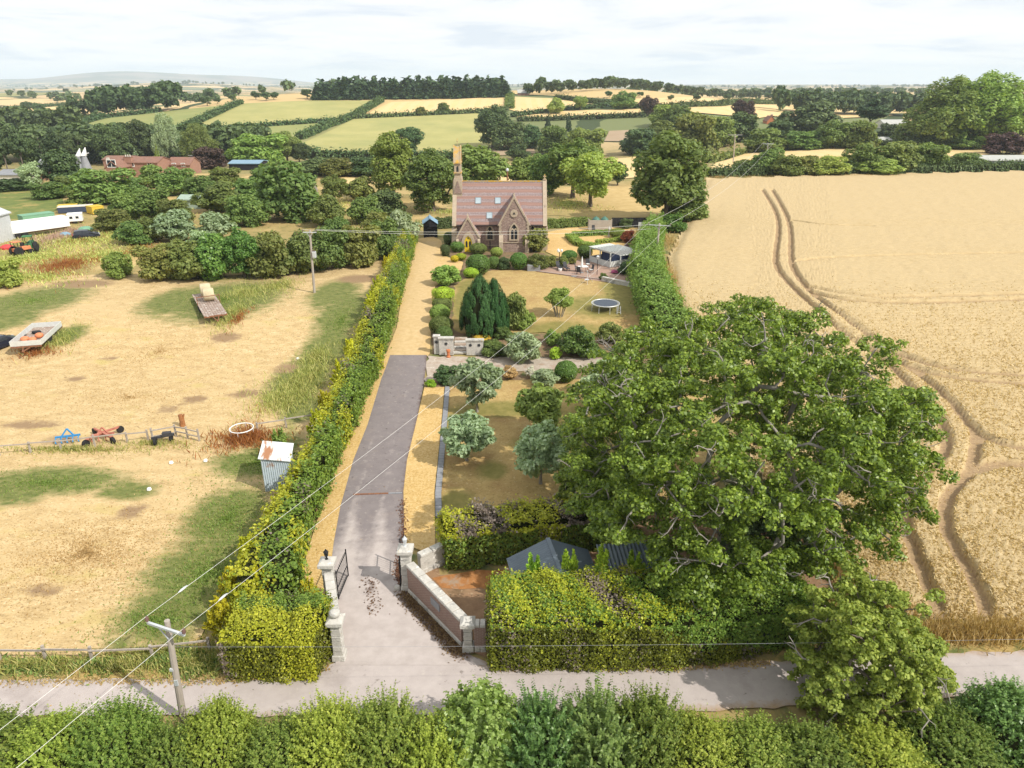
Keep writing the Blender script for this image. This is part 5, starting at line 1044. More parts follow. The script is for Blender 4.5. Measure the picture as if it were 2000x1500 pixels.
# ------------------------------------------------------------------ trees behind the garden and across the valley
T = [  # library key, leaf, px, base row, top row, width px, label
    ('round0', L_ash, 846, 412, 288, 112, 'bushy ash tree just left of the church turret'), ('tall0', L_light, 770, 388, 260, 92, 'tall light green tree left of the church'), ('round3', L_dark, 798, 300, 243, 52, 'dark lone tree standing in the pale pasture'), ('round1', L_ash, 936, 362, 276, 104, 'leafy tree behind the church roof, nearest the turret'),
    ('loose0', L_ash, 1022, 362, 300, 62, 'thin open tree behind the church ridge'), ('loose1', L_ash, 1118, 386, 262, 100, 'tall ash behind the right church gable'), ('loose0', L_light, 1152, 404, 285, 104, 'leaning ash on the dry orchard grass'), ('round2', L_dark, 1206, 362, 313, 36, 'small dark tree before the golden field'), ('round0', L_ash, 1072, 380, 290, 74, 'tree half hidden behind the right church gable'),
    ('tall0', L_ash, 1300, 432, 258, 150, 'big bushy ash at the corner of the wheat field'), ('bush0', L_ash, 1338, 430, 372, 78, 'bright bramble thicket below the corner ash'), ('bush1', L_bright, 1312, 452, 412, 46, 'green thicket beside the grey utility pole'), ('bush0', L_dark, 758, 420, 366, 62, 'dark bush behind the left drive hedge'), ('round1', L_dark, 1013, 312, 276, 42, 'dark round tree beside the ploughed field'),
    ('round2', L_ash, 563, 428, 308, 118, 'broad orchard tree with a clear dark trunk'), ('loose0', L_ash, 432, 412, 350, 80, 'orchard tree left of the broad one'), ('round1', L_ash, 308, 428, 358, 70, 'round orchard tree above the farm clutter'), ('round3', L_ash, 203, 396, 322, 104, 'wide tree in front of the brick farmhouse'), ('loose1', L_ash, 352, 380, 324, 66, 'orchard tree before the right farmhouse wing'), ('round0', L_olive, 148, 378, 340, 60, 'olive tree left of the farmhouse'),
    ('round2', L_dark, 126, 364, 288, 78, 'very dark tree beside the oast roofs'), ('wispy', L_silver, 66, 370, 312, 46, 'grey-green willow beside the slate barn'), ('round1', L_dark, 224, 322, 240, 66, 'dark tree right behind the oast cowls'), ('tall0', L_dark, 280, 318, 234, 52, 'dark tall tree behind the farmhouse'), ('poplar', L_silver, 332, 318, 226, 44, 'tall pale poplar behind the farmhouse'), ('poplar', L_ash, 392, 322, 246, 64, 'greyish poplar clump behind the farm'), ('round0', L_copper, 410, 330, 283, 62, 'dark purple copper beech right of the farmhouse'),
    ('tall0', L_light, 507, 326, 254, 94, 'light green tree behind the blue roofed barn'), ('round2', L_ash, 562, 318, 252, 52, 'green tree at the foot of the pale pasture'), ('round3', L_dark, 585, 318, 275, 36, 'dark bush at the foot of the pale pasture'), ('round1', L_dark, 455, 314, 268, 52, 'dark tree left of the light green one'), ('bush2', L_olive, 662, 344, 306, 66, 'olive bush in the hedge below the large pasture'), ('bush0', L_dark, 712, 344, 304, 62, 'dark bush in the hedge below the large pasture'), ('bush1', L_dark, 615, 342, 304, 62, 'dark bush left in the hedge below the large pasture'),
    ('loose1', L_olive, 655, 398, 338, 50, 'scrubby thorn tree near the bare stump'), ('loose0', L_olive, 705, 392, 340, 54, 'open thorn tree right of the bare stump'), ('round0', L_ash, 490, 400, 342, 60, 'middle orchard tree between the barns'), ('loose0', L_ash, 250, 430, 372, 62, 'scraggy tree above the yellow container'), ('wispy', L_silver, 345, 470, 402, 76, 'half-dead pale tree in the scrub'), ('wispy', L_silver, 425, 470, 406, 66, 'thin pale birch in the scrub'),
    ('pine0', L_pine, 20, 350, 250, 44, 'tall pine at the left edge'), ('pine0', L_pine, 52, 350, 248, 44, 'tall bare-trunked pine second from the left edge'), ('conifer0', L_pine, 92, 345, 258, 46, 'dark spruce in the left conifer belt'), ('pine0', L_pine, 118, 335, 250, 42, 'pine behind the very dark tree'), ('conifer1', L_pine, 160, 320, 248, 46, 'dark spruce left of the oast cowls'), ('conifer0', L_pine, 188, 318, 244, 44, 'dark spruce right of the oast cowls'), ('conifer1', L_pine, 250, 318, 246, 44, 'dark spruce behind the farmhouse chimney'), ('round3', L_dark, -20, 330, 262, 70, 'dark tree cut by the left edge'),
    ('round1', L_dark, 358, 316, 262, 46, 'dark tree filling the belt behind the farm'), ('round2', L_dark, 430, 310, 262, 50, 'dark tree behind the copper beech'), ('conifer1', L_silver, 268, 322, 288, 20, 'small pale fir at the farmhouse roof'), ('conifer0', L_light, 312, 330, 280, 18, 'slim light green cypress by the farmhouse'),
    ('round1', L_ash, 255, 386, 344, 60, 'tree in front of the farmhouse chimney'), ('loose1', L_ash, 395, 396, 340, 62, 'orchard tree beside the pale green shed'), ('round3', L_ash, 300, 366, 318, 56, 'tree at the right end of the farmhouse roof'), ('round0', L_olive, 345, 440, 384, 66, 'olive orchard tree above the scrub'), ('round2', L_ash, 480, 440, 376, 70, 'orchard tree left of the clear dark trunk'), ('loose0', L_olive, 640, 440, 376, 66, 'open thorn tree above the transformer pole'), ('bush1', L_olive, 590, 400, 352, 60, 'thorn behind the broad orchard tree'), ('round1', L_ash, 715, 436, 376, 62, 'small ash above the drive hedge'), ('bush2', L_ash, 170, 400, 362, 60, 'bush left of the farmhouse lawn'), ('bush0', L_ash, 100, 388, 352, 56, 'bush below the very dark tree'), ('bush1', L_dark, 30, 372, 346, 60, 'dark garden hedge bush before the slate barn'), ('round0', L_dark, 60, 330, 262, 52, 'dark tree in the conifer belt'), ('round2', L_dark, 140, 322, 256, 52, 'dark round tree left of the cowls'), ('bush0', L_olive, 225, 450, 404, 62, 'scrub bush beside the yellow container'), ('bush2', L_ash, 262, 476, 430, 56, 'scrub bush above the leaning apple tree'), ('round3', L_ash, 520, 372, 322, 60, 'tree below the blue roofed barn'), ('round0', L_ash, 440, 366, 322, 54, 'tree right of the copper beech'),
    # right of the church, across the lane of fields
    ('round0', L_dark, 962, 288, 204, 66, 'large dark oak at the valley copse, left one'), ('round2', L_dark, 996, 292, 232, 62, 'dark oak on the right side of the valley copse'), ('round1', L_dark, 1035, 290, 240, 50, 'dark tree right of the valley copse'), ('round3', L_ash, 1082, 300, 240, 62, 'green tree in the valley belt behind the church'), ('round0', L_ash, 1140, 306, 244, 70, 'broad green tree in the valley belt'), ('conifer0', L_pine, 1110, 258, 219, 18, 'small dark cypress above the valley belt'), ('conifer1', L_pine, 1070, 252, 220, 16, 'small dark cypress left above the valley belt'), ('round1', L_light, 1085, 222, 188, 32, 'pale green tree on the hedge of the golden stubble'), ('loose0', L_light, 1133, 216, 184, 26, 'small pale tree right on the stubble hedge'), ('loose1', L_olive, 866, 222, 199, 24, 'small brown tree on the hedge below the stubble'), ('wispy', L_olive, 822, 226, 206, 20, 'bare little tree left on the hedge below the stubble'),
    ('round2', L_ash, 1220, 213, 176, 42, 'round green tree at the end of the stubble hedge'), ('round0', L_copper, 1266, 226, 186, 34, 'dark purple tree above the right tree belt'), ('round3', L_light, 1292, 246, 200, 50, 'light green tree above the right tree belt'), ('round1', L_ash, 1326, 250, 200, 54, 'leafy tree in the upper right belt'), ('round0', L_dark, 1250, 300, 246, 74, 'dark tree at the left end of the right belt'), ('tall0', L_olive, 1352, 308, 212, 92, 'tall olive-green tree standing above the right belt'), ('round2', L_ash, 1290, 292, 232, 70, 'green tree in the middle of the right belt'), ('round3', L_ash, 1402, 286, 222, 64, 'green tree right of the tall olive one'), ('round1', L_copper, 1448, 250, 194, 42, 'purple-topped tree in the right belt'), ('round2', L_dark, 1444, 276, 216, 62, 'dark tree below the purple-topped one'), ('round0', L_ash, 1490, 296, 246, 76, 'round tree behind the tall wheat-side pole'), ('round3', L_ash, 1562, 292, 252, 74, 'round bright tree left of the field gap'), ('round1', L_dark, 1582, 262, 192, 100, 'large dark oak in the right belt'), ('round2', L_ash, 1626, 290, 232, 58, 'green tree below the large dark oak'), ('round0', L_dark, 1520, 270, 232, 50, 'dark tree left of the red chimneyed house'),
    ('round3', L_olive, 1676, 290, 230, 68, 'olive round tree left of the grey barns'), ('pine0', L_pine, 1694, 268, 192, 78, 'broad dark cedar above the grey barns'), ('round1', L_dark, 1735, 272, 238, 44, 'dark tree in front of the grey barns'), ('round2', L_ash, 1770, 282, 236, 52, 'green tree in front of the giant poplars'), ('poplar', L_ash, 1842, 290, 158, 130, 'giant feathery poplar, left of the clump'), ('poplar', L_light, 1905, 290, 150, 140, 'giant feathery poplar, tallest of the clump'), ('poplar', L_ash, 1960, 282, 168, 90, 'giant feathery poplar at the right of the clump'), ('round0', L_olive, 1938, 290, 222, 70, 'yellowing tree below the giant poplars'), ('loose1', L_copper, 1956, 300, 256, 64, 'brown-leaved spreading tree near the right edge'), ('round3', L_dark, 1995, 276, 196, 50, 'dark tree cut by the right edge'), ('bush0', L_dark, 1815, 290, 252, 60, 'dark bush under the giant poplars'), ('bush2', L_ash, 1880, 292, 262, 60, 'green bush under the giant poplars'),
    ('round1', L_ash, 1500, 340, 284, 58, 'bushy tree beside the tall wheat-side pole'), ('bush1', L_olive, 1535, 343, 298, 60, 'olive thicket right of the wheat-side pole'), ('bush0', L_olive, 1575, 342, 300, 50, 'brownish thicket behind the wheat hedge'), ('bush2', L_light, 1620, 342, 302, 66, 'light green thicket behind the wheat hedge'), ('round2', L_ash, 1690, 338, 278, 76, 'broad green thicket tree behind the wheat hedge'), ('round3', L_ash, 1750, 336, 270, 80, 'tall green thicket tree behind the wheat hedge'), ('round0', L_ash, 1808, 334, 274, 72, 'last green thicket tree before the far field'), ('bush1', L_light, 1720, 342, 308, 66, 'light green bushes right behind the wheat hedge'), ('bush0', L_ash, 1885, 326, 296, 60, 'green bush left of the dark barn'), ('bush2', L_olive, 1450, 336, 310, 40, 'olive bush in the field corner by the poles')]
for a in T: tree_px(*a[:6], a[6])
# scrub belt behind the left paddock
S = [(320, 545, 470, 84, 'bush0', L_olive, 'olive thorn at the left end of the scrub belt'), (372, 545, 462, 86, 'bush1', L_olive, 'brownish thorn, second in the scrub belt'), (425, 540, 450, 84, 'bush2', L_bright, 'fresh green elder in the scrub belt'), (478, 540, 444, 82, 'round0', L_bright, 'tall green shrub in the middle of the scrub belt'), (535, 538, 446, 92, 'bush0', L_olive, 'wide olive thorn left of the transformer pole'), (590, 532, 446, 84, 'bush1', L_olive, 'olive thorn behind the transformer pole'), (645, 526, 440, 84, 'bush2', L_ash, 'green shrub right of the transformer pole'), (700, 518, 432, 84, 'bush0', L_olive, 'brown-tinged thorn near the hedge corner'), (752, 504, 418, 76, 'bush1', L_ash, 'green shrub at the hedge corner'), (785, 482, 400, 72, 'bushloose', L_silver, 'grey-green willow shrub at the top of the drive hedge'), (740, 478, 410, 70, 'bush2', L_olive, 'thorn behind the hedge corner shrub'), (665, 500, 424, 70, 'round1', L_ash, 'ash sapling clump behind the transformer pole'), (400, 520, 440, 60, 'wispy', L_silver, 'half-dead grey thorn in the scrub belt'), (232, 540, 490, 56, 'loose1', L_light, 'small leaning apple tree at the paddock edge'), (15, 560, 500, 60, 'bush0', L_light, 'yellow-green bush at the left edge'), (300, 470, 420, 60, 'bush1', L_ash, 'bramble bush above the farm clutter'), (280, 400, 366, 40, 'bush2', L_ash, 'bush beside the pale box trailer')]
for px, b, t, w, k, m, lb in S: tree_px(k, m, px, b, t, w, lb, name='thorn_bush', cat='bush', part='foliage', wl=0.9)
# ------------------------------------------------------------------ far hedges and woods
def far_hedge(pts, h, w, label, mat=L_dark, seed=0, leaf=0.95, n_per=2.0):
    line = gp(*pts)
    hedge('field_hedge', line, label, mat, h=h, w=w, n_per=n_per, leaf=leaf, rough=0.5, seed=seed, tuft=1.2, cat='hedge', group='far field hedges')
far_hedge([(585, 272), (640, 248), (690, 231), (745, 198)], 3.0, 5, 'hedge running up between the two pale pastures', seed=20)
far_hedge([(413, 254), (560, 244), (655, 237)], 2.2, 3.5, 'thin hedge above the small green pasture', seed=21)
far_hedge([(355, 254), (415, 228), (470, 203)], 3.0, 5, 'hedge climbing left of the wide pale pasture', seed=22)
far_hedge([(692, 232), (800, 227), (930, 221), (990, 214)], 2.4, 3.5, 'hedge below the golden stubble', seed=23)
far_hedge([(995, 213), (996, 188)], 2.5, 6, 'narrow hedge strip between the two stubble fields', L_ash, seed=24)
far_hedge([(1000, 228), (1100, 216), (1195, 208), (1250, 212)], 2.6, 4, 'hedge above the narrow golden field', seed=25)
far_hedge([(1086, 193), (1191, 206), (1230, 208)], 2.6, 5, 'hedge right above the stubble', seed=26, leaf=1.0)
far_hedge([(1010, 236), (1120, 233), (1260, 228)], 2.4, 4, 'hedge below the narrow golden field', seed=27)
far_hedge([(585, 300), (620, 310), (760, 312), (900, 314)], 3.4, 6, 'thick hedge at the foot of the large pasture', seed=28)
far_hedge([(120, 254), (200, 232), (315, 219)], 3.0, 5, 'hedge under the dark copse', seed=29)
far_hedge([(0, 242), (140, 234), (200, 232)], 3.0, 5, 'hedge along the lower edge of the left golden fields', seed=30)
far_hedge([(0, 216), (130, 207), (290, 208)], 3.0, 5, 'hedge between the left golden fields', seed=31, leaf=1.1)
far_hedge([(1380, 318), (1450, 300), (1560, 290)], 2.0, 3, 'low hedge at the far side of the pale golden field', L_olive, seed=32)
far_hedge([(1560, 290), (1800, 286), (1960, 284)], 2.2, 3, 'hedge below the giant poplars', seed=33)
far_hedge([(1270, 216), (1400, 208), (1520, 204)], 3.0, 6, 'hedge across the far golden field', seed=34, leaf=1.1)
def wood(name, label, px0, px1, base0, base1, rows, per_row, hm, keys, mat, seed, jit=4.0, rowgap=9.0, sub=1.0, wf=1.0):
    """a far wood that reads as one mass"""
    sub = sub * 0.62 if 'conifer0' not in keys else sub * 0.8
    rng = np.random.default_rng(seed); a = G(px0, base0); b = G(px1, base1); Vs = []; Fs = []; n = 0
    for r in range(rows):
        for i in range(per_row):
            f = (i + rng.uniform(-.4, .4)) / max(1, per_row - 1); x = a.x + (b.x - a.x) * f + rng.normal() * jit; y = a.y + (b.y - a.y) * f + r * rowgap + rng.normal() * jit * 0.6
            V, F = LIB[keys[rng.integers(0, len(keys))]][2:4]
            m = int(len(F) * sub); sel = rng.permutation(len(F))[:m] if sub < 1 else np.arange(len(F))
            h = hm * rng.uniform(0.8, 1.15); w = h * rng.uniform(0.85, 1.1) * wf; t = rng.uniform(0, 6.28)
            Q = V.reshape(-1, 4, 3)[sel]
            if sub < 1: c = Q.mean(1, keepdims=True); Q = c + (Q - c) * (1 / sub) ** 0.5
            Q = Q.reshape(-1, 3); X = Q[:, 0] * math.cos(t) - Q[:, 1] * math.sin(t); Y = Q[:, 0] * math.sin(t) + Q[:, 1] * math.cos(t)
            Vs.append(np.column_stack([x + X * w, y + Y * w, GZ(x, y) + Q[:, 2] * h])); Fs.append(np.arange(len(Q)).reshape(-1, 4) + n); n += len(Q)
    tag(link(bpy.data.objects.new(name, np_mesh(name, np.concatenate(Vs), np.concatenate(Fs), mat))), label, 'wood', kind='stuff')
wood('conifer_wood', 'dense dark conifer plantation on the ridge', 620, 985, 195, 190, 3, 44, 14.5, ['conifer0', 'conifer1'], L_pine, 1, jit=2.5, sub=0.13, wf=1.3)
wood('copse', 'dark round-topped copse on the left slope', 165, 315, 233, 218, 3, 9, 20, ['far0', 'far1'], L_dark, 2, rowgap=12, sub=0.5)
wood('wood', 'broadleaf wood at the right behind the tree belt', 1560, 1790, 222, 226, 3, 14, 17, ['far0', 'far1'], L_dark, 3, rowgap=14, sub=0.3)
wood('wood', 'long dark wood right of the conifer plantation', 1030, 1480, 187, 193, 2, 34, 10, ['far0', 'far1'], L_dark, 4, rowgap=18, sub=0.18)
wood('wood', 'tree belt on the left valley floor', -20, 135, 262, 258, 2, 9, 15, ['far0', 'far1'], L_dark, 5, sub=0.4)
wood('wood', 'dense dark tree belt behind the left farm', -20, 470, 318, 312, 3, 22, 15, ['far0', 'far1'], L_dark, 6, sub=0.42, rowgap=11)
wood('wood', 'hill-top wood on the left skyline', 345, 560, 168, 166, 2, 34, 16, ['far0', 'far1'], L_dark, 7, rowgap=40, jit=12, sub=0.2)
wood('wood', 'tree lines across the far left farmland', 20, 600, 190, 180, 1, 44, 12, ['far0', 'far1'], L_dark, 8, jit=40, sub=0.12)
wood('wood', 'tree lines across the far left fields', -20, 620, 178, 172, 1, 60, 13, ['far0', 'far1'], L_dark, 9, jit=70, sub=0.08)
wood('wood', 'far tree lines below the right skyline', 1000, 2050, 178, 180, 2, 90, 11, ['far0', 'far1'], L_dark, 10, jit=60, rowgap=120, sub=0.04)
wood('wood', 'skyline trees far on the right', 950, 2050, 169, 169, 2, 120, 13, ['far0', 'far1'], L_dark, 11, jit=120, rowgap=300, sub=0.03)
wood('wood', 'skyline trees far on the left', -50, 950, 170, 168, 3, 110, 14, ['far0', 'far1'], L_dark, 12, jit=120, rowgap=300, sub=0.03)
far_spots = [(60, 218, 196), (78, 222, 200), (48, 208, 198), (112, 200, 188), (190, 172, 162), (372, 200, 184), (352, 197, 186), (405, 206, 186), (340, 176, 168), (425, 202, 190), (455, 198, 184), (500, 194, 176), (520, 196, 178), (535, 194, 178), (130, 182, 172), (20, 185, 174), (310, 196, 182), (270, 178, 168), (230, 174, 165), (600, 192, 172), (1310, 196, 184), (1360, 198, 184), (1420, 196, 182), (1500, 196, 180), (1530, 200, 184), (1190, 190, 176), (1250, 190, 178)]
ORD = 'first second third fourth fifth sixth seventh eighth ninth tenth eleventh twelfth thirteenth fourteenth fifteenth sixteenth seventeenth eighteenth nineteenth twentieth'.split()
far_spots.sort(); nl = sum(q[0] < 700 for q in far_spots)
for i, (px, b, t) in enumerate(far_spots):
    tree_px('far%d' % (i % 2), L_dark, px, b, t, (b - t) * 1.15, 'small dark tree in the distant %s fields, %s from the left' % (('left', ORD[i]) if i < nl else ('right', ORD[i - nl])), name='far_tree', group='lone trees in the distant fields', wl=0.9)
# ------------------------------------------------------------------ building materials
M_rubble = pm('rubble_stone', [(0.15, 0.105, 0.09), (0.275, 0.195, 0.165), (0.42, 0.32, 0.265)], scale=3.8, detail=8, rough=0.95, bump=0.8, bscale=5, layers=[(2.6, 0.56, 0.66, (0.40, 0.32, 0.25)), (3.4, 0.60, 0.68, (0.10, 0.075, 0.075))], stretch=(1, 1, 2.2))
M_ashlar = pm('dressed_stone', [(0.36, 0.285, 0.205), (0.47, 0.385, 0.29)], scale=2.2, detail=8, rough=0.92, bump=0.3, layers=[(1.1, 0.58, 0.72, (0.24, 0.195, 0.155)), (3.5, 0.64, 0.72, (0.55, 0.47, 0.37))])
M_lichen = pm('lichen_stone', [(0.36, 0.285, 0.20), (0.45, 0.36, 0.24)], scale=2.4, detail=8, rough=0.92, layers=[(1.5, 0.46, 0.60, (0.55, 0.33, 0.06)), (3.2, 0.58, 0.68, (0.66, 0.43, 0.09))])
M_roof = pm('banded_tiles', [(0.19, 0.14, 0.135), (0.265, 0.205, 0.20), (0.33, 0.265, 0.265)], scale=5.0, detail=9, rough=0.9, bump=0.5, bscale=9, wave=('Z', 0.36, (0.285, 0.175, 0.145), 1.2),
            layers=[(4.2, 0.60, 0.68, (0.33, 0.29, 0.29)), (1.1, 0.58, 0.74, (0.255, 0.18, 0.165)), (7.0, 0.66, 0.7, (0.62, 0.60, 0.58))])
M_glass = pm('dark_glass', [(0.02, 0.025, 0.03), (0.035, 0.04, 0.048)], rough=0.12, spec=0.6)
M_sky = pm('skylight_glass', [(0.30, 0.38, 0.43), (0.40, 0.47, 0.50)], rough=0.08, spec=0.7, scale=1.0)
M_yel = plain('yellow_paint', (0.70, 0.50, 0.03), rough=0.5)
M_blackt = plain('black_timber', (0.018, 0.018, 0.022), rough=0.8, var=0.3, scale=6)
M_iron = plain('black_iron', (0.02, 0.02, 0.022), rough=0.5, metallic=0.3)
M_bluetin = pm('blue_grey_sheet', [(0.105, 0.135, 0.165), (0.15, 0.185, 0.22)], scale=1.0, rough=0.5, spec=0.5, layers=[(0.8, 0.6, 0.75, (0.18, 0.21, 0.235))])
M_bluetin2 = pm('blue_roof_sheet', [(0.16, 0.27, 0.36), (0.20, 0.32, 0.41)], scale=1.0, rough=0.5, spec=0.5)
M_tin = pm('galvanised_tin', [(0.40, 0.47, 0.52), (0.54, 0.61, 0.66)], scale=1.2, detail=8, rough=0.5, metallic=0.15, spec=0.5, layers=[(1.0, 0.62, 0.70, (0.32, 0.16, 0.08))])
M_tinroof = pm('rusting_tin', [(0.56, 0.60, 0.61), (0.68, 0.71, 0.71)], scale=1.0, detail=8, rough=0.6, spec=0.4, layers=[(0.7, 0.49, 0.56, (0.31, 0.145, 0.07))], stretch=(1.8, 0.35, 1))
M_pilst = pm('weathered_gate_stone', [(0.40, 0.38, 0.345), (0.56, 0.535, 0.49)], scale=2.6, detail=9, rough=0.95, bump=0.5, layers=[(1.7, 0.55, 0.68, (0.24, 0.235, 0.225)), (4.5, 0.60, 0.68, (0.70, 0.69, 0.65)), (3.6, 0.66, 0.72, (0.48, 0.36, 0.12))])
M_brick = pm('red_brick', [(0.19, 0.115, 0.095), (0.26, 0.165, 0.135)], scale=2.0, detail=6, rough=0.92, bump=0.5, brick=(0.235, 0.078, 0.012, (0.40, 0.35, 0.31), (0.23, 0.125, 0.10), (0.29, 0.17, 0.135)))
M_wood = pm('silver_timber', [(0.34, 0.295, 0.25), (0.47, 0.42, 0.365)], scale=2.5, detail=8, rough=0.9, stretch=(0.6, 3, 3), bump=0.3)
M_paintgrey = plain('pale_grey_paint', (0.55, 0.56, 0.54), rough=0.7)
M_pole = pm('pole_wood', [(0.30, 0.255, 0.215), (0.44, 0.39, 0.34)], scale=3.0, detail=8, rough=0.92, stretch=(2, 2, 0.3))
M_galv = plain('galvanised_steel', (0.58, 0.60, 0.62), rough=0.45, metallic=0.3)
M_white = plain('white_paint', (0.78, 0.78, 0.76), rough=0.5, var=0.05, layers=[(0.7, 0.6, 0.75, (0.66, 0.65, 0.62))])
M_redtile = pm('red_roof_tiles', [(0.20, 0.105, 0.075), (0.28, 0.155, 0.115)], scale=1.5, detail=8, rough=0.9, bump=0.4, layers=[(0.8, 0.55, 0.7, (0.17, 0.12, 0.10))])
M_slate = pm('slate', [(0.21, 0.215, 0.23), (0.29, 0.295, 0.31)], scale=1.5, detail=8, rough=0.7)
M_fbrick = pm('farm_brick', [(0.27, 0.145, 0.10), (0.36, 0.21, 0.155)], scale=2.0, detail=7, rough=0.92)
M_rust = plain('rusty_iron', (0.22, 0.10, 0.055), rough=0.9, var=0.35, scale=8)
M_ins = plain('brown_insulator', (0.13, 0.07, 0.06), rough=0.3, spec=0.6)
M_wire = plain('bare_wire', (0.62, 0.61, 0.58), rough=0.5)
M_tyre = plain('tyre_rubber', (0.02, 0.02, 0.021), rough=0.85)

def arch_loop(w, hs, n=7, k=1.0):
    """pointed arch outline in x,z; hs = springing height, k = steepness"""
    r = w * k; P = [(-w / 2, 0), (-w / 2, hs)]
    cx = -w / 2 + r; a1 = math.acos(max(-1, min(1, (0 - cx) / r)))
    for i in range(1, n + 1):
        a = math.pi + (a1 - math.pi) * i / n; P.append((cx + r * math.cos(a), hs + r * math.sin(a)))
    return P + [(-x, z) for x, z in reversed(P[:-1])]
def ring(mb, outer, inner, y0, y1, M=None):
    """frame between two outlines (x,z), from depth y0 (front) to y1"""
    n = len(outer); f = M or (lambda x, y, z: (x, y, z))
    V = [f(x, y0, z) for x, z in outer] + [f(x, y0, z) for x, z in inner] + [f(x, y1, z) for x, z in outer] + [f(x, y1, z) for x, z in inner]
    F = []
    for i in range(n):
        j = (i + 1) % n
        F += [(i, j, n + j, n + i), (i, 2 * n + i, 2 * n + j, j), (n + i, n + j, 3 * n + j, 3 * n + i)]
    mb.add(V, F)
def lancet_window(parent, x, y, z, w, h, lights=2, fr=0.28):
    """stone framed window with pointed lights; y = wall face (faces -y)"""
    hs = h - w * 0.9; e_ = None
    out = arch_loop(w, hs); inn = [(a * (1 - 2 * fr / w * 0.8), max(fr * 0.5, b * (1 - fr * 0.8 / h))) for a, b in out]
    mb = MB(); ring(mb, out, inn, -0.16, 0.05); o = mb.build('window', M_ashlar, parent); o.location = (x, y, z)
    mb = MB(); mb.add([(a * 1.01, -0.015, b) for a, b in inn], [tuple(range(len(inn)))]); mb.build('pane', M_glass, o)
    iw = w * (1 - 2 * fr / w * 0.8)
    if lights == 2:
        mb = MB(); mb.box((0, -0.075, hs * 0.52 + 0.1), (0.11, 0.10, hs * 0.98)); mb.build('mullion', M_ashlar, o)
        # tracery: a plate pierced above the lights
        for s in (-1, 1):
            lw = iw / 2 - 0.06; lp = arch_loop(lw * 0.96, hs * 0.86 - 0.1, 5); plate = arch_loop(lw * 1.3, hs * 0.9, 5)
            mb = MB(); ring(mb, [(a + s * iw / 4, b + fr * 0.5) for a, b in plate], [(a + s * iw / 4, b + fr * 0.5 + 0.02) for a, b in lp], -0.11, -0.03); mb.build('tracery', M_ashlar, o)
    return o
def gable_roof(mb, x0, x1, y0, y1, ze, zr, axis='x', over=0.0, th=0.14, courses=0):
    """two slopes as one folded slab; ridge along axis"""
    if axis == 'x':
        ym = (y0 + y1) / 2; P = lambda t, s: (s, t[0], t[1]); a, b = x0, x1; lo, hi, mid = y0, y1, ym
    else:
        xm = (x0 + x1) / 2; P = lambda t, s: (t[0], s, t[1]); a, b = y0, y1; lo, hi, mid = x0, x1, xm
    sl = (zr - ze) / (mid - lo); prof = []
    n = courses
    def side(u0, u1, w0, w1):
        pr = []
        for i in range(n):
            f0, f1 = i / n, (i + 1) / n
            pr.append((u0 + (u1 - u0) * f0, w0 + (w1 - w0) * f0 + th)); pr.append((u0 + (u1 - u0) * f1, w0 + (w1 - w0) * f1 + th - 0.035))
        return pr
    el, zl = lo - over, ze - over * sl; er, zr_ = hi + over, ze - over * sl
    if n:
        L_ = side(el, mid, zl, zr); R_ = side(er, mid, zr_, zr); top = L_ + [(mid, zr + th)] + R_[::-1]
    else: top = [(el, zl + th), (mid, zr + th), (er, zr_ + th)]
    prof = [(el, zl)] + top + [(er, zr_), (mid, zr)]
    m = len(prof); V = [P(t, a) for t in prof] + [P(t, b) for t in prof]
    k = len(top)
    F = [(i, (i + 1) % m, m + (i + 1) % m, m + i) for i in range(m)]
    # end caps as fans of quads between top and underside
    for o_ in (0, m):
        half = (k - 1) // 2
        F.append(tuple(o_ + i for i in [0] + list(range(1, half + 2)) + [m - 1])); F.append(tuple(o_ + i for i in [m - 1] + list(range(half + 1, k + 1)) + [m - 2]))
    mb.add(V, F); return mb

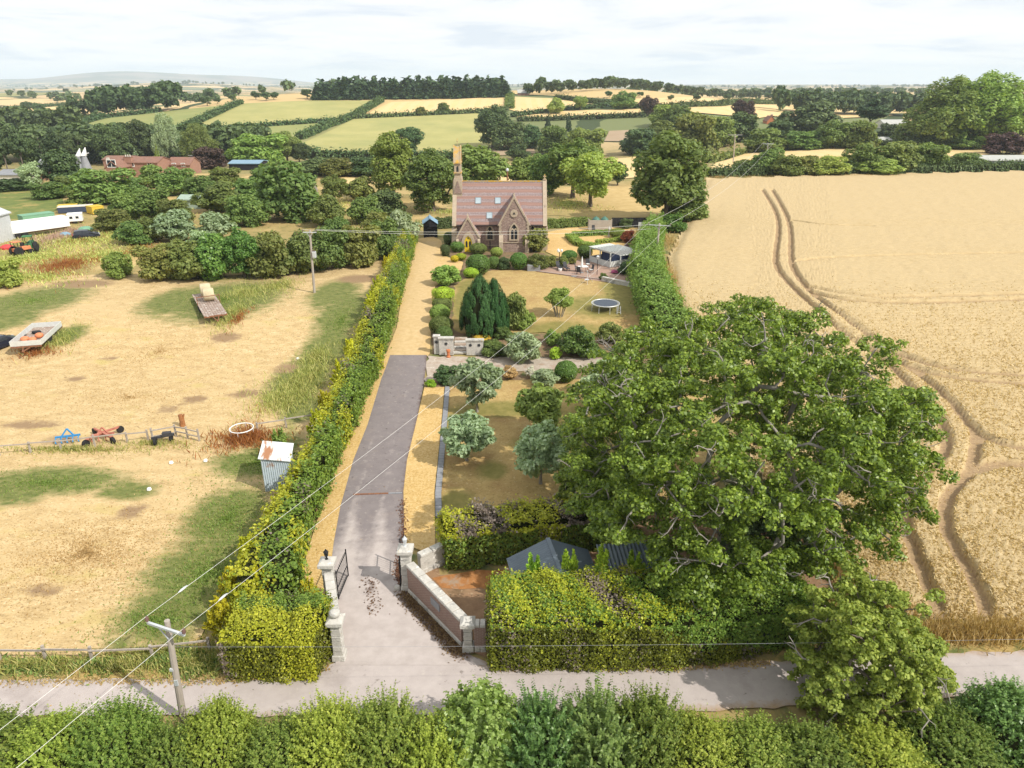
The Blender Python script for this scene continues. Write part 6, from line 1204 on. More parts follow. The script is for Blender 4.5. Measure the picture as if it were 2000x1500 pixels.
# ------------------------------------------------------------------ the church
def church():
    Y0 = 108.6; Z0 = GZ(-2, Y0); ch = empty('church', (xat(976, Y0, 4.0), Y0, Z0), 0, 'converted stone church with banded tile roof and tall bell turret', 'church')
    W = 7.15; D = 7.8; E = 4.15; R = 9.5
    # nave
    mb = MB(); mb.prism([(-W, 0, -0.4), (-W, D, -0.4), (-W, D, E), (-W, D / 2, R), (-W, 0, E)], (0.25, 0, 0), (2 * W - 0.25, 0, 0)); mb.build('wall', M_rubble, ch)
    mb = MB(); gable_roof(mb, -W + 0.55, W - 0.5, 0, D, E, R, 'x', over=0.35, courses=16); rf = mb.build('roof', M_roof, ch)
    mb = MB(); mb.bar((-W + 0.55, D / 2, R + 0.14), (W - 0.5, D / 2, R + 0.14), 0.28, 0.16); mb.build('ridge_tiles', M_lichen, rf)
    mb = MB(); mb.bar((-W + 0.3, -0.40, E - 0.52), (W - 0.3, -0.40, E - 0.52), 0.12, 0.10); mb.build('gutter', M_iron, rf)
    for s in (-1, 1):                                   # parapet gables
        x = s * (W - 0.24)
        mb = MB(); mb.prism([(x, -0.55, E - 0.55), (x, D / 2, R + 0.42), (x, D + 0.55, E - 0.55), (x, D + 0.1, E - 0.75), (x, D / 2, R - 0.2), (x, -0.1, E - 0.75)], (-0.31, 0, 0), (0.31, 0, 0)); mb.build('gable_coping', M_ashlar, ch)
        for yy in (-0.35, D + 0.35):
            mb = MB(); mb.prism([(x, 0, 0), (x, -0.95, 0), (x, -0.85, 1.6), (x, -0.45, 2.2), (x, -0.4, 3.0), (x, 0.1, 3.5)] if yy < 0 else [(x, D, 0), (x, D + 0.9, 0), (x, D + 0.5, 2.0), (x, D, 3.2)], (-0.42, 0, -0.3), (0.42, 0, 0)); mb.build('buttress', M_ashlar, ch)
    mb = MB(); mb.box((W - 0.24, D / 2, R + 0.75), (0.16, 0.16, 0.8)); mb.box((W - 0.24, D / 2, R + 0.85), (0.5, 0.14, 0.14)); mb.box((W - 0.24, D / 2, R + 0.42), (0.4, 0.4, 0.24)); mb.build('cross_finial', M_lichen, ch)
    # bell turret on the left gable
    tx = -W + 0.75; ty = D / 2
    mb = MB(); mb.box((tx, ty, 7.2), (1.24, 3.0, 5.2)); mb.box((tx, ty, 10.0), (1.16, 2.7, 0.5)); tw = mb.build('turret', M_ashlar, ch)
    mb = MB(); mb.box((tx, ty, 11.2), (0.98, 2.2, 2.6)); mb.build('belfry', M_ashlar, tw)
    for zz in (9.95, 11.0, 12.45): mb = MB(); mb.box((tx, ty, zz), (1.2 if zz < 12 else 1.14, 2.6, 0.16)); mb.build('string_course', M_lichen if zz > 10.5 else M_ashlar, tw)
    mb = MB(); mb.prism([(0, -1.2, 12.5), (0, 1.2, 12.5), (0, 0.10, 14.75), (0, -0.10, 14.75)], (tx - 0.5, ty, 0), (tx + 0.5, ty, 0)); sp = mb.build('turret_roof', M_lichen, tw)
    for s in (-1, 1): mb = MB(); mb.prism([(0, -1.34, 12.3), (0, -0.12, 14.95), (0, 0.12, 14.95), (0, 1.34, 12.3), (0, 1.1, 12.3), (0, 0, 14.5), (0, -1.1, 12.3)], (tx + s * 0.5 - 0.09, ty, 0), (tx + s * 0.5 + 0.09, ty, 0)); mb.build('coping', M_lichen, sp)
    mb = MB(); mb.tube([(tx, ty, 14.6), (tx, ty, 15.9)], 0.035, 5); mb.lathe([(0.03, 0), (0.12, 0.1), (0.03, 0.2)], 6, (tx, ty, 15.4)); mb.build('weathervane', M_lichen, tw)
    for zz, ww in ((11.6, 0.35), (8.9, 0.28)):
        mb = MB(); mb.add([(tx + a, ty - (1.107 if zz > 10 else 1.507), zz - 0.45 + b) for a, b in arch_loop(ww, 0.55)], [tuple(range(18 - 1))] if False else [tuple(range(len(arch_loop(ww, 0.55))))]); mb.build('louvre', M_glass, tw)
    mb = MB(); mb.prism([(tx - 0.62, ty - 1.52, 8.0), (tx + 0.62, ty - 1.52, 8.0), (tx, ty - 1.52, 9.9)], (0, -0.08, 0), (0, 0, 0)); mb.build('gablet', M_rubble, tw)
    # front wing
    def projecting(name, xc, w, yf, eave, apex, back, wallmat):
        p = empty(name, (0, 0, 0)); p.parent = ch
        mb = MB(); mb.prism([(xc - w / 2, yf, -0.4), (xc + w / 2, yf, -0.4), (xc + w / 2, yf, eave), (xc, yf, apex - 0.15), (xc - w / 2, yf, eave)], (0, 0, 0), (0, -yf + 0.02, 0)); mb.build('wall', wallmat, p)
        mb = MB(); gable_roof(mb, xc - w / 2, xc + w / 2, yf + 0.38, back, eave, apex - 0.15, 'y', over=0.2, courses=8); mb.build('roof', M_roof, p)
        mb = MB(); e_ = 0.22; mb.prism([(xc - w / 2 - e_, yf, eave - 0.35), (xc, yf, apex + 0.28), (xc + w / 2 + e_, yf, eave - 0.35), (xc + w / 2 - 0.06, yf, eave - 0.28), (xc, yf, apex - 0.22), (xc - w / 2 + 0.06, yf, eave - 0.28)], (0, -0.08, 0), (0, 0.37, 0)); mb.build('coping', M_ashlar, p)
        mb = MB(); mb.box((xc, yf + 0.1, apex + 0.42), (0.26, 0.3, 0.4), top=0.4); mb.build('apex_stone', M_ashlar, p)
        return p
    wx = xat(1004, 106.4, 4) - ch.location.x; wg = projecting('gable_wing', wx, 4.5, -2.2, 4.3, 8.1, 3.2, M_rubble)
    for s in (-1, 1):
        mb = MB(); xx = wx + s * 1.95; mb.prism([(xx, -2.2, -0.4), (xx, -2.95, -0.4), (xx, -2.85, 1.6), (xx, -2.55, 2.2), (xx, -2.2, 2.6)], (-0.3, -0.001, 0), (0.3, -0.001, 0)); mb.build('buttress', M_ashlar, wg)
        for kq in range(7): mb = MB(); mb.box((wx + s * (2.12 if kq % 2 else 2.06), -2.22, 2.75 + kq * 0.26), (0.28 if kq % 2 else 0.42, 0.10, 0.24)); mb.build('quoin', M_ashlar, wg)
    lancet_window(wg, wx, -2.2, 1.75, 1.45, 2.7)
    mb = MB(); mb.lathe([(0.30, -0.03), (0.56, -0.03), (0.56, 0.10), (0.30, 0.10)], 16); o = mb.build('round_window', M_ashlar, wg); o.rotation_euler = (math.radians(90), 0, 0); o.location = (wx, -2.22, 5.75)
    mb = MB(); mb.lathe([(0.0, 0.0), (0.24, 0.0), (0.24, 0.02)], 3); q = mb.build('pane', M_glass, o); q.location = (0, 0, 0.11); q.rotation_euler = (0, 0, math.radians(90))
    mb = MB(); mb.box((wx, -2.24, 1.45), (3.5, 0.12, 0.12)); mb.build('string_course', M_ashlar, wg)
    # porch
    pxx = xat(914.5, 106.4, 3) - ch.location.x; pc = projecting('porch', pxx, 3.3, -2.2, 2.45, 5.1, 0.2, M_rubble)
    out = arch_loop(2.0, 1.35, 8); inn = arch_loop(1.16, 1.45, 8)
    mb = MB(); ring(mb, out, inn, -2.36, -2.16, lambda x, y, z: (x + pxx, y, z)); mb.build('door_arch', M_ashlar, pc)
    inn2 = arch_loop(1.14, 1.45, 8); mb = MB(); mb.add([(x + pxx, -2.23, z) for x, z in inn2], [tuple(range(len(inn2)))]); dr_ = mb.build('door', M_yel, pc)
    for s in (-1, 1):
        lp = arch_loop(0.30, 0.72, 5); mb = MB(); mb.add([(x + pxx + s * 0.25, -2.242, z + 0.72) for x, z in lp], [tuple(range(len(lp)))]); mb.build('pane', M_glass, dr_)
    lp = arch_loop(0.22, 0.06, 5); mb = MB(); mb.add([(x + pxx, -2.242, z + 1.95) for x, z in lp], [tuple(range(len(lp)))]); mb.build('pane', M_glass, dr_)
    for s in (-1, 1): mb = MB(); mb.prism([(pxx + s * 1.62, -2.2, -0.4), (pxx + s * 1.62, -2.7, -0.4), (pxx + s * 1.62, -2.4, 1.7), (pxx + s * 1.62, -2.2, 2.0)], (-0.2, 0, 0), (0.2, 0, 0)); mb.build('buttress', M_ashlar, pc)
    # nave windows
    lancet_window(ch, xat(957, Y0, 4) - ch.location.x, 0, 1.35, 1.35, 2.35); lancet_window(ch, xat(1040, Y0, 4) - ch.location.x, 0, 1.5, 1.2, 2.3)
    mb = MB(); mb.box((0, -0.06, 0.55), (2 * W - 0.6, 0.12, 0.14)); mb.build('plinth', M_ashlar, ch)
    # roof lights
    sl = math.atan2(R - E, D / 2)
    for px, py in ((934, 392), (972.5, 392), (956, 421)):
        k = (750 - py) / FPX; yy = 0.5
        for _ in range(30):                              # where the sight line meets the front slope
            zz = zat(Y0 + yy, py) - Z0; zr_ = E + yy * (R - E) / (D / 2) + 0.14; yy += (zz - zr_) * -0.35 if False else (zr_ - zz) * -0.30
        x = xat(px, Y0 + yy, Z0 + E + yy * 1.37) - ch.location.x; z = E + yy * (R - E) / (D / 2) + 0.16
        Mx = Matrix.Rotation(sl, 3, 'X')
        mb = MB(); fw, fh, t = 0.86, 1.0, 0.09
        for c, s in (((-fw / 2, 0, 0), (t, fh, 0.12)), ((fw / 2, 0, 0), (t, fh, 0.12)), ((0, -fh / 2, 0), (fw, t, 0.12)), ((0, fh / 2, 0), (fw, t, 0.12))): mb.box(Mx @ Vector(c), s, M=Mx)
        o = mb.build('skylight', M_slate, rf); o.location = (x, yy, z)
        mb = MB(); mb.box((0, 0, 0.01), (fw - 0.1, fh - 0.1, 0.06), M=Mx); mb.build('pane', M_sky, o)
    fx = xat(991, Y0 + 5.5, 9) - ch.location.x
    mb = MB(); mb.tube([(fx, 5.4, 6.8), (fx, 5.4, 10.9)], 0.11, 8); fl = mb.build('flue', M_rust, ch); mb = MB(); mb.lathe([(0.1, 0), (0.24, 0.1), (0.24, 0.35), (0.1, 0.5)], 8, (fx, 5.4, 10.9)); mb.build('flue_cowl', M_galv, fl)
    mb = MB(); mb.tube([(-1.5, -0.1, 0), (-1.5, -0.1, 3.6)], 0.06, 6); mb.build('downpipe', M_iron, ch)
church()

def corrugated(mb, a, b, c, d, waves=14, amp=0.03, th=0.02):
    """corrugated sheet over quad a,b (eave) d,c (ridge); ridges run eave to ridge"""
    a, b, c, d = map(Vector, (a, b, c, d)); n = waves * 4; nr = (b - a).cross(d - a).normalized(); V = []
    for i in range(n + 1):
        f = i / n; h = amp * math.sin(2 * math.pi * i / 4)
        V += [a.lerp(b, f) + nr * h, d.lerp(c, f) + nr * h]
    m = len(V); V += [v - nr * th for v in V]
    F = []
    for i in range(n): F += [(2 * i, 2 * i + 2, 2 * i + 3, 2 * i + 1), (m + 2 * i, m + 2 * i + 1, m + 2 * i + 3, m + 2 * i + 2), (2 * i, m + 2 * i, m + 2 * i + 2, 2 * i + 2), (2 * i + 1, 2 * i + 3, m + 2 * i + 3, m + 2 * i + 1)]
    F += [(0, 1, m + 1, m), (2 * n, m + 2 * n, m + 2 * n + 1, 2 * n + 1)]
    mb.add(V, F); return mb
def shed(name, label, loc, rz, w, d, hw, hr, wallmat, roofmat, ridge='y', door=None, waves=12, over=0.15, mono=False):
    """gabled or lean-to hut: walls, roof sheets, door"""
    e_ = empty(name, loc, rz, label, 'shed'); mb = MB()
    if mono: mb.prism([(-w / 2, -d / 2, -0.2), (w / 2, -d / 2, -0.2), (w / 2, -d / 2, hw), (-w / 2, -d / 2, hr)], (0, 0, 0), (0, d, 0))
    else: mb.prism([(-w / 2, -d / 2, -0.2), (w / 2, -d / 2, -0.2), (w / 2, -d / 2, hw), (0, -d / 2, hr), (-w / 2, -d / 2, hw)], (0, 0, 0), (0, d, 0))
    mb.build('wall', wallmat, e_)
    o = over; t = 0.05
    if mono:
        s = (hr - hw) / w; mb = MB(); corrugated(mb, (w / 2 + o, -d / 2 - o, hw - o * s + t), (w / 2 + o, d / 2 + o, hw - o * s + t), (-w / 2 - o, d / 2 + o, hr + o * s + t), (-w / 2 - o, -d / 2 - o, hr + o * s + t), waves); mb.build('roof', roofmat, e_)
    else:
        s = (hr - hw) / (w / 2)
        for q in (1, -1):
            mb = MB(); A, B = (q * (w / 2 + o), -d / 2 - o, hw - o * s + t), (q * (w / 2 + o), d / 2 + o, hw - o * s + t); C_, D_ = (0, d / 2 + o, hr + t), (0, -d / 2 - o, hr + t)
            corrugated(mb, *((A, B, C_, D_) if q > 0 else (B, A, D_, C_)), waves); mb.build('roof_sheet', roofmat, e_)
        mb = MB(); mb.bar((0, -d / 2 - o, hr + t + 0.02), (0, d / 2 + o, hr + t + 0.02), 0.22, 0.05); mb.build('ridge_cap', roofmat, e_)
    if door:
        mb = MB(); mb.box((door[0], -d / 2 - 0.03, door[2] / 2), (door[1], 0.05, door[2])); o_ = mb.build('door', door[3], e_); mb = MB(); mb.box((door[0] + door[1] * 0.4, -d / 2 - 0.07, door[2] * 0.5), (0.05, 0.05, 0.14)); mb.build('handle', M_galv, o_)
    return e_
p = G(839, 463); shed('timber_shed', 'black timber shed with blue roof at the end of the gravel drive', (p.x, p.y + 1.6, p.z), 0.12, 2.3, 3.4, 2.2, 3.0, M_blackt, M_bluetin2, door=(0, 1.7, 1.95, M_blackt))
p = G(540, 948); ts = shed('tin_shed', 'leaning rusty tin shed against the long hedge', (p.x + 0.15, p.y + 0.5, p.z), 0.2, 1.7, 2.3, 2.15, 2.5, M_tin, M_tinroof, mono=True, waves=16)
for A, B, C_, D_ in (((-0.87, -1.17, 0), (0.87, -1.17, 0), (0.87, -1.17, 2.14), (-0.87, -1.17, 2.48)), ((-0.87, 1.17, 0), (-0.87, -1.17, 0), (-0.87, -1.17, 2.46), (-0.87, 1.17, 2.46))):
    mb = MB(); corrugated(mb, A, B, C_, D_, 13, amp=0.035); mb.build('wall_sheet', M_tin, ts)
shed('metal_shed', 'large shed with grey corrugated roof behind the front hedge', (2.2, 30.0, 0), 0.18, 4.2, 2.9, 1.6, 2.55, M_blackt, M_bluetin, waves=18)
shed('metal_shed', 'small lean-to with blue-grey corrugated roof under the oak', (6.4, 30.6, 0), -1.45, 2.1, 3.2, 1.55, 2.1, M_blackt, M_bluetin, mono=True, waves=16)

# ------------------------------------------------------------------ gateway
def pillar(name, label, p, top, w, lantern=False, ball=False, rz=0.0, courses=7):
    e_ = empty(name, p, rz, label, 'gate pillar'); hh = top - p[2] - 0.42; k = courses
    for i in range(k):
        mb = MB(); o = 0.02 * ((i % 2) * 2 - 1); mb.box((0, 0, (i + 0.5) * hh / k), (w + o, w - o, hh / k - 0.012)); mb.build('stone_block', M_pilst, e_, bevel=0.02)
    mb = MB(); mb.box((0, 0, 0.16), (w + 0.16, w + 0.16, 0.32), top=0.94); mb.build('plinth', M_pilst, e_, bevel=0.02)
    mb = MB(); mb.box((0, 0, hh + 0.05), (w + 0.12, w + 0.12, 0.12)); mb.box((0, 0, hh + 0.2), (w + 0.30, w + 0.30, 0.20)); mb.box((0, 0, hh + 0.36), (w + 0.28, w + 0.28, 0.13), top=0.55); cp = mb.build('cap', M_pilst, e_, bevel=0.015)
    if lantern:
        mb = MB(); z = hh + 0.42; mb.lathe([(0.10, 0), (0.05, 0.06), (0.05, 0.16), (0.09, 0.2), (0.13, 0.42), (0.15, 0.43), (0.05, 0.55), (0.02, 0.62)], 6, (0, 0, z)); mb.build('lantern', M_iron if lantern == 'dark' else M_galv, cp)
    if ball: mb = MB(); mb.lathe([(0.12, 0), (0.2, 0.06), (0.27, 0.18), (0.25, 0.3), (0.12, 0.38), (0.02, 0.4)], 12, (0, 0, hh + 0.4)); mb.build('ball', M_pilst, cp, smooth=True)
    return e_
def gate_leaf(label, hinge, dirv, L_=1.9, h=1.75):
    d = Vector((dirv[0], dirv[1], 0)).normalized(); e_ = empty('gate', hinge, 0, label, 'gate')
    for z in (0.12, 0.75, h - 0.12): mb = MB(); mb.bar((0, 0, z), d * L_ + Vector((0, 0, z)), 0.035, 0.05); mb.build('rail', M_iron, e_)
    for i in range(11): mb = MB(); q = d * (L_ * (i + 0.3) / 10.6); mb.bar(q + Vector((0, 0, 0.06)), q + Vector((0, 0, h + 0.08 * math.sin(math.pi * i / 10))), 0.016); mb.build('bar', M_iron, e_)
    for q in (0, L_): mb = MB(); mb.bar(d * q + Vector((0, 0, 0.04)), d * q + Vector((0, 0, h + 0.05)), 0.055); mb.build('stile', M_iron, e_)
def stone_wall(name, label, a, b, h, th, brick=True, plaque=False, cap_l=0.62, h2=None, cat='wall'):
    a = Vector(a); b = Vector(b); d = (b - a); L_ = d.length; u = d / L_; n = Vector((-u.y, u.x, 0)); h2 = h2 or h
    rz = math.atan2(u.y, u.x); e_ = empty(name, a, rz, label, cat)
    mb = MB(); mb.prism([(0, -th / 2, 0.28), (L_, -th / 2, 0.28), (L_, -th / 2, h2), (0, -th / 2, h)], (0, 0, 0), (0, th, 0)); mb.build('brickwork' if brick else 'stonework', M_brick if brick else M_pilst, e_)
    k = max(2, int(L_ / 0.85))
    for i in range(k): mb = MB(); mb.box(((i + 0.5) * L_ / k, 0, 0.12), (L_ / k - 0.015, th + 0.12, 0.34)); mb.build('plinth_stone', M_pilst, e_, bevel=0.02)
    k = max(2, int(L_ / cap_l))
    for i in range(k):
        f = (i + 0.5) / k; sl = math.atan2(h2 - h, L_)
        mb = MB(); mb.box((f * L_, 0, h + (h2 - h) * f + 0.07), (L_ / k - 0.015, th + 0.16, 0.15 + 0.015 * (i % 2)), M=Matrix.Rotation(-sl, 3, 'Y'), top=0.93); mb.build('coping_stone', M_pilst, e_, bevel=0.02)
    if plaque: mb = MB(); mb.box((L_ * 0.55, -th / 2 - 0.02, h * 0.62), (0.8, 0.04, 0.42)); mb.build('name_plate', M_slate, e_)
    return e_
PL = G(648, 1172); PLe = G(664, 1284); PR = G(797, 1148); PRe = G(915, 1268); PRs = G(962, 1268)
pillar('gate_pillar', 'left stone gate pillar with dark lantern', tuple(PL), 2.62, 0.52, 'dark'); pillar('gate_pillar', 'right stone gate pillar with pale lantern', tuple(PR), 2.72, 0.52, 'pale')
pillar('end_pillar', 'tall stone end pillar with a ball, left of the gateway by the lane', tuple(PLe), 2.45, 0.46, ball=True); pillar('end_pillar', 'low stone corner pier at the lane end of the brick wall', tuple(PRe), 1.85, 0.40, courses=6)
def between(a, b, g): a = Vector((a.x, a.y, 0)); b = Vector((b.x, b.y, 0)); u = (b - a).normalized(); return a + u * g, b - u * g
a, b = between(PL, PLe, 0.36); stone_wall('gate_wall', 'low stone wall linking the left gate pillar and end pillar', a, b, 1.95, 0.34, brick=False, h2=1.9)
a, b = between(PR, PRe, 0.34); stone_wall('gate_wall', 'splayed brick wall with stone coping right of the gateway', a, b, 1.72, 0.34, plaque=True, h2=1.55)
a, b = between(PRe, PRs, 0.30); stone_wall('gate_wall', 'short brick return wall meeting the golden front hedge', a, b, 1.52, 0.32)
q1 = G(820, 1120); q2 = G(866, 1098); stone_wall('gate_wall', 'low grey stone wall behind the right gate pillar', (q1.x, q1.y, 0), (q2.x, q2.y, 0), 1.15, 0.3, brick=False)
gate_leaf('left black iron gate leaf, swung open', (PL.x + 0.32, PL.y + 0.1, PL.z + 0.04), (0.12, -1.0, 0)) if False else gate_leaf('left black iron gate leaf, swung open', (PL.x + 0.38, PL.y, PL.z + 0.04), (0.05, 1, 0))
gate_leaf('right black iron gate leaf, swung open', (PR.x - 0.38, PR.y, PR.z + 0.04), (-0.12, 1, 0))
mb = MB(); mb.lathe([(0.16, 0), (0.17, 0.14), (0.12, 0.22), (0.02, 0.24)], 8); o = mb.build('gate_stop', M_pilst); o.location = (PR.x - 0.55, PR.y - 0.15, 0.03); tag(o, 'rounded white stone at the foot of the right gate', 'stone')
# garden parapet and steps
def parapet(label, px0, px1, py, top, holes):
    a = G(px0, py); b = G(px1, py); w = b.x - a.x; h = zat(a.y, top) - a.z; e_ = empty('parapet', a, 0, label, 'wall')
    mb = MB(); mb.box((w / 2, 0.2, (h - 0.14) / 2), (w, 0.4, h - 0.14)); mb.build('stonework', M_pilst, e_, bevel=0.02)
    mb = MB(); mb.box((w / 2, 0.2, h - 0.06), (w + 0.16, 0.56, 0.16)); mb.build('coping_stone', M_pilst, e_, bevel=0.02)
    for i in range(holes):
        mb = MB(); mb.lathe([(0.0, 0.0), (0.17, 0.0), (0.17, 0.02)], 5); o = mb.build('quatrefoil', M_glass, e_); o.rotation_euler = (math.radians(90), 0, 0); o.location = (w * (i + 0.5) / holes, -0.012, h * 0.66)
parapet('white stone parapet left of the garden steps', 858, 886, 694, 660, 1); parapet('white stone parapet right of the garden steps', 911, 944, 694, 664, 2); parapet('square white stone pier beside the drive', 848, 859, 692, 656, 1)
p = G(898, 692); st = empty('garden_steps', p, 0, 'weathered stone steps up to the terrace', 'steps')
for i in range(6): mb = MB(); mb.box((0, 0.35 * i + 0.3, 0.10 + 0.16 * i), (1.25, 0.60, 0.20)); mb.build('step', M_path if i % 2 else M_pilst, st, bevel=0.02)
p = G(876, 698); mb = MB(); mb.lathe([(0.2, 0), (0.22, 0.12), (0.14, 0.2), (0.14, 0.55), (0.2, 0.62), (0.2, 0.8), (0.15, 0.82)], 12); o = mb.build('chimney_pot', plain('terracotta', (0.50, 0.17, 0.07)), smooth=False); o.location = p; tag(o, 'terracotta chimney pot standing by the steps', 'pot')
# stone edging along the gravel
ed = gp((874, 757), (868, 830), (860, 920), (856, 965), (857, 1010)); tot = sum(math.dist(ed[i], ed[i + 1]) for i in range(len(ed) - 1))
eg = empty('stone_edging', (ed[0][0], ed[0][1], GZ(*ed[0])), 0, 'row of grey edging stones between gravel and lower lawn', 'edging')
s = 0.0; cum = [0]
for i in range(len(ed) - 1): cum.append(cum[-1] + math.dist(ed[i], ed[i + 1]))
while s < tot - 0.3:
    L_ = random.uniform(0.34, 0.5); m = s + L_ / 2; x = float(np.interp(m, cum, [q[0] for q in ed])); y = float(np.interp(m, cum, [q[1] for q in ed])); x2 = float(np.interp(m + .2, cum, [q[0] for q in ed])); y2 = float(np.interp(m + .2, cum, [q[1] for q in ed]))
    mb = MB(); mb.box((0, 0, 0), (0.40, L_ - 0.03, 0.16)); o = mb.build('edging_stone', M_slate, eg); o.location = (x - eg.location.x, y - eg.location.y, GZ(x, y) - eg.location.z + 0.05 + random.uniform(-.015, .015)); o.rotation_euler = (0, 0, math.atan2(y2 - y, x2 - x) - math.pi / 2 + random.uniform(-.05, .05)); s += L_

a, b = G(690, 967), G(786, 964); dn = empty('drain_channel', a, math.atan2(b.y - a.y, b.x - a.x), 'rusty drain channel across the driveway', 'drain'); L_ = (b - a).length
for i in range(7): mb = MB(); mb.box(((i + 0.5) * L_ / 7, 0, 0.05), (L_ / 7 - 0.02, 0.14, 0.05)); mb.build('grating', M_rust if i < 5 else M_slate, dn)
# ------------------------------------------------------------------ poles and wires
M_tank = plain('green_plastic', (0.07, 0.17, 0.13), rough=0.5)
M_orange = plain('orange_plastic', (0.62, 0.22, 0.10), rough=0.6)
M_navy = plain('navy_cloth', (0.02, 0.03, 0.07), rough=0.9)
M_rattan = plain('dark_rattan', (0.05, 0.05, 0.055), rough=0.8)
M_mesh = plain('trampoline_mat', (0.07, 0.085, 0.11), rough=0.8)
M_bale = pm('old_straw_bale', [(0.46, 0.38, 0.24), (0.58, 0.50, 0.34)], scale=3.0, detail=8, rough=0.95, bump=0.4, layers=[(1.5, 0.55, 0.7, (0.38, 0.32, 0.22))])
M_deck = pm('old_deck_boards', [(0.24, 0.17, 0.135), (0.40, 0.32, 0.27)], scale=2.0, detail=8, rough=0.92, layers=[(3.0, 0.56, 0.64, (0.56, 0.52, 0.47)), (2.2, 0.60, 0.7, (0.13, 0.09, 0.07))])
M_bluep = plain('blue_paint', (0.05, 0.24, 0.48), rough=0.6)
M_redp = plain('faded_red_paint', (0.42, 0.16, 0.11), rough=0.8, var=0.3)
M_carpaint = pm('dark_car_paint', [(0.015, 0.018, 0.03), (0.02, 0.023, 0.036)], rough=0.25, spec=0.6)
M_redlamp = plain('red_lamp', (0.4, 0.02, 0.02), rough=0.3)
M_boxblue = plain('navy_container', (0.045, 0.06, 0.10), rough=0.6)
M_boxyel = plain('yellow_container', (0.60, 0.42, 0.05), rough=0.6)
M_greentarp = plain('green_tarp', (0.17, 0.34, 0.22), rough=0.7)
M_cream = plain('cream_panel', (0.62, 0.58, 0.50), rough=0.7, layers=[(1.5, 0.55, 0.7, (0.44, 0.38, 0.30))])
M_palegreen = plain('pale_green_sheet', (0.30, 0.38, 0.31), rough=0.7)
M_asbestos = pm('fibre_cement_roof', [(0.36, 0.36, 0.33), (0.46, 0.46, 0.43)], scale=0.8, rough=0.8)
WT = {}
def pole(label, px, base, top, px_top=None, arm=None, r=0.14, dz=0.0, gear=False, name='utility_pole', arm_dir=(1, 0)):
    p = G(px, base); p.z -= dz; zt = zat(p.y, top); xt = xat(px_top or px, p.y, zt); e_ = empty(name, p, 0, label, 'utility pole')
    t = Vector((xt - p.x, 0, zt - p.z)); mb = MB(); mb.tube([(0, 0, -0.4), t * 0.5, t], [r, r * 0.88, r * 0.72], 10); mb.build('post', M_pole, e_)
    ends = []
    if arm:
        d = Vector((arm_dir[0], arm_dir[1], 0)).normalized(); a = t - d * arm / 2 - Vector((0, 0, 0.25)); b = t + d * arm / 2 - Vector((0, 0, 0.25)); off = Vector((0.0, -r - 0.04, 0))
        mb = MB(); mb.bar(a + off, b + off, 0.10, 0.10); mb.build('crossarm', M_galv, e_)
        for s in (-1, 1): mb = MB(); mb.bar(t + off + d * s * arm * 0.22 - Vector((0, 0, 0.30)), t + off * 0.8 - Vector((0, 0, 0.85)), 0.04, 0.04); mb.build('brace', M_galv, e_)
        for q in (a, b):
            c = q + (t - q) * 0.0 + off + Vector((0, 0, 0.05)); mb = MB(); mb.lathe([(0.03, 0), (0.03, 0.06), (0.085, 0.07), (0.06, 0.14), (0.085, 0.16), (0.05, 0.25), (0.02, 0.28)], 8, tuple(c)); mb.build('insulator', M_ins, e_); ends.append(p + c + Vector((0, 0, 0.27)))
    if gear:
        mb = MB(); g = t * 0.62 + Vector((0.35, -0.1, 0)); mb.box(tuple(g), (0.42, 0.40, 0.72)); tf = mb.build('transformer', M_galv, e_, bevel=0.03)
        for q in (-0.12, 0, 0.12): mb = MB(); mb.lathe([(0.03, 0), (0.06, 0.05), (0.04, 0.1), (0.06, 0.14), (0.02, 0.2)], 6, tuple(g + Vector((q, 0, 0.36)))); mb.build('bushing', M_ins, tf)
        mb = MB(); mb.bar(t * 0.55, g + Vector((0.15, 0, -0.42)), 0.05); mb.build('bracket', M_galv, e_)
    return e_, ends
f_e, f_ends = pole('leaning front utility pole with pale crossarm at the lane', 358, 1405, 1212, 326, arm=1.9, r=0.15, arm_dir=(0.93, -0.36))
for i, z in enumerate((2.2, 2.9)): mb = MB(); mb.box((0.1 if i else 0.16, -0.12, z), (0.14, 0.08, 0.30 if i == 0 else 0.12)); mb.build('meter_box', M_galv, f_e)
w_e, w_ends = pole('grey utility pole with crossarm between hedge and wheat', 1281, 514, 436, 1288, arm=3.0, arm_dir=(0.95, -0.30), r=0.16)
t_e, t_ends = pole('utility pole carrying a transformer beside the scrub', 614, 572, 449, 605, arm=1.6, gear=True, r=0.16)
_, a_ends = pole('tall utility pole in the hedge beyond the wheat', 1496, 336, 279, 1500, arm=3.0, r=0.2); _, b_ends = pole('far utility pole in the dip beyond the wheat', 1432, 318, 262, 1436, arm=5.0, r=0.22)
pole('short distant utility pole near the corner ash', 1383, 302, 277, r=0.2); pole('utility pole beside the farmhouse wing', 379, 328, 302, arm=4.0, r=0.24); pole('leaning pole in front of the giant poplars', 1718 + 167, 274, 248, 1890, r=0.22)
def wire(label, a, b, sag, r=0.0095, ext=0.0, mat=None, n=14):
    a = Vector(a); b = Vector(b); mb = MB(); pts = []
    for i in range(n + 1):
        f = i / n; q = a.lerp(b, f); q.z -= sag * 4 * f * (1 - f); pts.append(tuple(q - a))
    mb.tube(pts, r, 4); o = mb.build('power_line', mat or M_wire); o.location = a; tag(o, label, 'wire', 'overhead lines')
wire('upper left power line from the front pole across the driveway', f_ends[0], w_ends[0], 1.0); wire('lower right power line from the front pole across the driveway', f_ends[1], w_ends[1], 1.0)
d = (f_ends[0] - w_ends[0]).normalized()
wire('power line leaving the front pole towards the left edge', f_ends[0], f_ends[0] + Vector((d.x, d.y, 0)) * 22, 0.1); wire('power line leaving the front pole over the hedgerow', f_ends[1], f_ends[1] + Vector((d.x, d.y, 0)) * 22, 0.1)
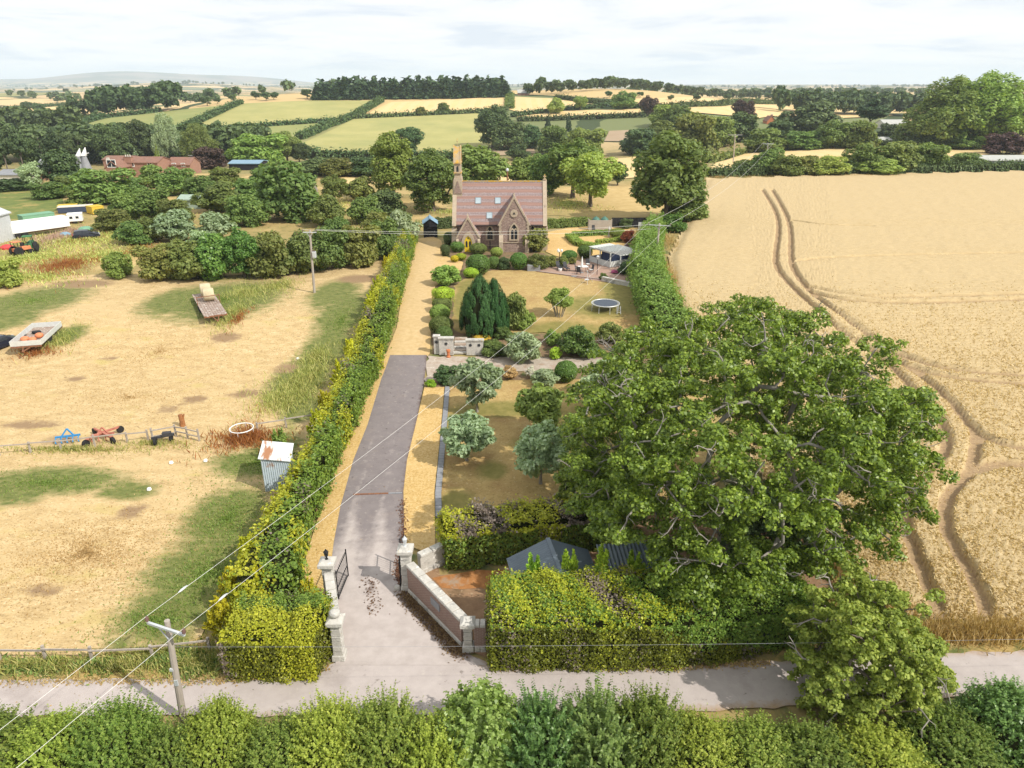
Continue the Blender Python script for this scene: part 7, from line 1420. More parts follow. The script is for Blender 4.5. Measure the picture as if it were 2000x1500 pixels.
wire('upper line crossing the front of the church', t_ends[1], w_ends[0] + Vector((0.1, 0, -0.3)), 0.6, r=0.014); wire('lower line crossing the front of the church', t_ends[0], w_ends[0] + Vector((0.3, 0, -0.9)), 0.7, r=0.014)
wire('left line from the wheat-side pole to the far pole', w_ends[0], a_ends[0], 2.0, r=0.016); wire('right line from the wheat-side pole to the far pole', w_ends[1], a_ends[1], 2.0, r=0.016)
wire('thin telephone wire left of the front pole', (f_e.location.x, f_e.location.y, 4.0), (-75, 20.5, 4.6), 0.3, r=0.008, mat=M_iron); wire('thin telephone wire right of the front pole along the lane', (f_e.location.x + 0.2, f_e.location.y, 4.0), (70, 24.5, 4.4), 0.7, r=0.006, mat=M_slate, n=30)
for q, (s0, L_) in ((0, (1.6, 0.35)), (1, (1.8, 0.35))):
    u = (w_ends[q] - f_ends[q]).normalized(); mb = MB(); mb.tube([u * s0, u * (s0 + 0.15), u * (s0 + 0.35), u * (s0 + 0.5)], [0.015, 0.05, 0.05, 0.015], 6); o = mb.build('line_connector', M_galv); o.location = f_ends[q] + Vector((0, 0, -0.06)); tag(o, 'grey tension clamp on the %s power line by the front pole' % ('left', 'right')[q], 'clamp')

# ------------------------------------------------------------------ fences and farm clutter in the paddock
def rail_fence(label, pts, h=1.0, rails=1, post_gap=2.4, w=0.09, name='rail_fence', top=True):
    L_ = [G(*q) for q in pts]; e_ = empty(name, L_[0], 0, label, 'fence'); o0 = L_[0]
    for i in range(len(L_) - 1):
        a, b = L_[i] - o0, L_[i + 1] - o0; n = max(1, round((b - a).length / post_gap))
        for k in range(n + (i == len(L_) - 2)):
            q = a.lerp(b, k / n); mb = MB(); j = Vector((random.uniform(-.05, .05), random.uniform(-.05, .05), 0)); mb.bar(q + Vector((0, 0, -0.2)), q + j + Vector((0, 0, h + random.uniform(0, .12))), 0.11, 0.11); mb.build('post', M_pole, e_)
            if k < n:
                q2 = a.lerp(b, (k + 1) / n)
                for r_ in range(rails): mb = MB(); z = h * (0.92 - 0.45 * r_) + random.uniform(-.05, .05); mb.bar(q + Vector((0, -0.09, z)), q2 + Vector((0, -0.09, z + random.uniform(-.05, .05))), 0.05, w); mb.build('rail', M_pole, e_)
    return e_
rail_fence('weathered rail fence across the middle of the paddock', [(-120, 893), (0, 890), (120, 880), (250, 865), (290, 860)], 0.9); rail_fence('rail fence end with gate posts by the rusty stump', [(300, 862), (345, 853), (390, 862)], 1.0, rails=2, post_gap=1.3)
rail_fence('rail running into the long hedge behind the hoop', [(505, 845), (560, 836), (612, 828)], 0.9); rail_fence('old rail fence along the lane verge', [(-150, 1288), (0, 1288), (180, 1290), (300, 1284), (410, 1272)], 0.75, post_gap=2.0)
p = G(474, 850); mb = MB(); R_ = 22 * mpp(p)
hp = empty('hoop', p, 0, 'white metal hoop standing in the red weeds', 'hoop'); mb.tube([(R_ * math.cos(a), R_ * math.sin(a), 0.62) for a in np.linspace(0, 2 * math.pi, 33)], 0.04, 6, cap=False); mb.build('ring', M_white, hp)
for a in np.linspace(0, 6.28, 9)[:-1]: mb = MB(); mb.tube([(R_ * math.cos(a), R_ * math.sin(a), 0), (R_ * math.cos(a), R_ * math.sin(a), 0.62)], 0.022, 5); mb.build('leg', M_white, hp)
def wheel(parent, c, r, w, axis=(1, 0, 0), hub=None):
    n = 14; mb = MB(); ax = Vector(axis).normalized(); q = ax.to_track_quat('Z', 'Y').to_matrix()
    mb.lathe([(r * 0.55, -w / 2), (r * 0.93, -w / 2), (r, -w * 0.3), (r, w * 0.3), (r * 0.93, w / 2), (r * 0.55, w / 2)], n); mb.v = [tuple(q @ Vector(v) + Vector(c)) for v in mb.v]; o = mb.build('wheel', M_tyre, parent)
    mb = MB(); mb.lathe([(0.05, -w * 0.45), (r * 0.56, -w * 0.4), (r * 0.56, w * 0.4), (0.05, w * 0.45)], n); mb.v = [tuple(q @ Vector(v) + Vector(c)) for v in mb.v]; mb.build('rim', hub or M_galv, o)
    return o
def flat_trailer(label, corners, bed, boards, mat, sides=0.0, sidemat=None, rails=False):
    """corners: photo points of bed back-left, back-right, front-right, front-left (front = nearest)"""
    bl, br, fr, fl = [G(*q, bed) for q in corners]; ctr = (bl + br + fr + fl) / 4; L_ = ((bl - fl).length + (br - fr).length) / 2; W_ = ((br - bl).length + (fr - fl).length) / 2
    ax = ((bl + br) / 2 - (fl + fr) / 2); rz = math.atan2(ax.y, ax.x) - math.pi / 2; e_ = empty('flat_trailer', (ctr.x, ctr.y, ctr.z - bed), rz, label, 'trailer')
    for i in range(boards):
        mb = MB(); mb.box((-W_ / 2 + (i + 0.5) * W_ / boards, random.uniform(-.06, .06), bed - 0.03), (W_ / boards - 0.025, L_, 0.06)); mb.build('plank', mat, e_)
    for s in (-1, 1): mb = MB(); mb.bar((s * W_ * 0.3, -L_ / 2 - 0.05, bed - 0.16), (s * W_ * 0.3, L_ / 2, bed - 0.16), 0.10, 0.18); mb.build('chassis_beam', M_rust, e_)
    for y in (-L_ / 2, L_ / 2): mb = MB(); mb.bar((-W_ / 2, y, bed - 0.10), (W_ / 2, y, bed - 0.10), 0.08, 0.16); mb.build('end_beam', M_rust, e_)
    for s in (-1, 1): wheel(e_, (s * (W_ / 2 - 0.12), 0.5, 0.38), 0.38, 0.2, hub=M_rust); wheel(e_, (s * (W_ / 2 - 0.12), -0.4, 0.38), 0.38, 0.2, hub=M_rust)
    mb = MB(); mb.bar((-0.3, -L_ / 2, bed - 0.2), (0, -L_ / 2 - 1.1, 0.45), 0.08); mb.bar((0.3, -L_ / 2, bed - 0.2), (0, -L_ / 2 - 1.1, 0.45), 0.08); mb.build('drawbar', M_rust, e_)
    if sides:
        for c, s in (((-W_ / 2, 0), (0.05, L_)), ((W_ / 2, 0), (0.05, L_)), ((0, L_ / 2), (W_, 0.05)), ((0, -L_ / 2), (W_, 0.05))): mb = MB(); mb.box((c[0], c[1], bed + sides / 2), (s[0], s[1], sides)); mb.build('side_board', sidemat, e_)
    if rails:
        for s in (-1, 1): mb = MB(); mb.bar((s * W_ / 2, -0.2, bed), (s * W_ / 2, -0.2, bed + 1.0), 0.07); mb.build('stake', M_rust, e_)
        mb = MB(); mb.bar((-W_ / 2, -0.2, bed + 0.9), (W_ / 2, -0.2, bed + 0.9), 0.07); mb.build('headboard_rail', M_rust, e_)
    return e_, L_, W_
tr, L_, W_ = flat_trailer('plank-bedded flat trailer carrying two old bales', [(375, 574), (415, 566), (441, 612), (402, 624)], 0.85, 9, M_deck, rails=True)
for i, (yy, lb) in enumerate(((L_ * 0.12, 'weathered bale nearest the trailer rail'), (L_ * 0.36, 'weathered bale at the back of the flat trailer'))):
    R_ = 0.72; mb = MB(); mb.lathe([(0.02, -0.58), (R_ * 0.9, -0.58), (R_, -0.48), (R_ * 1.02, 0), (R_, 0.48), (R_ * 0.9, 0.58), (0.02, 0.58)], 18); o = mb.build('straw_bale', M_bale, smooth=True); q = tr.matrix_basis @ Vector((0.25, yy, 0.87 + R_)); o.location = q; o.rotation_euler = (math.radians(90), 0, tr.rotation_euler.z + 1.5); tag(o, lb, 'bale', 'bales on the flat trailer')
tr2, L2, W2 = flat_trailer('pale tipping trailer with drop sides at the left edge', [(68, 630), (115, 634), (76, 683), (30, 680)], 0.7, 10, M_deck, sides=0.5, sidemat=M_paintgrey)
for k, (x, y, s_, lb) in enumerate(((-0.5, -L2 * .28, 0.42, 'orange sack at the tailboard of the pale trailer'), (0.25, -L2 * .32, 0.38, 'orange sack in the corner of the pale trailer'), (0.45, -L2 * .12, 0.40, 'orange drum on the pale trailer'))):
    mb = MB(); mb.lathe([(s_ * 0.6, 0), (s_, s_ * 0.3), (s_ * 0.95, s_ * 0.9), (s_ * 0.5, s_ * 1.2), (0.03, s_ * 1.25)], 9); o = mb.build('orange_sack', M_orange, smooth=True); o.location = tr2.matrix_basis @ Vector((x, y, 0.72)); tag(o, lb, 'sack')
tyr = empty('spare_tyre', tr2.matrix_basis @ Vector((-0.35, L2 * .15, 0.84)), 0, 'loose tyre lying on the pale trailer bed', 'tyre'); wheel(tyr, (0, 0, 0), 0.42, 0.2, axis=(0, 0.1, 1))
def hatchback(label, loc, rz, L_=3.9, W_=1.65):
    e_ = empty('parked_car', loc, rz, label, 'car'); pr = [(-1.95, 0.32), (-1.95, 0.78), (-1.80, 0.92), (-1.55, 1.40), (-0.9, 1.48), (0.35, 1.42), (1.0, 0.98), (1.75, 0.85), (1.95, 0.6), (1.95, 0.32)]
    mb = MB(); n = len(pr); V = []
    for s in (-1, -0.92, 0.92, 1):
        for y, z in pr: V.append((s * W_ / 2 * (0.86 if z > 1.1 else 1.0), -y if False else y, z - (0.03 if abs(s) == 1 and z > 0.7 else 0)))
    F = [(k * n + i, k * n + (i + 1) % n, (k + 1) * n + (i + 1) % n, (k + 1) * n + i) for k in range(3) for i in range(n)] + [tuple(range(n - 1, -1, -1)), tuple(3 * n + i for i in range(n))]
    mb.add(V, F); b = mb.build('body', M_carpaint, e_, bevel=0.03)
    mb = MB(); mb.add([(-0.58, -1.80, 0.98), (0.58, -1.80, 0.98), (0.52, -1.585, 1.38), (-0.52, -1.585, 1.38)], [(0, 1, 2, 3)]); o = mb.build('rear_window', M_glass, e_); o.location = (0, -0.02, 0.01)
    mb = MB(); mb.add([(-0.56, 0.98, 1.02), (0.56, 0.98, 1.02), (0.52, 0.42, 1.40), (-0.52, 0.42, 1.40)], [(0, 1, 2, 3)]); o = mb.build('windscreen', M_glass, e_); o.location = (0, 0.03, 0.02)
    for s in (-1, 1):
        for y0, y1 in ((-1.35, -0.55), (-0.48, 0.45)): mb = MB(); x = s * (W_ / 2 + 0.006); mb.add([(x, y0, 0.96), (x, y1, 0.96), (x * 0.875, y1 - 0.1, 1.37), (x * 0.875, y0 + 0.12, 1.37)], [(0, 1, 2, 3)]); mb.build('side_window', M_glass, e_)
        mb = MB(); mb.box((s * 0.70, -1.93, 0.80), (0.16, 0.1, 0.24)); mb.build('tail_light', M_redlamp, e_)
        mb = MB(); mb.box((s * 0.60, 1.90, 0.70), (0.3, 0.14, 0.16)); mb.build('headlight', M_galv, e_)
        for y in (-1.22, 1.25): wheel(e_, (s * (W_ / 2 - 0.06), y, 0.30), 0.30, 0.19)
    mb = MB(); mb.box((0, -1.965, 0.46), (W_ * 0.96, 0.12, 0.2)); mb.build('bumper', M_blackt, e_); mb = MB(); mb.box((0, -2.03, 0.52), (0.5, 0.02, 0.11)); mb.build('number_plate', M_boxyel, e_)
p = G(-6, 688); hatchback('dark hatchback parked at the left edge of the paddock', (p.x - 0.3, p.y + 1.0, p.z), -0.35)
def cultivator(label, px, py, mat, s=1.0, kind=0):
    p = G(px, py); e_ = empty('farm_implement', p, 0.3, label, 'implement')
    mb = MB(); mb.bar((-1.0 * s, 0, 0.45), (1.0 * s, 0, 0.45), 0.13, 0.13); mb.build('toolbar', mat, e_)
    mb = MB(); mb.bar((-0.5 * s, 0, 0.45), (0, 0.2, 1.15 * s), 0.09); mb.bar((0.5 * s, 0, 0.45), (0, 0.2, 1.15 * s), 0.09); mb.build('headstock', mat, e_)
    for k in range(5 if not kind else 4):
        x = (-0.9 + 1.8 * k / (4 if not kind else 3)) * s; mb = MB(); mb.tube([(x, 0, 0.45), (x, -0.35, 0.4), (x, -0.45, 0.15), (x, -0.25, 0.0)], 0.045, 5); mb.build('tine', mat, e_)
    if kind:
        for a in (0.7, 2.2, 3.9, 5.4): mb = MB(); mb.bar((0, 0, 0.6), (1.3 * math.cos(a), 1.3 * math.sin(a), 0.5), 0.16, 0.14); mb.build('arm', mat, e_); wheel(e_, (1.35 * math.cos(a), 1.35 * math.sin(a), 0.28), 0.28, 0.2, axis=(math.cos(a + 1.57), math.sin(a + 1.57), 0), hub=M_rust)
cultivator('small blue cultivator by the paddock rail', 135, 862, M_bluep, 0.85); cultivator('faded red hay turner with spread arms', 203, 858, M_redp, 0.8, 1)
p = G(320, 866); e_ = empty('farm_implement', p, 0.2, 'dark machine with two wheels by the gate posts', 'implement'); mb = MB(); mb.bar((-0.8, 0, 0.5), (0.8, 0.2, 0.6), 0.16); mb.box((0.3, 0.1, 0.72), (0.6, 0.35, 0.3)); mb.build('body', M_rattan, e_); wheel(e_, (-0.5, -0.2, 0.33), 0.33, 0.16); wheel(e_, (0.5, 0.3, 0.33), 0.33, 0.16)
p = G(357, 832); mb = MB(); mb.tube([(0, 0, -0.1), (0.03, 0, 0.5), (-0.05, 0.03, 1.0)], [0.24, 0.2, 0.17], 7); mb.tube([(0.05, 0, 0.5), (0.28, 0, 1.05)], [0.12, 0.06], 5); o = mb.build('tree_stump', plain('rotting_wood', (0.30, 0.13, 0.05), var=0.3)); o.location = p; tag(o, 'rusty orange rotten stump in the paddock', 'stump')
p = G(617, 388); mb = MB(); mb.tube([(0, 0, -0.1), (0.2, 0, 2.0), (-0.1, 0, 3.6), (0.3, 0, 4.4)], [0.5, 0.42, 0.34, 0.2], 7); mb.tube([(0.1, 0, 3.0), (-0.9, 0, 4.6)], [0.25, 0.1], 5); o = mb.build('dead_trunk', BARKPALE); o.location = p; tag(o, 'bare dead trunk standing behind the scrub', 'stump')
for px, py, lb in ((335, 906, 'white scrap of plastic in the near paddock'), (402, 902, 'small white scrap near the tin shed'), (582, 702, 'small white bucket at the paddock edge'), (292, 958, 'pale stone lying in the near paddock')):
    p = G(px, py); mb = MB(); mb.lathe([(0.12, 0), (0.17, 0.08), (0.12, 0.2), (0.03, 0.22)], 6); o = mb.build('litter', M_white); o.location = p; tag(o, lb, 'litter')

# ------------------------------------------------------------------ garden furniture
def trampoline():
    p = G(1182, 606); R_ = 27 * mpp(p); h = 0.85; e_ = empty('trampoline', p, 0, 'round trampoline with dark mat on the upper lawn', 'trampoline')
    mb = MB(); mb.lathe([(0.01, 0), (R_ * 0.86, 0), (R_ * 0.86, 0.015)], 36, (0, 0, h)); mb.build('mat', M_mesh, e_)
    mb = MB(); mb.tube([(R_ * math.cos(a), R_ * math.sin(a), h) for a in np.linspace(0, 2 * math.pi, 41)], 0.045, 6, cap=False); mb.build('rim', M_galv, e_)
    for k in range(48): a = k * math.pi / 24; mb = MB(); mb.bar((R_ * 0.86 * math.cos(a), R_ * 0.86 * math.sin(a), h + 0.005), (R_ * math.cos(a), R_ * math.sin(a), h + 0.005), 0.03, 0.02); mb.build('spring', M_galv, e_)
    for k in range(8): a = k * math.pi / 4 + 0.2; mb = MB(); mb.tube([(R_ * math.cos(a), R_ * math.sin(a), h), (R_ * 1.02 * math.cos(a), R_ * 1.02 * math.sin(a), 0)], 0.03, 5); mb.build('leg', M_galv, e_)
    ld = empty('ladder', (R_ * 0.85, -R_ * 0.75, 0)); ld.parent = e_
    for s in (-0.2, 0.2): mb = MB(); mb.bar((s, -0.35, 0), (s, 0, h), 0.035); mb.build('side_rail', M_galv, ld)
    for k in (1, 2, 3): mb = MB(); f = k / 4; mb.bar((-0.2, -0.35 * (1 - f), h * f), (0.2, -0.35 * (1 - f), h * f), 0.03); mb.build('rung', M_galv, ld)
trampoline()
def summerhouse():
    fl, fr, br = G(1152, 511), G(1191, 523), G(1212, 513); u = (fr - fl); u.z = 0; W_ = u.length; u.normalize(); v = Vector((-u.y, u.x, 0)); D_ = max(2.6, (br - fr).length); h = zat(fl.y, 484) - fl.z
    e_ = empty('summerhouse', fl, math.atan2(u.y, u.x), 'pale timber summerhouse with slatted pergola roof on the patio', 'summerhouse')
    for x in (0, W_ * 0.5, W_):
        for y in (0, D_): mb = MB(); mb.box((x, y, h / 2), (0.12, 0.12, h)); mb.build('post', M_paintgrey, e_)
    for a, b in (((0, 0), (W_, 0)), ((W_, 0), (W_, D_)), ((0, 0), (0, D_)), ((0, D_), (W_, D_))):
        mb = MB(); mb.bar((a[0], a[1], h + 0.06), (b[0], b[1], h + 0.06), 0.12, 0.14); mb.build('beam', M_paintgrey, e_)
        for k in range(6): mb = MB(); mb.bar((a[0] + (b[0] - a[0]) * 0.02, a[1] + (b[1] - a[1]) * 0.02, 0.07 + 0.14 * k), (b[0] - (b[0] - a[0]) * 0.02, b[1] - (b[1] - a[1]) * 0.02, 0.07 + 0.14 * k), 0.04, 0.13); mb.build('board', M_paintgrey, e_)
    mb = MB(); mb.box((W_ * 0.45, D_ / 2, h + 0.17), (W_ * 1.0, D_ + 0.3, 0.05)); mb.build('roof_sheet', plain('pale_felt', (0.50, 0.53, 0.50)), e_)
    for k in range(9): mb = MB(); y = -0.2 + (D_ + 0.4) * k / 8; mb.bar((W_ * 0.3, y, h + 0.25), (W_ + 2.3, y, h + 0.25), 0.06, 0.13); mb.build('rafter', M_paintgrey, e_)
    for y in (0.0, D_): mb = MB(); mb.box((W_ + 2.1, y, h / 2), (0.11, 0.11, h)); mb.build('post', M_paintgrey, e_)
    mb = MB(); mb.bar((W_ + 2.1, -0.2, h + 0.12), (W_ + 2.1, D_ + 0.2, h + 0.12), 0.1, 0.13); mb.build('beam', M_paintgrey, e_)
    for a, b in (((W_ * 0.55, 0.12), (W_ * 0.97, 0.12)), ((W_ - 0.1, 0.3), (W_ - 0.1, D_ - 0.3)), ((0.2, D_ - 0.1), (W_ - 0.2, D_ - 0.1))): mb = MB(); mb.bar((a[0], a[1], h * 0.68), (b[0], b[1], h * 0.68), 0.03, h * 0.58); mb.build('curtain', M_navy, e_)
summerhouse()
def chair(label, px, py, rz, white=False, lounger=False):
    p = G(px, py); e_ = empty('sun_lounger' if lounger else 'garden_chair', p, rz, label, 'lounger' if lounger else 'chair'); L_ = 1.1 if lounger else 0.5
    mb = MB(); mb.box((0, 0, 0.42), (0.52, L_, 0.07)); mb.build('seat', M_rattan, e_)
    mb = MB(); mb.box((0, L_ / 2 + (0.22 if lounger else 0.03), 0.75), (0.52, 0.06, 0.75), M=Matrix.Rotation(math.radians(-35 if lounger else -10), 3, 'X')); mb.build('backrest', M_rattan, e_)
    for sx in (-1, 1):
        for sy in (-1, 1): mb = MB(); mb.bar((sx * 0.23, sy * L_ * 0.42, 0), (sx * 0.23, sy * L_ * 0.42, 0.42), 0.04); mb.build('leg', M_rattan, e_)
        mb = MB(); mb.bar((sx * 0.26, -L_ * 0.4, 0.62), (sx * 0.26, L_ * 0.45, 0.62), 0.05); mb.build('armrest', M_rattan, e_)
    if white: mb = MB(); mb.box((0, 0, 0.49), (0.46, 0.44, 0.06)); mb.build('cushion', M_white, e_)
chair('dark lounger at the left end of the patio', 1094, 528, 0.4, lounger=True); chair('dark lounger second from the left on the patio', 1107, 529, 0.3, lounger=True)
chair('dark chair left of the closed parasol', 1127, 530, 1.4, True); chair('dark chair right of the closed parasol', 1154, 533, -1.2, True); chair('dark chair behind the garden table', 1148, 522, 0.1, True); chair('dark chair in front of the garden table', 1130, 536, 2.9)
p = G(1138, 531); tb = empty('garden_table', p, 0.2, 'white topped garden table on the patio', 'table'); mb = MB(); mb.box((0, 0, 0.74), (1.3, 0.9, 0.05)); mb.build('tabletop', M_white, tb)
for sx in (-1, 1):
    for sy in (-1, 1): mb = MB(); mb.bar((sx * 0.55, sy * 0.36, 0), (sx * 0.55, sy * 0.36, 0.72), 0.05); mb.build('leg', M_rattan, tb)
p = G(1136, 533); pr = empty('parasol', p, 0, 'closed white parasol standing at the table', 'parasol'); mb = MB(); mb.tube([(0, 0, 0), (0, 0, 2.25)], 0.03, 6); mb.build('pole', M_galv, pr); mb = MB(); mb.lathe([(0.19, 0.85), (0.16, 1.2), (0.10, 1.8), (0.03, 2.2)], 8); mb.build('canopy', M_white, pr); mb = MB(); mb.lathe([(0.3, 0), (0.3, 0.08), (0.05, 0.12)], 12); mb.build('base', M_slate, pr)
p = G(1166, 537); lp = empty('garden_lamp', p, 0, 'black lamp post with pale lantern on the patio', 'lamp'); mb = MB(); mb.tube([(0, 0, 0), (0, 0, 2.1)], 0.04, 6); mb.build('post', M_iron, lp); mb = MB(); mb.lathe([(0.08, 2.1), (0.2, 2.45), (0.22, 2.47), (0.05, 2.65)], 6); mb.build('lantern', M_galv, lp)
p = G(1092, 520); lp = empty('garden_lamp', p, 0, 'dark multi-headed lamp at the left of the patio', 'lamp'); mb = MB(); mb.tube([(0, 0, 0), (0, 0, 2.0)], 0.05, 6); mb.build('post', M_iron, lp)
for k in range(3): mb = MB(); mb.lathe([(0.05, 2.0), (0.16, 2.1), (0.16, 2.3), (0.05, 2.4)], 8, (0.3 * math.cos(k * 2.1), 0.3 * math.sin(k * 2.1), 0)); mb.build('lantern', M_white, lp)
p = G(1146, 553); fb = empty('fire_tripod', p, 0, 'thin metal tripod with hanging bowl on the lawn edge', 'tripod')
for k in range(3): a = k * 2.094 + 0.5; mb = MB(); mb.tube([(0.9 * math.cos(a), 0.9 * math.sin(a), 0), (0, 0, 1.7)], 0.022, 5); mb.build('leg', M_galv, fb)
mb = MB(); mb.lathe([(0.02, 0.3), (0.25, 0.38), (0.3, 0.5), (0.28, 0.5), (0.02, 0.4)], 12); mb.build('bowl', M_galv, fb); mb = MB(); mb.tube([(0, 0, 0.5), (0, 0, 1.7)], 0.012, 4); mb.build('chain', M_galv, fb)
a = G(1030, 530); b = G(1055, 530); e_ = empty('planter', a, 0, 'dark slatted planter box at the corner of the patio', 'planter')
for k in range(4): mb = MB(); mb.box(((b.x - a.x) / 2, 0.3, 0.12 + 0.2 * k), (b.x - a.x, 0.7, 0.19)); mb.build('slat', M_slate, e_)
a, b = G(1176, 548), G(1236, 561); stone_wall('patio_kerb', 'low white stone kerb between patio and lawn', a, b, 0.42, 0.3, brick=False, cap_l=0.9)
a, b = G(1048, 531), G(1172, 547); d = b - a; L_ = Vector((d.x, d.y, 0)).length; kb = empty('patio_edge', a, math.atan2(d.y, d.x), 'dark brick edging along the patio and lawn', 'edging'); k = int(L_ / 0.6)
for i in range(k): mb = MB(); mb.box(((i + 0.5) * L_ / k, 0, 0.02), (L_ / k - 0.02, 0.2, 0.28)); mb.build('edging_brick', M_brick, kb)
# oil tanks behind a timber screen
a, b = G(1150, 450), G(1194, 450); W_ = b.x - a.x; h = zat(a.y, 430) - a.z; e_ = empty('timber_screen', a, 0, 'pale timber plank screen at the end of the gravel yard', 'screen')
for k in range(7): mb = MB(); mb.box((W_ / 2, 0, (k + 0.5) * h / 7), (W_, 0.05, h / 7 - 0.015)); mb.build('plank', M_wood, e_); mb = MB(); mb.box((0, 0.9, (k + 0.5) * h / 7), (0.05, 1.8, h / 7 - 0.015)); mb.build('plank', M_wood, e_)
for x in (0, W_): mb = MB(); mb.box((x, 0.06, h / 2 + 0.08), (0.14, 0.14, h + 0.16)); mb.build('post', M_wood, e_)
for k in (0, 1):
    mb = MB(); mb.lathe([(0.68, 0), (0.72, 0.4), (0.72, 1.4), (0.66, 1.75), (0.4, 2.05), (0.14, 2.15), (0.12, 2.25), (0.02, 2.26)], 16); o = mb.build('oil_tank', M_tank, smooth=True); o.location = (a.x + W_ * (0.33 + 0.38 * k), a.y + 1.0, a.z); tag(o, ('green oil tank behind the timber screen, left one', 'green oil tank behind the timber screen, right one')[k], 'tank')
def panel_fence(label, px0, px1, base, top, mat, n):
    a, b = G(px0, base), G(px1, base); h = zat(a.y, top) - a.z; e_ = empty('panel_fence', a, math.atan2(b.y - a.y, b.x - a.x), label, 'fence'); L_ = (Vector((b.x, b.y, 0)) - Vector((a.x, a.y, 0))).length
    for k in range(n): mb = MB(); mb.box(((k + 0.5) * L_ / n, 0, h / 2), (L_ / n - 0.02, 0.06, h)); mb.build('board', mat, e_)
panel_fence('black board fence behind the garden', 1194, 1268, 444, 425, M_blackt, 24); panel_fence('pale grey gate panel at the end of the black fence', 1246, 1270, 450, 434, M_paintgrey, 4)
p = G(1159, 450); chair('dark bench chair in front of the timber screen', 1159, 453, 0.1)
p = G(1189, 462); mb = MB(); mb.lathe([(0.2, 0), (0.2, 0.12), (0.1, 0.2), (0.1, 1.0), (0.2, 1.1), (0.22, 1.3), (0.08, 1.55), (0.02, 1.8)], 8); o = mb.build('stone_urn', M_pilst); o.location = p; tag(o, 'slim grey stone ornament inside the parterre', 'ornament')
for px, py, lb in ((1094, 530, 'white planter pot beside the loungers'), (1110, 516, 'white pot with a fern behind the loungers'), (918, 584, 'small grey ornament on the upper lawn by the yew')):
    p = G(px, py); mb = MB(); mb.lathe([(0.18, 0), (0.26, 0.3), (0.24, 0.42), (0.2, 0.4)], 10); o = mb.build('flower_pot', M_white); o.location = p; tag(o, lb, 'pot')
p = G(1122, 540); mb = MB(); mb.lathe([(0.45, 0.03), (0.5, 0.08), (0.4, 0.1)], 16); o = mb.build('fire_bowl', M_slate); o.location = p; tag(o, 'flat dark fire bowl at the patio edge', 'fire bowl')
# ------------------------------------------------------------------ farm buildings and vehicles in the distance
def house(name, label, px, base, wpx, eave, ridge, dep, wall, roof, axis='x', rz=0.0, wins=(), chim=(), cat='building', roof_over=0.3, door=None, hipped=False):
    """px = middle of the front wall's foot; wins: (fraction along front, height m, w, h)"""
    p = G(px, base); W_ = wpx * mpp(p); ze = max(1.8, zat(p.y, eave) - p.z); zr = max(ze + 0.6, zat(p.y + dep / 2, ridge) - p.z) if axis == 'x' else max(ze + 0.6, zat(p.y, ridge) - p.z)
    e_ = empty(name, p, rz, label, cat); x0, x1 = -W_ / 2, W_ / 2
    mb = MB()
    if axis == 'x': mb.prism([(x0, 0, -0.5), (x0, dep, -0.5), (x0, dep, ze), (x0, dep / 2, zr), (x0, 0, ze)], (0, 0, 0), (W_, 0, 0))
    else: mb.prism([(x0, 0, -0.5), (x1, 0, -0.5), (x1, 0, ze), (0, 0, zr), (x0, 0, ze)], (0, 0, 0), (0, dep, 0))
    mb.build('wall', wall, e_)
    mb = MB()
    if axis == 'x': gable_roof(mb, x0 - 0.2, x1 + 0.2, 0, dep, ze, zr, 'x', over=roof_over, th=0.2)
    else: gable_roof(mb, x0, x1, -0.25, dep + 0.2, ze, zr, 'y', over=roof_over, th=0.2)
    rf = mb.build('roof', roof, e_)
    for f, z, w, h in wins:
        mb = MB(); o_ = [(-w / 2, 0), (w / 2, 0), (w / 2, h), (-w / 2, h)]; i_ = [(-w / 2 + .14, .14), (w / 2 - .14, .14), (w / 2 - .14, h - .14), (-w / 2 + .14, h - .14)]; ring(mb, o_, i_, -0.10, 0.02); o = mb.build('window', M_white, e_); o.location = (x0 + f * W_, 0, z)
        mb = MB(); mb.add([(a, -0.03, b) for a, b in i_], [(0, 1, 2, 3)]); mb.build('pane', M_glass, o); mb = MB(); mb.box((0, -0.05, h / 2), (0.1, 0.06, h - 0.2)); mb.build('glazing_bar', M_white, o)
    for f, y, w, top in chim:
        mb = MB(); zz = zat(p.y + y, top) - p.z; mb.box((x0 + f * W_, y, zz / 2 + ze / 2 - 0.5), (w, w * 0.7, zz - ze + 1.0)); mb.box((x0 + f * W_, y, zz - 0.08), (w + 0.2, w * 0.7 + 0.2, 0.16)); c = mb.build('chimney', M_fbrick, rf)
        for k in (-1, 0, 1): mb = MB(); mb.lathe([(0.16, 0), (0.13, 0.5), (0.15, 0.55)], 8, (x0 + f * W_ + k * w * 0.3, y, zz)); mb.build('chimney_pot', M_cream, c)
    if door: mb = MB(); mb.box((x0 + door[0] * W_, -0.04, door[2] / 2), (door[1], 0.06, door[2])); mb.build('door', M_blackt, e_)
    return e_
house('farmhouse', 'red brick farmhouse with long tiled roof, middle range', 262, 345, 100, 318, 307, 8, M_fbrick, M_redtile, wins=((0.15, 2.6, 1.4, 1.2), (0.5, 2.6, 1.4, 1.2), (0.85, 2.6, 1.4, 1.2)), chim=((0.44, 0.5, 2.0, 306),), door=(0.9, 1.6, 2.2))
house('farmhouse', 'gabled front wing of the brick farmhouse', 224, 350, 26, 328, 316, 9, M_fbrick, M_redtile, axis='y', wins=((0.5, 3.0, 2.4, 2.0),), chim=((0.0, 2.0, 1.0, 312),))
house('farmhouse', 'brick farmhouse wing with two roof lights by the pole', 352, 340, 44, 322, 308, 7, M_fbrick, M_redtile, wins=((0.3, 2.0, 1.2, 1.0), (0.7, 2.0, 1.2, 1.0)))
house('farmhouse', 'rear red tiled roof of the farmhouse', 232, 330, 56, 312, 305, 7, M_fbrick, M_redtile)
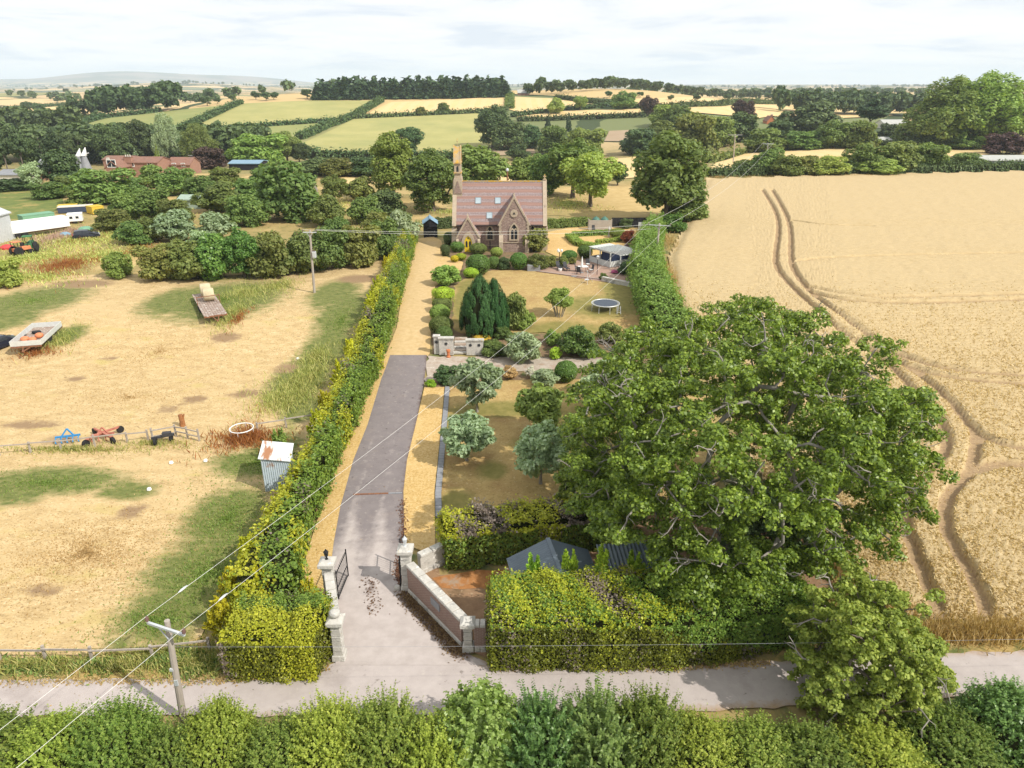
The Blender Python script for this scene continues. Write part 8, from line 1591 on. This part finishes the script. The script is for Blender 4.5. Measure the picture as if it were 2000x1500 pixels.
house('barn', 'low slate roofed barn at the left edge', 20, 356, 48, 344, 332, 7, M_cream, M_slate); house('barn', 'slate roofed building behind the dark tree', 88, 352, 28, 330, 312, 7, M_fbrick, M_slate, wins=((0.5, 2.0, 1.4, 1.6),))
house('barn', 'long barn with pale blue roof beyond the orchard', 478, 332, 60, 325, 314, 8, M_blackt, M_bluetin2); house('barn', 'low pale green shed between orchard trees', 384, 408, 66, 400, 386, 4, M_palegreen, M_palegreen)
def oast(label, px, base, rx_px, eave, top, lean):
    p = G(px, base); r = rx_px * mpp(p); ze = zat(p.y, eave) - p.z; zt = zat(p.y, top) - p.z; zc = ze + (zt - ze) * 0.62; e_ = empty('oast_kiln', p, 0, label, 'oast house')
    mb = MB(); mb.lathe([(r, -0.5), (r, ze)], 20); mb.build('wall', M_fbrick, e_); mb = MB(); mb.lathe([(r * 1.06, ze), (r * 0.42, zc)], 20); mb.build('roof', M_slate, e_)
    mb = MB(); w = r * 0.46; mb.add([(-w, -w, zc), (w, -w, zc), (w, w, zc), (-w, w, zc), (lean, 0.2, zt), (lean + 0.12, 0.35, zt)], [(0, 1, 4), (1, 2, 5, 4), (2, 3, 5), (3, 0, 4, 5), (0, 3, 2, 1)]); c = mb.build('cowl', M_white, e_); mb = MB(); mb.bar((0, 0, zc + 0.4), (w * 2.6, 0, zc + 0.7), 0.12, 0.2); mb.build('wind_vane', M_white, c)
oast('oast kiln with white cowl, the left of two', 163, 350, 9, 330, 290, 0.6); oast('oast kiln with white cowl, the right of two', 174, 350, 9, 330, 288, 0.6)
def box_vehicle(name, label, a, b, h_py, wdt, mat, wheels=True, cat='trailer', stripe=None, roofmat=None, bed=0.9, wins=0):
    """box body whose front lower edge runs from photo point a to b"""
    A, B = G(*a), G(*b); d = Vector((B.x - A.x, B.y - A.y, 0)); L_ = d.length; h = zat(A.y, h_py) - A.z; e_ = empty(name, A, math.atan2(d.y, d.x), label, cat)
    mb = MB(); mb.box((L_ / 2, wdt / 2, (h + bed) / 2), (L_, wdt, h - bed)); mb.build('body', mat, e_, bevel=0.05)
    mb = MB(); mb.box((L_ / 2, wdt / 2, h + 0.03), (L_ + 0.06, wdt + 0.06, 0.08)); mb.build('roof', roofmat or mat, e_)
    mb = MB(); mb.box((L_ / 2, wdt / 2, bed - 0.12), (L_ * 0.96, wdt * 0.7, 0.2)); mb.build('chassis', M_rust, e_)
    if wheels:
        for f in (0.12, 0.22, 0.32) if L_ > 8 else (0.5,):
            for y in (0.15, wdt - 0.15): wheel(e_, (L_ * f, y, 0.48), 0.48, 0.28, axis=(0, 1, 0))
    for k in range(wins):
        mb = MB(); mb.box((L_ * (k + 0.6) / (wins + 0.4), -0.015, h * 0.68), (L_ / (wins + 1) * 0.6, 0.03, h * 0.24)); mb.build('window', M_glass, e_)
    if stripe: mb = MB(); mb.box((L_ / 2, -0.012, h - 0.25), (L_, 0.024, 0.4)); mb.build('stripe', stripe, e_)
    return e_
box_vehicle('lorry_trailer', 'long white box trailer in the farmyard', (7, 470), (140, 451), 441, 2.6, M_white, bed=0.8)
box_vehicle('caravan', 'small white caravan behind the white trailer', (134, 438), (163, 436), 420, 2.2, M_white, wins=2, bed=0.4, cat='caravan')
box_vehicle('container', 'dark blue container with yellow ends beyond the farmyard', (114, 418), (182, 414), 406, 2.4, M_boxblue, wheels=False, stripe=None, roofmat=M_cream, bed=0.1, cat='container', wins=0)
box_vehicle('container', 'yellow container at the right of the blue one', (182, 420), (205, 417), 405, 2.6, M_boxyel, wheels=False, bed=0.1, cat='container'); box_vehicle('container', 'yellow topped container behind the blue one', (113, 412), (150, 410), 403, 2.4, M_boxyel, wheels=False, bed=0.1, cat='container')
box_vehicle('lorry_trailer', 'green tarpaulined trailer behind the white one', (48, 440), (110, 432), 423, 2.5, M_greentarp, bed=0.6)
box_vehicle('box_trailer', 'dirty pale box trailer below the farmhouse', (253, 372), (287, 366), 354, 2.4, M_cream, bed=0.4)
p = G(-6, 500); e_ = house('barn', 'grey metal building cut by the left edge', -100, 498, 58, 442, 428, 12, M_galv, M_galv, axis='y')
p = G(70, 360); box_vehicle('polytunnel', 'low cream tarpaulin heap beside the pale box trailer', (252, 384), (288, 376), 374, 1.4, M_cream, wheels=False, bed=0.05, cat='tarpaulin')
def tractor(label, px, py, mat, rz, s=1.0):
    p = G(px, py); e_ = empty('tractor', p, rz, label, 'tractor'); mb = MB(); mb.box((0, 0.9 * s, 1.05 * s), (0.7 * s, 1.6 * s, 0.6 * s), top=0.9); mb.build('bonnet', mat, e_, bevel=0.04)
    mb = MB(); mb.box((0, -0.5 * s, 0.95 * s), (0.9 * s, 1.1 * s, 0.5 * s)); mb.build('body', mat, e_)
    for x in (-0.5, 0.5):
        for y in (-0.95, 0.05): mb = MB(); mb.bar((x * s, y * s, 1.1 * s), (x * s * 0.9, y * s, 2.2 * s), 0.07); mb.build('cab_post', M_iron, e_)
    mb = MB(); mb.box((0, -0.45 * s, 2.25 * s), (1.15 * s, 1.25 * s, 0.1)); mb.build('cab_roof', mat, e_)
    mb = MB(); mb.tube([(0.2 * s, 1.2 * s, 1.3 * s), (0.2 * s, 1.2 * s, 2.0 * s)], 0.05, 6); mb.build('exhaust', M_iron, e_)
    for x in (-1, 1): wheel(e_, (x * 0.75 * s, -0.6 * s, 0.75 * s), 0.75 * s, 0.4 * s, hub=M_boxyel); wheel(e_, (x * 0.6 * s, 1.35 * s, 0.42 * s), 0.42 * s, 0.25 * s, hub=M_boxyel)
tractor('green tractor parked by the white trailer', 62, 492, plain('green_paint', (0.05, 0.16, 0.06)), 0.4, 1.1); tractor('small orange tractor left of the green one', 42, 498, M_orange, -0.5, 0.9)
p = G(14, 486); mb = MB(); mb.lathe([(0.9, 0), (0.95, 0.3), (0.5, 0.6), (0.05, 0.7)], 9); o = mb.build('tarpaulin', plain('red_tarp', (0.55, 0.06, 0.06))); o.location = p; tag(o, 'red tarpaulin heap beside the grey building', 'tarpaulin')
p = G(170, 466); hatchback('dark abandoned car half buried in weeds', (p.x, p.y, p.z), -1.0); p = G(168, 452); mb = MB(); mb.lathe([(1.2, 0), (1.3, 0.4), (0.7, 0.8), (0.05, 0.9)], 9); o = mb.build('tarpaulin', M_greentarp); o.location = p; tag(o, 'green tarpaulin heap behind the abandoned car', 'tarpaulin')
p = G(128, 462); mb = MB(); mb.lathe([(0.8, 0), (0.9, 0.4), (0.5, 0.7), (0.05, 0.75)], 9); o = mb.build('tarpaulin', M_bluetin2); o.location = p; tag(o, 'blue-grey sheeted heap in the weeds', 'tarpaulin')
# right-hand side
house('barn', 'dark barn with grey sheet roof at the right edge', 1968, 326, 120, 318, 304, 14, M_bluetin, M_asbestos, cat='barn'); house('barn', 'pale grey barn roofs left of the giant poplars', 1752, 252, 46, 246, 234, 16, M_cream, M_asbestos, cat='barn'); house('barn', 'small dark gabled barn under the giant poplars', 1795, 252, 20, 246, 237, 8, M_redtile, M_redtile, cat='barn')
house('barn', 'low grey sheds beside the thicket', 1722, 282, 40, 276, 268, 8, M_cream, M_asbestos, cat='barn'); house('cottage', 'cottage with an orange brick gable among the trees', 1506, 242, 16, 236, 227, 8, plain('orange_brick', (0.46, 0.17, 0.08)), M_redtile, axis='y', chim=((0.5, 1.0, 1.2, 224),), cat='house')
house('barn', 'low brown barn at the end of the conifer plantation', 1022, 186, 22, 182, 175, 16, M_redtile, M_asbestos, cat='barn')
box_vehicle('parked_van', 'white van left of the dark barn', (1880, 322), (1896, 322), 316, 2.0, M_white, bed=0.3, cat='van', wins=2); box_vehicle('caravan', 'pale caravan behind the wheat hedge', (1815, 318), (1838, 318), 309, 2.2, M_cream, bed=0.3, cat='caravan', wins=2); box_vehicle('parked_van', 'small white vehicle in the yard behind the wheat', (1776, 324), (1786, 324), 318, 1.8, M_white, bed=0.3, cat='van')

# ------------------------------------------------------------------ air between here and the hills
hz = MB(); hz.box((0, 8700, 115), (46000, 17650, 310)); 
mz = bpy.data.materials.new('haze'); mz.use_nodes = True; tz = mz.node_tree; tz.nodes.clear(); oz = tz.nodes.new('ShaderNodeOutputMaterial'); vz = tz.nodes.new('ShaderNodeVolumePrincipled')
vz.inputs['Color'].default_value = (0.74, 0.86, 1.0, 1); vz.inputs['Density'].default_value = 1e-4; vz.inputs['Anisotropy'].default_value = 0.0; tz.links.new(vz.outputs[0], oz.inputs['Volume'])
tag(hz.build('haze', mz), 'thin summer haze over the valley', 'haze', kind='stuff')
